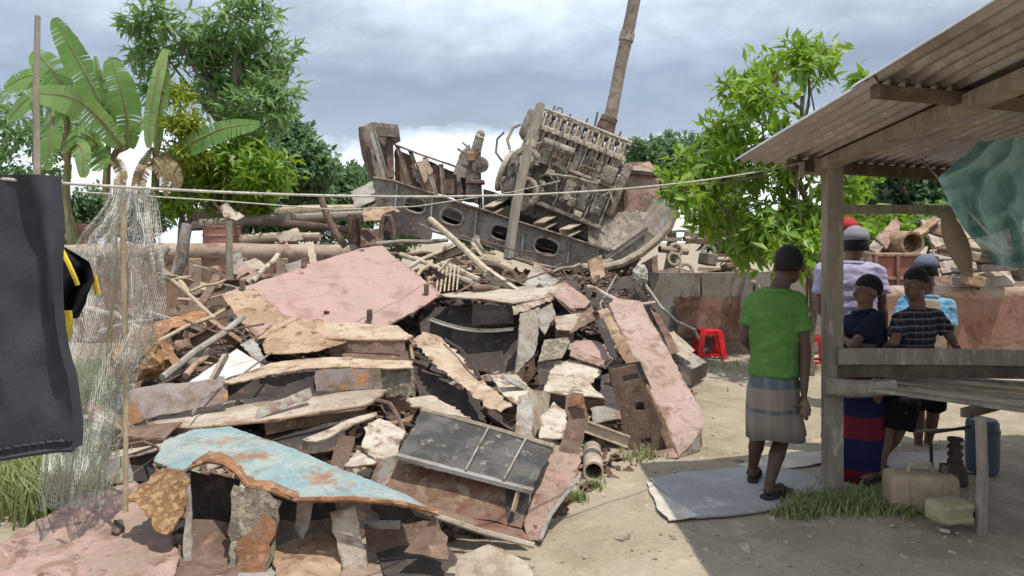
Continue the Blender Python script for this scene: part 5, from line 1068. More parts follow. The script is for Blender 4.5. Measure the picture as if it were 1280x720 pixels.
# short rubbish heap at the foot of the left wall
qq = random.Random(5)
for i in range(26):
    px, py = qq.uniform(190, 440), qq.uniform(335, 400); Y = 11.6 - (py - 335) / 65 * 2.4
    c = at(px, py, Y); l = qq.uniform(.12, .5); d = Vector((qq.gauss(0, 1), qq.gauss(0, .6), qq.gauss(0, .4))).normalized() * l
    m = qq.choice(('pale', 'tan', 'brown', 'greyL', 'bamboo', 'pinkdark', 'cream', 'grey')); w = {'pale': 'dusty', 'tan': 'tan', 'brown': 'brown', 'greyL': 'light grey', 'bamboo': 'bamboo coloured', 'pinkdark': 'reddish', 'cream': 'cream', 'grey': 'grey'}[m]
    o = mk('scrap_strip', prof(c - d, c + d, p_rect(qq.uniform(.04, .16), .02), roll=qq.uniform(-1, 1), n=4, bend=qq.uniform(-.08, .08)), M[m]); wh = 'beside the thick hose' if px < 230 else 'between the hose and the wooden post' if px < 285 else 'right of the wooden post' if px < 335 else 'behind the upper left edge of the pink plate' if px < 390 else 'in front of the short rusty stump'; tag(o, f'{"long" if l > .32 else "short"} {w} scrap strip {wh}', 'scrap metal', f'{w} strips at the left wall foot')

# ------------------------------------------------------------------ right background
c = at(1122, 378, 11.6); root = empty('metal_container', c, 'open faded red metal container beyond the wall', 'container')
mk('container_body', bevbox(c + Vector((0, .35, .36)), (.66, .66, .74), .02), M['redbox'], root)
for dz in (.72, .36): mk('rim', bevbox(c + Vector((0, .35, dz)), (.74, .74, .06), .015), M['wallred'], root)
for dx in (-.33, 0, .33): mk('corner_post', box(c + Vector((dx, .0, .36)), (.05, .05, .70)), M['wallred'], root)
for i, (pts, m, lab) in enumerate((([(1150, 275, 14), (1195, 272, 14.5), (1215, 296, 14), (1168, 310, 13.6)], 'pale', 'large beige sheet on the far scrap pile'), ([(1095, 298, 12.6), (1120, 270, 13), (1128, 280, 12.9), (1108, 312, 12.4)], 'pinkdark', 'steep reddish plate above the red container'), ([(1120, 304, 12.5), (1168, 270, 13), (1176, 274, 12.9), (1130, 312, 12.4)], 'tan', 'long tan plank above the red container'),
        ([(1085, 310, 12.5), (1100, 290, 12.8), (1112, 300, 12.6), (1098, 318, 12.3)], 'greyL', 'light grey plate left on the far scrap pile'), ([(1165, 278, 13), (1205, 290, 12.9), (1200, 300, 12.8), (1160, 290, 12.9)], 'brown', 'brown strip in front of the beige sheet'), ([(1165, 312, 12.2), (1215, 306, 12.3), (1222, 318, 12), (1170, 326, 11.9)], 'grey', 'upper grey slab of the far slab stack'),
        ([(1172, 328, 11.8), (1230, 322, 11.9), (1238, 336, 11.6), (1178, 342, 11.5)], 'greyL', 'middle grey slab of the far slab stack'), ([(1165, 346, 11.4), (1228, 340, 11.5), (1234, 356, 11.2), (1172, 362, 11.1)], 'brown', 'lowest slab of the far slab stack'), ([(1218, 342, 11.2), (1262, 334, 11.4), (1268, 356, 11.1), (1224, 362, 10.9)], 'pale', 'crumpled pale slab at the right border'), ([(1210, 300, 13), (1262, 286, 13.2), (1266, 312, 12.8), (1216, 322, 12.6)], 'pale', 'beige slab behind the green netting'),
        ([(838, 276, 15), (872, 274, 15), (874, 286, 14.6), (840, 288, 14.6)], 'white', 'white sheet behind the bow of the wreck'), ([(1052, 300, 12.6), (1086, 296, 12.8), (1090, 330, 12.2), (1056, 336, 12.1)], 'brown', 'brown plate behind the lavender shirted man'))):
    o = mk('scrap_plate', sheet([at(*p) for p in pts], .05, .02, .02, .14, seed=40 + i), M[m]); tag(o, lab, 'scrap')
c = at(1141, 304, 12.2); root = empty('pipe_ring', c, 'large pale pipe with a dark mouth on the far scrap pile', 'pipe')
mk('pipe', tube([c + Vector((0, .5, .02)), c], .19, 18, hollow=.8), M['tan'], root)
for i in range(24):
    px, py = qq.uniform(826, 925), qq.uniform(293, 338); Y = 12.2 - (py - 293) / 45 * .8; c = at(px, py, Y); k = i % 4
    m = qq.choice(('brown', 'tan', 'redweb', 'pale', 'engine', 'grey')); w = {'brown': 'brown', 'tan': 'tan', 'redweb': 'oxide red', 'pale': 'pale', 'engine': 'dusty', 'grey': 'grey'}[m]
    if k == 0: vf = tube([c - Vector((qq.uniform(.1, .4), .05, 0)), c + Vector((qq.uniform(.1, .4), .1, qq.uniform(-.08, .08)))], qq.uniform(.03, .07), 10, hollow=.7); nm = 'pipe length'
    elif k == 1: vf = tube([c + Vector((.09 * math.cos(a), .03 * math.sin(a), .09 * math.sin(a))) for a in np.linspace(0, 6.28, 13)], .03, 7, cap=False); nm = 'ring'
    elif k == 2: vf = bevbox(c, (qq.uniform(.15, .3), .2, qq.uniform(.08, .2)), .02, 1, Euler((qq.uniform(-.3, .3), qq.uniform(-.5, .5), qq.uniform(0, 3))).to_matrix()); nm = 'casting'
    else: vf = prof(c - Vector((.3, 0, qq.uniform(-.1, .1))), c + Vector((.3, .1, qq.uniform(-.1, .1))), p_angle(.07, .06, .01)); nm = 'angle bar'
    o = mk('machine_scrap', vf, M[m]); wh = ('upper ' if py < 314 else 'lower ') + f'{w} {nm} on the grey wall ' + ('right beside the bow' if px < 855 else 'above the rope' if px < 890 else 'under the mango leaves'); tag(o, wh, 'scrap metal', f'{w} {nm}s on the grey wall')
for i in range(14):
    px, py = qq.uniform(1160, 1275), qq.uniform(300, 366); c = at(px, py, qq.uniform(10.7, 11.8)); m = qq.choice(('brown', 'grey', 'pale', 'tan')); w = {'brown': 'brown', 'grey': 'grey', 'pale': 'pale', 'tan': 'tan'}[m]
    o = mk('scrap_block', bevbox(c, (qq.uniform(.15, .5), .25, qq.uniform(.06, .16)), .015, 1, Euler((0, qq.uniform(-.3, .3), qq.uniform(-.4, .4))).to_matrix()), M[m]); wh = ('high' if py < 330 else 'low') + (' at the left of the far slab stack' if px < 1195 else ' in the middle of the far slab stack' if px < 1235 else ' at the right border of the far slab stack'); tag(o, f'{w} block wedged {wh}', 'scrap metal', f'{w} blocks of the slab stack')
# support below these stacks so that they rest on something
for x0, x1, y0, y1, h, lab in ((1.95, 5.1, 11.25, 13, 1.14, 'rubble bank behind the grey wall'), (5.15, 10, 11.2, 15, .86, 'rubble bank behind the red brown wall at the right'), (-9.5, -2.6, 12.7, 15, 1.38, 'rubble bank behind the left wall')):
    V, Fc = [], []; X = np.linspace(x0, x1, 30); Yv = np.linspace(y0, y1, 14)
    for j, y in enumerate(Yv):
        for i, x in enumerate(X): V.append((x, y, (h + .10 * NZ((x, y, 0), 1.5) + .06 * NZ((x, y, 0), 5)) if 0 < i < 29 and j < 13 else -.1))
    for j in range(13):
        for i in range(29): Fc.append((j * 30 + i, j * 30 + i + 1, (j + 1) * 30 + i + 1, (j + 1) * 30 + i))
    o = mk('rubble_terrain', (V, Fc), M['brown'], smooth=180, loc=(0, 0, 0)); tag(o, lab, kind='structure')

# ------------------------------------------------------------------ shed
shed = empty('tin_roof_shed', (2.1, 5.0, 0), 'open timber shed with a rusty corrugated tin roof at the right', 'shed')
SL = .096
def roof_pt(x, y, dz=0.0):                     # roof plane: eave runs right and back, rises towards the camera
    e = 5.0 + (x - 1.56) * .26
    return Vector((x - .04 * (y - 5), y, 2.215 - .055 * (x - 1.56) * .6 + SL * (e - y) + dz))
def corr(x0, x1, ya, yb, dz, seed):
    V, Fc = [], []; nx = int((x1 - x0) / .0095); rows = 9; pitch = .084
    for j in range(rows):
        t = j / (rows - 1)
        for i in range(nx + 1):
            x = x0 + (x1 - x0) * i / nx; e = 5.0 + (x - 1.56) * .26
            y = (e - ya) + ((e - yb) - (e - ya)) * t
            V.append(roof_pt(x, y, dz + .017 * math.sin(2 * math.pi * x / pitch) + .006 * NZ((x, y, seed), 1.2)))
    n = nx + 1
    for j in range(rows - 1):
        for i in range(nx): Fc.append((j * n + i, (j + 1) * n + i, (j + 1) * n + i + 1, j * n + i + 1))
    m = len(V); V += [v - Vector((0, 0, .0025)) for v in V]; Fc += [tuple(k + m for k in reversed(f)) for f in Fc]
    bd = [i for i in range(n)]; Fc += [(a, a + 1, a + 1 + m, a + m) for a in bd[:-1]]
    lf = [j * n for j in range(rows)]; Fc += [(b, a, a + m, b + m) for a, b in zip(lf, lf[1:])]
    return V, Fc
for r_, (ya, yb) in enumerate(((-.12, 1.62), (1.50, 3.3))):
    for i in range(5):
        x0 = 1.50 + i * .84
        mk('roof_sheet', corr(x0, x0 + .90, ya + .03 * ((i * 7) % 3 - 1), yb, .004 * (i % 2) + .010 * r_, i + r_ * 9), M['tin'], shed, smooth=60)
def beam(nm, p0, p1, w, h, m='wood', n=4, roll=0.0): return mk(nm, prof(p0, p1, p_rect(w, h), n=n, roll=roll, bend=.004), M[m], shed)
px_ = 2.1
beam('post', Vector((2.108, 5.0, -.2)), Vector((2.108, 5.0, 2.16)), .105, .10)
beam('post', Vector((4.9, 5.7, -.2)), Vector((4.9, 5.7, 2.12)), .12, .11)
beam('post', Vector((2.15, 1.9, -.2)), Vector((2.15, 1.9, 2.44)), .11, .10)
beam('post', Vector((4.9, 2.4, -.2)), Vector((4.9, 2.4, 2.4)), .11, .10)
beam('eave_beam', roof_pt(1.83, 5.02, -.055), roof_pt(5.3, 5.93, -.065), .06, .075, 'woodD')
for yy, x0 in ((1.60, 1.56), (3.05, 1.56)):
    e = lambda x: 5.0 + (x - 1.56) * .26 - yy
    beam('purlin', roof_pt(x0, e(x0), -.045), roof_pt(5.3, e(5.3), -.045), .06, .055, 'woodD')
beam('rafter', roof_pt(2.05, 5.15, -.06), roof_pt(2.05, 1.6, -.085), .10, .07, 'wood'); beam('rafter', roof_pt(3.6, 5.5, -.06), roof_pt(3.6, 1.9, -.085), .09, .06, 'wood')
beam('tie_beam', at(1052, 262, 5.0), at(1196, 263, 5.15), .055, .06)
beam('brace_log', at(1186, 266, 5.1), at(1300, 262, 5.3), .06, .06)
rl = at(1046, 452, 4.94); rr = at(1300, 455, 4.9)
beam('rail_plank', rl + Vector((0, 0, .035)), rr + Vector((0, .02, .035)), .045, .10)
beam('rail_plank', rl + Vector((.01, .03, -.062)), rr + Vector((0, .05, -.062)), .045, .085, 'woodD')
beam('short_hanger', at(1002, 203, 4.97), at(1002, 222, 4.97), .03, .03)
for i in range(9): beam('unseen_shade_board', Vector((5.0, 1.6 + i * .42, -.05)), Vector((5.0, 1.6 + i * .42, 2.2 + .03 * (i % 2))), .03, .40, 'woodD', 1, R(90))  # unseen side wall, added to darken one flank of the roof corrugations
# slatted platform
pf = empty('slatted_platform', (2.9, 4.6, 0), 'low platform of long weathered bamboo slats inside the shed', 'platform')
lg = at(1030, 484, 4.9); mk('edge_log', tube([lg, at(1075, 486, 4.85), at(1120, 484, 4.8)], [.062, .058, .05], 12, jit=.08), M['wood'], pf)
for i in range(11):
    t = i / 10; a = at(1062 + 70 * t, 480 - 1.5 * t, 4.90 + .38 * t); a.z = .72 + .01 * math.sin(i * 2.1); b = Vector((2.91 + .62 * t, 4.28 + .80 * t, .70 + .012 * math.sin(i * 3)))
    b2 = a + (b - a) * 1.6
    mk('slat', prof(a, b2, p_rect(.085, .022), n=4, roll=.04 * math.sin(i * 5)), M['bamboo' if i % 3 else 'wood'], pf)
mk('cross_bar', prof(Vector((2.58, 4.33, .672)), Vector((3.7, 5.1, .672)), p_rect(.05, .05)), M['woodD'], pf)
for x, y in ((2.645, 4.29), (3.75, 5.08)): mk('leg', tube([Vector((x, y, -.1)), Vector((x + .01, y, .35)), Vector((x, y, .66))], [.032, .03, .03], 9, jit=.1), M['wood'], pf)
# rope and washing line
LA, LB = at(-60, 219, 2.2), at(1005, 203, 4.96)
lp = [LA.lerp(LB, t) + Vector((0, 0, -.13 * 4 * t * (1 - t))) for t in np.linspace(0, 1, 40)]
o = mk('washing_line', tube(lp, .0055, 6), M['rope']); tag(o, 'pale rope washing line stretched across the yard', 'rope')
o = mk('washing_line', tube([at(100, 240, 5.5), at(260, 250, 6), at(420, 262, 7), at(520, 258, 8), at(640, 240, 10), at(700, 226, 11)], .006, 5), M['rope']); tag(o, 'thin second line sagging from the net towards the engine', 'rope')
o = mk('mooring_rope', tube([at(796, 338, 10.9), at(808, 358, 10.8), at(826, 384, 10.7), (at(846, 402, 10.65)), at(868, 412, 10.6), at(880, 440, 10.75)], .022, 7), M['rope']); tag(o, 'pale rope hanging from the bow to the red stool', 'rope')
lump('knotted pale rope bundle under the bow', at(800, 346, 10.55), (.11, .1, .15), 'rope', 9, 'rope_knot', 'rope knot')
pole('grey hose arched against the grey wall', [(928, 418, 10.95), (928, 375, 10.95), (934, 355, 10.95), (942, 352, 10.95), (948, 360, 10.95)], .035, 'greyL', 'hose', 'hose')

# green netting and hanging cloth at the upper right
def drape(fn, nu, nv): 
    V = [fn(u / nu, v / nv) for v in range(nv + 1) for u in range(nu + 1)]
    return V, [(v * (nu + 1) + u, v * (nu + 1) + u + 1, (v + 1) * (nu + 1) + u + 1, (v + 1) * (nu + 1) + u) for v in range(nv) for u in range(nu)]
def gn(u, v):
    l = lin(((0, 1222), (.1, 1205), (.3, 1172), (.45, 1182), (.7, 1202), (.9, 1228), (1, 1240)), v); x = l + (1330 - l) * u; y = 178 + 150 * v + 22 * u * v - 14 * (1 - v) * u
    f = .06 * math.sin(u * 22 + v * 7 + 2 * NZ((u * 3, v * 3, 1), 1)) * (.4 + v) + .09 * NZ((u * 5, v * 6, 0), 1.3) + .02 * NZ((u * 10, v * 9, 3), 1.0)
    return at(x, y, 4.0 + f + .3 * u)
o = mk('green_netting', drape(gn, 110, 80), M['greennet'], smooth=180); tag(o, 'translucent green netting bunched at the upper right under the roof', 'netting')
mk('pull_cord', tube([at(1150, 197, 5.1), at(1176, 226, 4.5), at(1205, 258, 4.1), at(1236, 292, 4.0)], .006, 5), M['rope'], o)
def tc(u, v):
    a = at(1184 + 20 * v + (v > .0) * 6 * v, 268 + 78 * v, 4.9); w = .03 + .035 * math.sin(math.pi * min(1, v * .9 + .1)); an = u * 2 * math.pi
    return a + Vector((math.cos(an) * w * (1 + .2 * math.sin(an * 4 + v * 6)), math.sin(an) * w * .7, 0))
o = mk('hanging_sack', drape(tc, 24, 14), M['tanvest'], smooth=180); tag(o, 'twisted tan cloth hanging below the green netting', 'cloth')

# ------------------------------------------------------------------ left: garments, bamboo sticks, fishing net
def trouser(u, v):
    x = -1.80 + (.40 + .035 * v) * u; y = 2.28 + .030 * math.sin(u * 8 + v * 1.2 + .6 * math.sin(v * 5)) + .016 * math.sin(u * 19 - v * 3) * (1.2 - v) + .02 * NZ((u * 3, v * 3, 2), 1) + .012 * NZ((u * 9, v * 7, 5), 1)
    z = 1.852 - (.83 + .035 * (1 - u)) * v
    return Vector((x + .035 * v * u + .006 * math.sin(v * 9), y, z))
gm = empty('hanging_trousers', (-1.5, 2.3, 1.0), 'dark charcoal trouser leg hanging from the washing line at the left border', 'trousers')
fr = drape(trouser, 40, 46); bk = ([p + Vector((0, .05, 0)) for p in fr[0]], [tuple(reversed(f)) for f in fr[1]])
nu = 41; side = []; mm = len(fr[0])
for v in range(46):
    for c_ in (0, 40): side.append((v * nu + c_, (v + 1) * nu + c_, (v + 1) * nu + c_ + mm, v * nu + c_ + mm))
mk('trouser_leg', (fr[0] + bk[0], fr[1] + [tuple(k + mm for k in f) for f in bk[1]] + side), M['jeans'], gm, smooth=60)
for k in range(24):
    u0, u1 = k / 24, (k + .8) / 24
    mk('hem_stitch', tube([trouser(u0, .965) + Vector((0, -.006, 0)), trouser(u1, .985) + Vector((0, -.006, .012))], .006, 5), M['jeansseam'], gm)
mk('hem_roll', tube([trouser(u, 1.0) for u in np.linspace(0, 1, 21)], .010, 6), M['jeans'], gm)
def shirt2(u, v):
    w = lin(((0, .04), (.25, .75), (.5, 1), (.8, .8), (1, .5)), v); x = 70 + (120 - 70) * u * w + 4 * math.sin(v * 7); y = 312 + 86 * v - 8 * u * (1 - v)
    return at(x, y, 2.9 + .05 * math.sin(u * 8 + v * 5) + .04 * NZ((u * 4, v * 4, 5), 1))
o = mk('hanging_jacket', drape(shirt2, 18, 20), M['black'], smooth=180); tag(o, 'small black jacket with yellow strap hanging behind the trousers', 'jacket')
mk('hanging_cord', tube([at(71, 316, 2.9), at(71, 270, 2.68), at(72, 221, 2.47)], .004, 5), M['rope'], o)
mk('yellow_strap', tube([at(78, 314, 2.84), at(86, 330, 2.82), at(94, 348, 2.82), at(97, 356, 2.83)], .009, 6), M['yellow'], o)
def yel(u, v): return at(76 + 14 * u * (1 - .5 * v) + 3 * math.sin(v * 6), 388 + 70 * v, 2.8 + .03 * math.sin(u * 6 + v * 4))
o = mk('yellow_cloth', drape(yel, 8, 14), M['yellow'], smooth=180); tag(o, 'narrow yellow cloth hanging beside the trousers', 'cloth')
o = mk('yellow_cloth', drape(lambda u, v: at(113 + 8 * u + 5 * v, 344 + 24 * v, 3.6 + .02 * math.sin(u * 6)), 4, 8), M['yellow'], smooth=180); tag(o, 'tiny yellow rag caught in the fishing net', 'cloth')
pole('brown bamboo stake upright at the left border', [(47, 330, 5), (46, 200, 5), (45, 120, 5), (47, 20, 5)], [.022, .021, .02, .018], 'wood', 'stake', 'bamboo_stake')
for x0, y0, x1, y1, Y, lab in ((146, 224, 134, 470, 4.2, 'left bamboo stake holding up the net'), (153, 232, 157, 640, 4.0, 'middle bamboo stake holding up the net'), (178, 226, 192, 345, 4.2, 'right slanting bamboo stake of the net')):
    pole(lab, [(x0, y0, Y), ((x0 + x1) / 2 + 2, (y0 + y1) / 2, Y), (x1, y1, Y)], [.016, .014, .013], 'bamboo', 'stake', 'bamboo_stake')
pole('post holding the left end of the washing line', [(-62, 1014, 2.2), (-61, 600, 2.2), (-60, 205, 2.2)], [.03, .028, .026], 'wood', 'post', 'wooden_post')
def build_net():
    q = random.Random(17); V, Fc = [], []
    nu, nv = 46, 74
    def pt(u, v):
        l = lin(((0, 140), (.05, 132), (.15, 100), (.25, 84), (.5, 72), (.75, 56), (1, 45)), v); r = lin(((0, 182), (.05, 186), (.15, 197), (.35, 203), (.45, 200), (.6, 165), (.75, 146), (1, 128)), v)
        x = l + (r - l) * u; y = 232 + 410 * v
        yy = 4.05 + .16 * math.sin(u * 13 + v * 3) + .12 * NZ((u * 4, v * 5, 0), 1.5) + .05 * NZ((u * 12, v * 14, 3), 1.5)
        return at(x + 5 * NZ((u * 7, v * 7, 9), 1.2), y + 5 * NZ((u * 7, v * 7, 4), 1.2), yy)
    def strand(a, b, r):
        d = (b - a); 
        if d.length < 1e-5: return
        d.normalize(); s = d.cross(Vector((0, 1, 0))).normalized() * r; w = d.cross(s).normalized() * r; k = len(V)
        V.extend([a + s, a - s * .5 + w, a - s * .5 - w, b + s, b - s * .5 + w, b - s * .5 - w]); Fc.extend([(k, k + 1, k + 4, k + 3), (k + 1, k + 2, k + 5, k + 4), (k + 2, k, k + 3, k + 5)])
    for layer in range(2):
        off = layer * .5
        G = [[pt((i + off * .5 + .5 * (j % 2)) / (nu + 1), (j + off) / (nv + 1)) + Vector((0, .10 * layer, 0)) for i in range(nu)] for j in range(nv + 1)]
        for j in range(nv):
            for i in range(nu):
                r = .0007 + .0005 * q.random()
                if q.random() < .93: strand(G[j][i], G[j + 1][i], r)
                k = i + (1 if j % 2 else -1)
                if 0 <= k < nu and q.random() < .93: strand(G[j][i], G[j + 1][k], r)
    o = mk('fishing_net', (V, Fc), M['netwhite'], smooth=0); tag(o, 'pale fishing net draped over bamboo stakes at the left', 'fishing net')
    for k in range(9):
        u = .06 + k * .11; P = [pt(u, v) + Vector((0, -.02, 0)) for v in np.linspace(0, .9, 30)]; mk('bunched_fold', tube(P, .0022, 5, jit=.5), M['netwhite'], o)
build_net()

# ------------------------------------------------------------------ ground things
def flat(label, mat, pts, z=.008, th=.006, bend=.012, name='ground_sheet', cat='sheet'):
    P = []
    for p in pts: g_ = gnd(*p); P.append(Vector((g_.x, g_.y, gz(g_.x, g_.y) + .018 + z)))
    o = mk(name, sheet(P, th, bend, .01, .09), M[mat]); tag(o, label, cat); return o
flat('broad curved grey metal sheet the man in green stands on', 'sheetgrey', [(812, 604), (850, 594), (900, 588), (960, 587), (1018, 597), (1030, 618), (985, 636), (920, 645), (870, 650), (840, 630)], z=.012, th=.012)
flat('pale strip with sunlight in its colour along the lower edge of the grey sheet', 'sheetsunlit', [(808, 606), (818, 606), (842, 630), (873, 650), (836, 654), (822, 640)], z=.004, bend=.01)  # sunlit corner of the grey sheet put into a paler colour
flat('pale sheet piece standing in for the sunlit ground right of the man', 'sheetsunlit', [(920, 584), (962, 572), (1030, 568), (1040, 580), (990, 586), (950, 590)], z=.003)  # bright sunlit ground put into colour as a pale sheet
flat('pinkish mat on the ground below the boys', 'sheetpink', [(1060, 588), (1110, 570), (1180, 566), (1240, 572), (1236, 592), (1150, 590), (1090, 600)], z=.004)
def stool(label, c):
    root = empty('plastic_stool', c, label, 'stool', 'red plastic stools'); c = Vector(c); h = .40
    mk('seat', bevbox(c + Vector((0, 0, h - .012)), (.29, .29, .03), .012, 2), M['redplastic'], root)
    for sx in (-1, 1):
        for sy in (-1, 1):
            mk('leg', prof(c + Vector((sx * .125, sy * .125, h - .02)), c + Vector((sx * .175, sy * .175, -.005)), p_angle(.075 * -sx, .075 * -sy * 1, .008 * -sx) if False else p_rect(.075, .06)), M['redplastic'], root)
    for sy in (-1, 1):
        mk('side_rail', prof(c + Vector((-.165, sy * .165, .06)), c + Vector((.165, sy * .165, .06)), p_rect(.02, .035)), M['redplastic'], root); mk('side_rail', prof(c + Vector((sy * .165, -.165, .06)), c + Vector((sy * .165, .165, .06)), p_rect(.02, .035)), M['redplastic'], root)
        mk('apron', prof(c + Vector((-.13, sy * .135, h - .045)), c + Vector((.13, sy * .135, h - .045)), p_rect(.02, .05)), M['redplastic'], root)
stool('red plastic stool in front of the grey wall', gnd(886, 447)); stool('red plastic stool mostly hidden behind the man in green', gnd(1019, 457))
def jerry(label, c, s, rz, mat, lying=0):
    root = empty('jerrycan', c, label, 'jerrycan'); Mx = Matrix.Translation(Vector(c) + Vector((0, 0, s[2] / 2))) @ Matrix.Rotation(rz, 4, 'Z') @ Matrix.Rotation(lying, 4, 'Y')
    mk('body', xf(bevbox((0, 0, 0), s, .04, 3), Mx), M[mat], root, smooth=50)
    for k in (-.28, .28): mk('moulded_rib', xf(bevbox((k * s[0], -s[1] / 2, 0), (.03, .02, s[2] * .8), .008, 2), Mx), M[mat], root)
    mk('handle', xf(tube([(-s[0] * .18, 0, s[2] / 2 - .01), (-s[0] * .15, 0, s[2] / 2 + .045), (s[0] * .15, 0, s[2] / 2 + .045), (s[0] * .18, 0, s[2] / 2 - .01)], .014, 8), Mx), M[mat], root)
    mk('cap', xf(tube([(s[0] * .36, 0, s[2] / 2 - .01), (s[0] * .36, 0, s[2] / 2 + .05)], .032, 12), Mx), M['dark'], root)
jerry('brown plastic jerrycan beside the shed post', gnd(1150, 638), (.40, .20, .24), -.12, 'jerry')
jerry('small olive yellow jerrycan lying in front of the brown one', gnd(1186, 664), (.13, .15, .24), .25, 'jerry2', R(90))
c = gnd(1228, 590); root = empty('plastic_barrel', c, 'blue plastic barrel in the shade under the platform', 'barrel')
mk('barrel_body', tube([c, c + Vector((0, 0, .03)), c + Vector((0, 0, .2)), c + Vector((0, 0, .36)), c + Vector((0, 0, .38))], [.09, .105, .11, .105, .09], 18), M['bluebarrel'], root); mk('hoop', tube([c + Vector((0, 0, .28)), c + Vector((0, 0, .31))], .113, 18), M['bluebarrel'], root)
c = gnd(1194, 604); root = empty('hand_pump', c, 'black hand pump with rods and a frame under the platform', 'pump')
mk('pump_body', tube([c, c + Vector((0, 0, .1)), c + Vector((0, 0, .16)), c + Vector((0, 0, .30))], [.08, .07, .04, .03], 12), M['dark'], root)
for k in range(4): mk('collar', tube([c + Vector((0, 0, .14 + k * .05)), c + Vector((0, 0, .16 + k * .05))], .05, 10), M['dark'], root)
mk('frame_rod', tube([c + Vector((-.13, .05, -.02)), c + Vector((-.14, .05, .33)), c + Vector((.12, .02, .38))], .012, 6), M['dark'], root); mk('frame_rod', tube([c + Vector((-.24, .1, .33)), c + Vector((.1, .05, .36))], .010, 6), M['grey'], root)
# grass: blades nobody could count
def grass(name, label, spots, n, h, seed):
    q = random.Random(seed); V, Fc = [], []
    for _ in range(n):
        x0, y0, r = q.choice(spots); g_ = gnd(x0 + q.gauss(0, r), y0 + q.gauss(0, r * .28)) if y0 > 400 else Vector((0, 0, 0))
        a = q.uniform(0, 6.28); l = h * q.uniform(.4, 1.2); w = .004 + .004 * q.random(); b = Vector((math.cos(a), math.sin(a), 0)); s = Vector((-b.y, b.x, 0)) * w; le = q.uniform(.15, .8) * l
        z = gz(g_.x, g_.y); p = Vector((g_.x, g_.y, z)); k = len(V)
        V += [p - s, p + s, p + b * le * .35 + s * .8 + Vector((0, 0, l * .6)), p + b * le * .35 - s * .8 + Vector((0, 0, l * .6)), p + b * le + Vector((0, 0, l * .9))]; Fc += [(k, k + 1, k + 2, k + 3), (k + 3, k + 2, k + 4)]
    o = mk(name, (V, Fc), M['grass'], smooth=0, loc=(0, 0, 0)); tag(o, label, 'grass', kind='stuff')
grass('grass', 'green grass around the foot of the shed post', [(1020, 630, 22), (1060, 632, 24), (1100, 634, 20), (1140, 640, 16), (1000, 640, 12), (1085, 622, 20)], 3000, .075, 1)
grass('weeds', 'pale green weeds behind the fishing net at the left', [(60, 600, 30), (90, 570, 26), (60, 640, 30), (110, 540, 22), (100, 520, 20), (70, 540, 30), (120, 500, 18), (30, 620, 30), (120, 480, 18), (90, 590, 25)], 9000, .30, 2)
grass('dry_grass', 'sparse dry grass at the wall foot and between the rubble', [(890, 456, 22), (930, 458, 20), (850, 480, 10), (740, 610, 8), (800, 572, 14), (960, 470, 20), (720, 625, 8)], 700, .07, 3)
def litter():
    q = random.Random(31); V, Fc = [], []
    for _ in range(520):
        px, py = q.uniform(660, 1240), q.uniform(462, 715) ; 
        if px < 700 + (640 - py) * .9 and py < 600: continue
        g_ = gnd(px, py); s = q.uniform(.006, .022) * (1 + (q.random() < .06) * 1.6); e = Euler((q.uniform(-.4, .4), q.uniform(-.4, .4), q.uniform(0, 6))).to_matrix()
        v, f = box((g_.x, g_.y, gz(g_.x, g_.y) + s * .1), (s * q.uniform(.8, 2.6), s * q.uniform(.6, 1.2), s * .4), e); k = len(V); V += v; Fc += [tuple(i + k for i in t) for t in f]
    o = mk('ground_litter', (V, Fc), M['pale'], smooth=0, loc=(0, 0, 0)); tag(o, 'pale chips and dry leaf litter on the dirt ground', 'litter', kind='stuff')
litter()
# ------------------------------------------------------------------ people
def capsule(p0, p1, r0, r1, n=14):
    p0, p1 = Vector(p0), Vector(p1); d = (p1 - p0).normalized(); P, rr = [], []
    for a in (80, 60, 40, 20): P.append(p0 - d * r0 * math.sin(R(a))); rr.append(r0 * math.cos(R(a)))
    for t in (0, .33, .66, 1): P.append(p0.lerp(p1, t)); rr.append(r0 + (r1 - r0) * t)
    for a in (20, 40, 60, 80): P.append(p1 + d * r1 * math.sin(R(a))); rr.append(r1 * math.cos(R(a)))
    return tube(P, rr, n)
def ringloft(rings, side, n=20, cap=True):
    """stack of ellipses: (centre, half width along side, half depth)"""
    V, Fc = [], []
    side = Vector(side).normalized()
    for i, (c, rx, ry) in enumerate(rings):
        c = Vector(c); t = (Vector(rings[min(i + 1, len(rings) - 1)][0]) - Vector(rings[max(i - 1, 0)][0])).normalized()
        s = (side - t * side.dot(t)).normalized(); f = t.cross(s)
        for k in range(n): a = 2 * math.pi * k / n; V.append(c + s * rx * math.cos(a) + f * ry * math.sin(a))
    for i in range(len(rings) - 1):
        for k in range(n): Fc.append((i * n + k, i * n + (k + 1) % n, (i + 1) * n + (k + 1) % n, (i + 1) * n + k))
    if cap: Fc.append(tuple(range(n - 1, -1, -1))); Fc.append(tuple((len(rings) - 1) * n + k for k in range(n)))
    return V, Fc
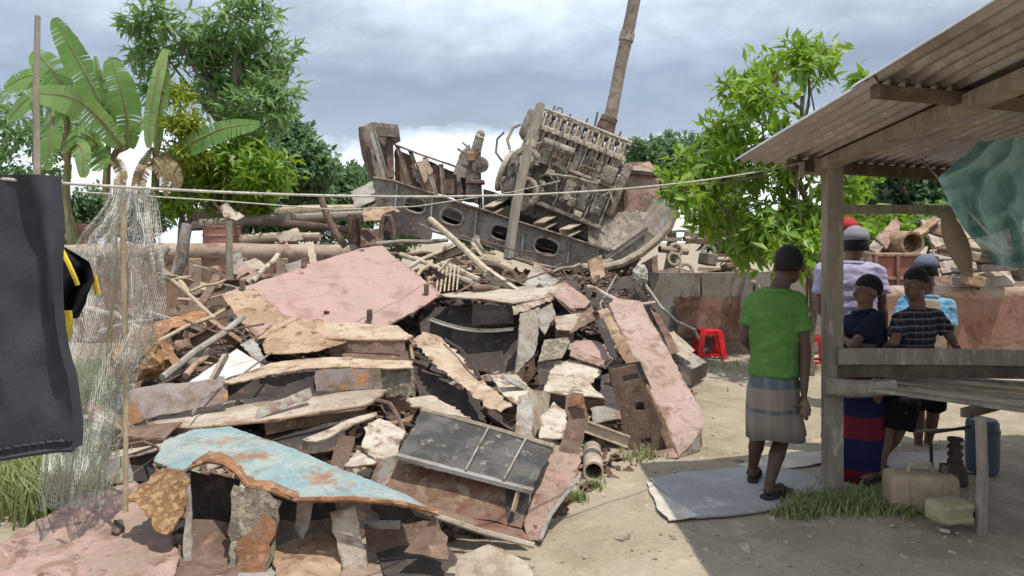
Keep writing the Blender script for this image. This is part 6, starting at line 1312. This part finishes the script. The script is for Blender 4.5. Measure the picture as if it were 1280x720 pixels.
def remesh(name, vf, mat, parent, vox=.008, sm=6, wrinkle=0.0, seed=0):
    """fuse overlapping shapes into one continuous skin"""
    o = mk(name, vf, mat, parent, smooth=0)
    md = o.modifiers.new('r', 'REMESH'); md.mode = 'VOXEL'; md.voxel_size = vox
    if sm: s = o.modifiers.new('s', 'SMOOTH'); s.factor = .5; s.iterations = sm
    ts = bpy.data.scenes.new('work'); ts.collection.objects.link(o); vl = ts.view_layers[0]; vl.update()
    me = bpy.data.meshes.new_from_object(o.evaluated_get(vl.depsgraph)); o.modifiers.clear(); ts.collection.objects.unlink(o); bpy.data.scenes.remove(ts); me.name = name; o.data = me
    if not me.materials: me.materials.append(mat)
    if wrinkle:
        co = [(v.co.copy(), v.normal.copy()) for v in me.vertices]; out = []
        for c, nn in co:
            out += (c + nn * wrinkle * (noise.noise(Vector((c.x * 9, c.y * 9, c.z * 22 + seed))) + .5 * noise.noise(Vector((c.x * 30 + seed, c.y * 30, c.z * 40)))))[:]
        me.vertices.foreach_set('co', out)
    me.polygons.foreach_set('use_smooth', [True] * len(me.polygons)); me.update()
    return o
def hand(w, d, pn, thumb, s=1.0, curl=.5):
    """palm and five fingers from wrist w along d; pn = palm normal, thumb = side of the thumb"""
    w, d, pn, thumb = Vector(w), Vector(d).normalized(), Vector(pn).normalized(), Vector(thumb).normalized()
    pn = (pn - d * pn.dot(d)).normalized(); sd = d.cross(pn).normalized()
    if sd.dot(thumb) < 0: sd = -sd
    out = [ringloft([(w - d * .02, .026 * s, .020 * s), (w + d * .02 * s, .032 * s, .018 * s), (w + d * .06 * s, .040 * s, .017 * s), (w + d * .088 * s, .038 * s, .014 * s)], sd, 12)]
    for i, (o, l) in enumerate(((.030, .068), (.010, .078), (-.010, .072), (-.029, .056))):
        b = w + d * .082 * s + sd * o * s; a1 = curl * .5; a2 = curl * 1.2
        k = b + (d * math.cos(a1) + pn * math.sin(a1)) * l * .5 * s; e = k + (d * math.cos(a1 + a2) + pn * math.sin(a1 + a2)) * l * .5 * s
        out += [capsule(b, k, .0092 * s, .0085 * s, 8), capsule(k, e, .0085 * s, .0068 * s, 8)]
    b = w + d * .030 * s + sd * .028 * s; k = b + (sd * .8 + d * .6 + pn * .3).normalized() * .036 * s; e = k + (d * .95 + pn * .35 + sd * .1).normalized() * .032 * s
    out += [capsule(b, k, .012 * s, .0105 * s, 8), capsule(k, e, .010 * s, .0078 * s, 8)]
    return out
def foot(a, toe, s=1.0):
    a, toe = Vector(a), Vector(toe); d = (toe - a); d.z = 0; d.normalize(); heel = Vector((a.x, a.y, toe.z)) - d * .045 * s
    sd = d.cross(Vector((0, 0, 1)))
    out = [ringloft([(heel + Vector((0, 0, .03 * s)), .020 * s, .022 * s), (heel + d * .05 * s + Vector((0, 0, .035 * s)), .032 * s, .036 * s), (heel + d * .12 * s + Vector((0, 0, .03 * s)), .036 * s, .028 * s), (heel + d * .18 * s + Vector((0, 0, .02 * s)), .042 * s, .018 * s), (heel + d * .215 * s + Vector((0, 0, .016 * s)), .036 * s, .013 * s)], sd, 12)]
    for i in range(5): o = (.028 - i * .014) * s; b = heel + d * (.205 - .008 * i) * s + sd * o + Vector((0, 0, .013 * s)); out.append(capsule(b, b + d * (.03 - .003 * i) * s, (.011 if i == 0 else .008) * s, .007 * s, 8))
    out.append(capsule(a, heel + d * .045 * s + Vector((0, 0, .04 * s)), .034 * s, .034 * s, 10))
    return out
def person(label, J, s, face, skin, vox=.008, hair=True, group=None):
    """J: world joints. face: horizontal look direction. s: scale against a 1.65 m adult"""
    base = Vector((J['hipL'].x / 2 + J['hipR'].x / 2, J['hipL'].y / 2 + J['hipR'].y / 2, 0))
    root = empty('person', base, label, 'person', group)
    side = (J['shR'] - J['shL']).normalized(); parts = []
    pel = (J['hipL'] + J['hipR']) / 2; ch = (J['shL'] + J['shR']) / 2; up = (ch - pel).normalized()
    parts.append(ringloft([(pel - up * .09 * s, .10 * s, .08 * s), (pel, .155 * s, .105 * s), (pel.lerp(ch, .3), .13 * s, .092 * s), (pel.lerp(ch, .6), .15 * s, .105 * s), (pel.lerp(ch, .85), .165 * s, .105 * s), (ch + up * .01, .13 * s, .075 * s), (ch + up * .05 * s, .07 * s, .06 * s)], side))
    hd = J['head']; nk = ch + up * .02 * s
    parts.append(capsule(nk, hd - (hd - nk).normalized() * .05 * s, .062 * s, .054 * s))
    f = Vector(face).normalized(); hu = (Vector((0, 0, 1)) + f * 0).normalized(); hs = f.cross(hu).normalized(); hu = hs.cross(f).normalized()
    RM = Matrix((hs, f, hu)).transposed()
    H = lambda x, y, z: hd + RM @ Vector((x * s, y * s, z * s))
    parts += [ico(H(0, -.012, .025), (.076 * s, .095 * s, .092 * s), 3, RM), ico(H(0, .018, -.045), (.060 * s, .072 * s, .075 * s), 3, RM), ico(H(0, .052, -.088), (.030 * s, .028 * s, .024 * s), 2, RM)]
    parts += [capsule(H(0, .085, .012), H(0, .108, -.028), .011 * s, .016 * s, 8), ico(H(.012, .098, -.032), (.012 * s, .012 * s, .010 * s), 2), ico(H(-.012, .098, -.032), (.012 * s, .012 * s, .010 * s), 2)]
    parts += [ico(H(0, .084, -.058), (.024 * s, .012 * s, .008 * s), 2, RM), ico(H(0, .082, -.070), (.020 * s, .012 * s, .008 * s), 2, RM), ico(H(0, .075, .028), (.05 * s, .014 * s, .012 * s), 2, RM)]
    for k in (-1, 1): parts.append(ico(H(k * .086, -.014, -.010), (.014 * s, .024 * s, .036 * s), 2, RM))
    for k in 'LR':
        sh, el, wr = J['sh' + k], J['el' + k], J['wr' + k]
        parts += [capsule(sh, el, .044 * s, .036 * s), capsule(el, wr, .036 * s, .025 * s), capsule(ch + up * .0, sh, .056 * s, .046 * s)]
        parts += hand(wr, J.get('hd' + k, wr + (wr - el)) - wr, J.get('pn' + k, Vector((-1 if k == 'R' else 1, 0, 0))), J.get('th' + k, f), s, J.get('curl' + k, .5))
        hp, kn, an = J['hip' + k], J['kn' + k], J['an' + k]
        parts += [capsule(hp, kn, .078 * s, .052 * s), capsule(kn, kn.lerp(an, .35) - f * .012 * s, .050 * s, .052 * s), capsule(kn.lerp(an, .3) - f * .01 * s, an, .050 * s, .032 * s)]
        parts += foot(an, J['to' + k], s)
    body = remesh('body', join(*parts), M[skin], root, vox, 5)
    # eyes and lips on the face
    for k in (-1, 1):
        e = mk('eye', ico(H(k * .031, .080, .004), (.014 * s, .009 * s, .008 * s), 2, RM), M['eye'], root); mk('pupil', ico(H(k * .031, .0875, .004), (.006 * s, .004 * s, .006 * s), 1, RM), M['pupil'], e)
    mk('lips', ico(H(0, .0905, -.064), (.021 * s, .006 * s, .008 * s), 2, RM), M['lip'], root)
    if hair:
        v, fc = ico((0, 0, 0), 1, 4); vs = []
        for p in v:
            x, y, z = p; line = .20 + .06 * math.sin(x * 9) if y > .35 else (.20 - (.35 - y) * 1.1); line = max(line, -.58)
            line += .07 * NZ(p, 6, 8); k = 1.0 if z > line else max(.55, 1 - (line - z) * 1.6)
            k *= 1 + .03 * NZ(p, 9, 2) + .03 * NZ(p, 26, 3)
            vs.append(H(x * .089 * k, -.016 + y * .107 * k, .030 + z * .108 * k))
        mk('hair', (vs, fc), M['hair'], root, smooth=180)
    return root, H, RM
def shirt(root, J, s, mat, hem, sleeve=.62, vox=.010, collar=True, seed=0, grow=.018):
    side = (J['shR'] - J['shL']).normalized(); pel = (J['hipL'] + J['hipR']) / 2; ch = (J['shL'] + J['shR']) / 2; up = (ch - pel).normalized(); g = grow
    hm = pel + (ch - pel) * hem
    P = [ringloft([(hm, .150 * s + g, .110 * s + g), (hm.lerp(ch, .3), .140 * s + g, .104 * s + g), (hm.lerp(ch, .6), .152 * s + g, .108 * s + g), (hm.lerp(ch, .85), .166 * s + g, .108 * s + g), (ch + up * .012, .145 * s + g, .080 * s + g), (ch + up * .045 * s, .078 * s + g * .4, .066 * s + g * .4)], side)]
    for k in 'LR':
        sh, el = J['sh' + k], J['el' + k]; e = sh.lerp(el, sleeve); d = (el - sh).normalized()
        P += [capsule(ch, sh, .066 * s, .055 * s), tube([sh - d * .03, sh, sh.lerp(e, .5), e], [.046 * s, .055 * s + g * .3, .058 * s + g * .3, .062 * s + g * .3], 16)]
    o = remesh('shirt', join(*P), mat, root, vox, 4, .011, seed)
    if collar: mk('collar', tube([ch + up * .052 * s + side * .082 * s * math.cos(a) + side.cross(up) * -.072 * s * math.sin(a) for a in np.linspace(0, 6.28, 19)], .017 * s, 8, cap=False), mat, root)
    return o
def skirt(root, name, rings, mat, folds=9, amp=.10, n=64, seed=0):
    """wrapped cloth: rings of (centre, half width, half depth) top to bottom"""
    V, Fc = [], []; m = len(rings)
    for i, (c, rx, ry) in enumerate(rings):
        t = i / (m - 1)
        for k in range(n):
            a = 2 * math.pi * k / n; q = 1 + amp * t * (math.sin(a * folds + seed + 1.3 * math.sin(a * 2)) * .6 + NZ((math.cos(a) * 2, math.sin(a) * 2, t * 2 + seed), 1.5))
            V.append(Vector(c) + Vector((rx * q * math.cos(a), ry * q * math.sin(a), .012 * t * math.sin(a * 3 + seed))))
    for i in range(m - 1):
        for k in range(n): Fc.append((i * n + k, i * n + (k + 1) % n, (i + 1) * n + (k + 1) % n, (i + 1) * n + k))
    Fc.append(tuple(range(n)))
    k0 = len(V); V += [Vector(rings[-1][0]) + (V[(m - 1) * n + k] - Vector(rings[-1][0])) * .95 for k in range(n)]; V += [Vector(rings[-2][0]) + (V[(m - 2) * n + k] - Vector(rings[-2][0])) * .93 for k in range(n)]
    for k in range(n): j = (k + 1) % n; Fc.append(((m - 1) * n + k, (m - 1) * n + j, k0 + j, k0 + k)); Fc.append((k0 + k, k0 + j, k0 + n + j, k0 + n + k))
    return mk(name, (V, Fc), mat, root, smooth=180)
def cap_hat(root, H, RM, s, mat, f_len=.09):
    v, fc = ico((0, 0, 0), 1, 3); vs = []
    for x, y, z in v: k = 1 if z > .05 else .8; vs.append(H(x * .104 * k, -.012 + y * .124 * k, .036 + max(z, -.25) * .122 * k))
    c = mk('cap', (vs, fc), mat, root, smooth=180)
    V, Fc = [], []
    for j in range(5):
        for i in range(13):
            a = math.pi * i / 12; r = 1 + j / 4 * f_len / .10; V.append(H(.098 * math.cos(a) * (1 + .1 * j / 4), .0 + .108 * math.sin(a) * r, .050 - .02 * j / 4 * math.sin(a)))
    for j in range(4):
        for i in range(12): Fc.append((j * 13 + i, j * 13 + i + 1, (j + 1) * 13 + i + 1, (j + 1) * 13 + i))
    m = len(V); V += [p - Vector((0, 0, .005)) for p in V]; Fc += [tuple(k + m for k in reversed(f)) for f in Fc]
    mk('brim', (V, Fc), mat, c, smooth=180)
def sandal(root, a, toe, s=1.0):
    a, toe = Vector(a), Vector(toe); d = (toe - a); d.z = 0; d.normalize(); sd = d.cross(Vector((0, 0, 1))); h = Vector((a.x, a.y, toe.z - .0)) - d * .055 * s
    rings = [(-.008, .026), (.03, .036), (.09, .036), (.16, .046), (.22, .044), (.25, .026)]; V, Fc = [], []
    for t, w in rings:
        for k, z in ((-1, -.012), (1, -.012), (1, .006), (-1, .006)): V.append(h + d * t * s + sd * w * k * s + Vector((0, 0, z)))
    for i in range(len(rings) - 1):
        for k in range(4): Fc.append((i * 4 + k, i * 4 + (k + 1) % 4, i * 4 + 4 + (k + 1) % 4, i * 4 + 4 + k))
    Fc += [(3, 2, 1, 0), tuple(len(V) - 4 + k for k in range(4))]
    o = mk('sandal', (V, Fc), M['sandal'], root)
    for q in (.13, .165): mk('strap', tube([h + d * q * s + sd * (.045 * s * math.cos(t)) + Vector((0, 0, .052 * s * math.sin(t))) for t in np.linspace(0, math.pi, 9)], .008, 6), M['sandal'], o)

M['wall_shirt'] = cloth('brown_shirt', (.20, .14, .10), (.16, .11, .08))
def man_green():
    Y = 4.95; g = lambda x, y, dY=0.0: at(x, y, Y + dY)
    aL, aR = gnd(943, 604), gnd(968, 626)
    J = dict(shL=g(945, 372, .02), shR=g(995, 374, -.03), hipL=g(952, 478, .02), hipR=g(985, 480, -.02), head=g(987, 332, -.0),
             elL=g(931, 424, .04), wrL=g(946, 446, .26), elR=g(1007, 438, -.12), wrR=g(1005, 488, -.16), hdR=g(1006, 510, -.18),
             knL=g(948, 545, .15), knR=g(976, 552, .02), anL=Vector((aL.x - .01, aL.y, .115)), anR=Vector((aR.x - .03, aR.y, .115)),
             toL=Vector((aL.x + .06, aL.y + .16, .035)), toR=Vector((aR.x + .13, aR.y + .10, .035)), pnR=Vector((-1, .2, 0)), thR=Vector((0, 1, 0)), curlR=1.1, curlL=.7)
    root, H, RM = person('man in green polo shirt and grey checked lungi seen from behind', J, 1.0, (.55, .83, 0), 'skin', .0065)
    shirt(root, J, 1.0, M['greencloth'], .10, .66, .008, seed=2, grow=.022)
    w = (J['hipL'] + J['hipR']) / 2
    skirt(root, 'lungi', [(g(968, 456), .138, .100), (g(968, 470), .150, .118), (g(967, 484), .164, .138), (g(967, 505), .172, .148), (g(969, 525), .180, .155), (g(970, 546), .186, .16)], M['lungi'], 7, .09, seed=1)
    for k, t in (('L', J['toL']), ('R', J['toR'])): sandal(root, J['an' + k], t)
    b = g(1007, 508, -.2)
    v, f = ico((0, 0, 0), 1, 3)
    o = mk('pouch', ([b + Vector((p.x * .030, p.y * .028, p.z * .062 - .02)) * (1 + .35 * NZ(p, 2.5) + .2 * NZ(p, 7)) for p in v], f), M['wall_shirt'], smooth=180); tag(o, 'small crumpled brown pouch held by the man in green', 'pouch')
man_green()
def man_lavender():
    Y = 5.85; g = lambda x, y, dY=0.0: at(x, y, Y + dY); q = lambda x, y: Vector((gnd(x, y).x, gnd(x, y).y, .1))
    J = dict(shL=g(1030, 336), shR=g(1096, 338), hipL=g(1050, 448), hipR=g(1082, 448), head=g(1069, 308, .02), elL=g(1025, 386, .05), wrL=g(1036, 402, .36), elR=g(1104, 388), wrR=g(1106, 430, .12),
             knL=g(1050, 510), knR=g(1082, 510), anL=g(1050, 560), anR=g(1084, 560), toL=g(1049, 570, .16), toR=g(1090, 570, .16))
    root, H, RM = person('man in lavender shirt and grey cap seen from behind the shed post', J, 1.03, (.25, .97, 0), 'skin2', .009)
    shirt(root, J, 1.03, M['lavender'], -.02, .6, .010, seed=5, grow=.03)
    cap_hat(root, H, RM, 1.03, M['capgrey'])
    skirt(root, 'lungi', [(g(1066, 440), .18, .15), (g(1066, 480), .19, .16), (g(1066, 548), .22, .19)], M['navy'], 7, .08, seed=3)
man_lavender()
def boy_navy():
    Y = 5.3; g = lambda x, y, dY=0.0: at(x, y, Y + dY)
    J = dict(shL=g(1064, 400, .10), shR=g(1096, 396, -.08), hipL=g(1072, 492, .06), hipR=g(1090, 492, -.06), head=g(1084, 364), elL=g(1058, 432, .12), wrL=g(1070, 432, -.06), hdL=g(1080, 434, -.1), elR=g(1066, 432, -.14), wrR=g(1056, 424, -.02), hdR=g(1050, 418, .02),
             knL=g(1066, 545, .05), knR=g(1085, 545, -.05), anL=g(1064, 586, .05), anR=g(1084, 586, -.05), toL=g(1048, 596, .05), toR=g(1068, 596, -.05))
    root, H, RM = person('boy in a dark navy shirt looking left over the rail', J, .88, (-1, -.08, 0), 'skin2', .007)
    shirt(root, J, .88, M['navy'], .0, .72, .009, seed=7)
    skirt(root, 'lungi', [(g(1080, 470), .135, .115), (g(1079, 520), .145, .13), (g(1076, 570), .150, .14), (g(1076, 606), .155, .145)], M['lungi2'], 6, .10, seed=4)
boy_navy()
def boy_check():
    Y = 5.25; g = lambda x, y, dY=0.0: at(x, y, Y + dY)
    J = dict(shL=g(1126, 398, -.02), shR=g(1168, 394, .10), hipL=g(1114, 500, .04), hipR=g(1136, 500, .08), head=g(1144, 356), elL=g(1118, 428, -.16), wrL=g(1108, 432, -.08), hdL=g(1100, 434, -.04), elR=g(1190, 424, .05), wrR=g(1196, 436, -.04), hdR=g(1200, 442, -.1),
             knL=g(1108, 540, .02), knR=g(1122, 540, .1), anL=g(1098, 572, -.02), anR=g(1104, 566, .15), toL=g(1088, 582, -.06), toR=g(1092, 578, .1))
    J['anL'] = Vector((J['anL'].x, 5.20, .12)); J['anR'] = Vector((J['anR'].x, 5.42, .12)); J['toL'] = J['anL'] + Vector((-.12, -.06, -.08)); J['toR'] = J['anR'] + Vector((-.12, -.06, -.08))
    root, H, RM = person('boy in a dark checked shirt leaning on the rail, looking left', J, .90, (-.82, -.42, 0), 'skin2', .007)
    shirt(root, J, .90, M['check'], .0, .72, .009, seed=9)
    P = []
    for k in 'LR': P.append(tube([J['hip' + k] + Vector((0, 0, .08)), J['hip' + k].lerp(J['kn' + k], .5), J['hip' + k].lerp(J['kn' + k], .85)], [.10, .095, .10], 16))
    P.append(ringloft([((J['hipL'] + J['hipR']) / 2 + Vector((0, 0, -.06)), .12, .11), ((J['hipL'] + J['hipR']) / 2 + Vector((0, 0, .12)), .135, .12)], (1, 0, 0)))
    remesh('shorts', join(*P), M['black'], root, .010, 4, .004)
    for k in 'LR': sandal(root, J['an' + k], J['to' + k], .9)
boy_check()
def man_blue():
    Y = 6.15; g = lambda x, y, dY=0.0: at(x, y, Y + dY)
    J = dict(shL=g(1132, 378, .1), shR=g(1184, 380, .05), hipL=g(1142, 474), hipR=g(1168, 474), head=g(1158, 340, .06), elL=g(1120, 420), wrL=g(1122, 455, -.1), elR=g(1188, 418, .02), wrR=g(1192, 446, -.15), hdR=g(1194, 456, -.2),
             knL=g(1148, 520), knR=g(1166, 520, .05), anL=g(1148, 552), anR=g(1160, 552, .05), toL=g(1144, 557, .15), toR=g(1158, 557, .18))
    root, H, RM = person('person in a blue printed shirt, tan vest and slate cap behind the boys', J, .96, (.55, .8, 0), 'skin2', .009)
    shirt(root, J, .96, M['bluetie'], .0, .75, .010, seed=11)
    ch = (J['shL'] + J['shR']) / 2; pe = (J['hipL'] + J['hipR']) / 2
    remesh('vest', ringloft([(pe.lerp(ch, .1), .172, .145), (pe.lerp(ch, .5), .165, .142), (pe.lerp(ch, .85), .15, .138), (ch + Vector((0, 0, .03)), .105, .10)], (1, 0, 0)), M['tanvest'], root, .011, 2, .005)
    cap_hat(root, H, RM, .96, M['capblue'])
    P = [tube([J['hip' + k] + Vector((0, 0, .08)), J['hip' + k].lerp(J['kn' + k], .5), J['hip' + k].lerp(J['kn' + k], .8)], [.11, .10, .10], 16) for k in 'LR'] + [ringloft([(pe + Vector((0, 0, -.06)), .14, .12), (pe + Vector((0, 0, .14)), .15, .13)], (1, 0, 0))]
    remesh('shorts', join(*P), M['black'], root, .011, 4, .004)
man_blue()
def man_redcap():
    Y = 7.6; g = lambda x, y, dY=0.0: at(x + 9, y, Y + dY)
    J = dict(shL=g(1022, 318), shR=g(1072, 318), hipL=g(1034, 412), hipR=g(1062, 412), head=g(1050, 292), elL=g(1022, 365), wrL=g(1030, 398, .2), elR=g(1076, 365), wrR=g(1078, 400, -.1),
             knL=g(1036, 460), knR=g(1060, 460), anL=g(1036, 497), anR=g(1060, 497), toL=g(1034, 506, .18), toR=g(1064, 506, .18))
    root, H, RM = person('far man in a red cap almost hidden by the shed post', J, 1.06, (.2, 1, 0), 'skin', .010)
    shirt(root, J, 1.06, M['wall_shirt'], -.02, .6, .012, seed=13)
    cap_hat(root, H, RM, 1.06, M['capred'])
    skirt(root, 'lungi', [(g(1047, 405), .16, .14), (g(1047, 440), .165, .15), (g(1047, 490), .17, .16)], M['black'], 7, .08, seed=6)
man_redcap()
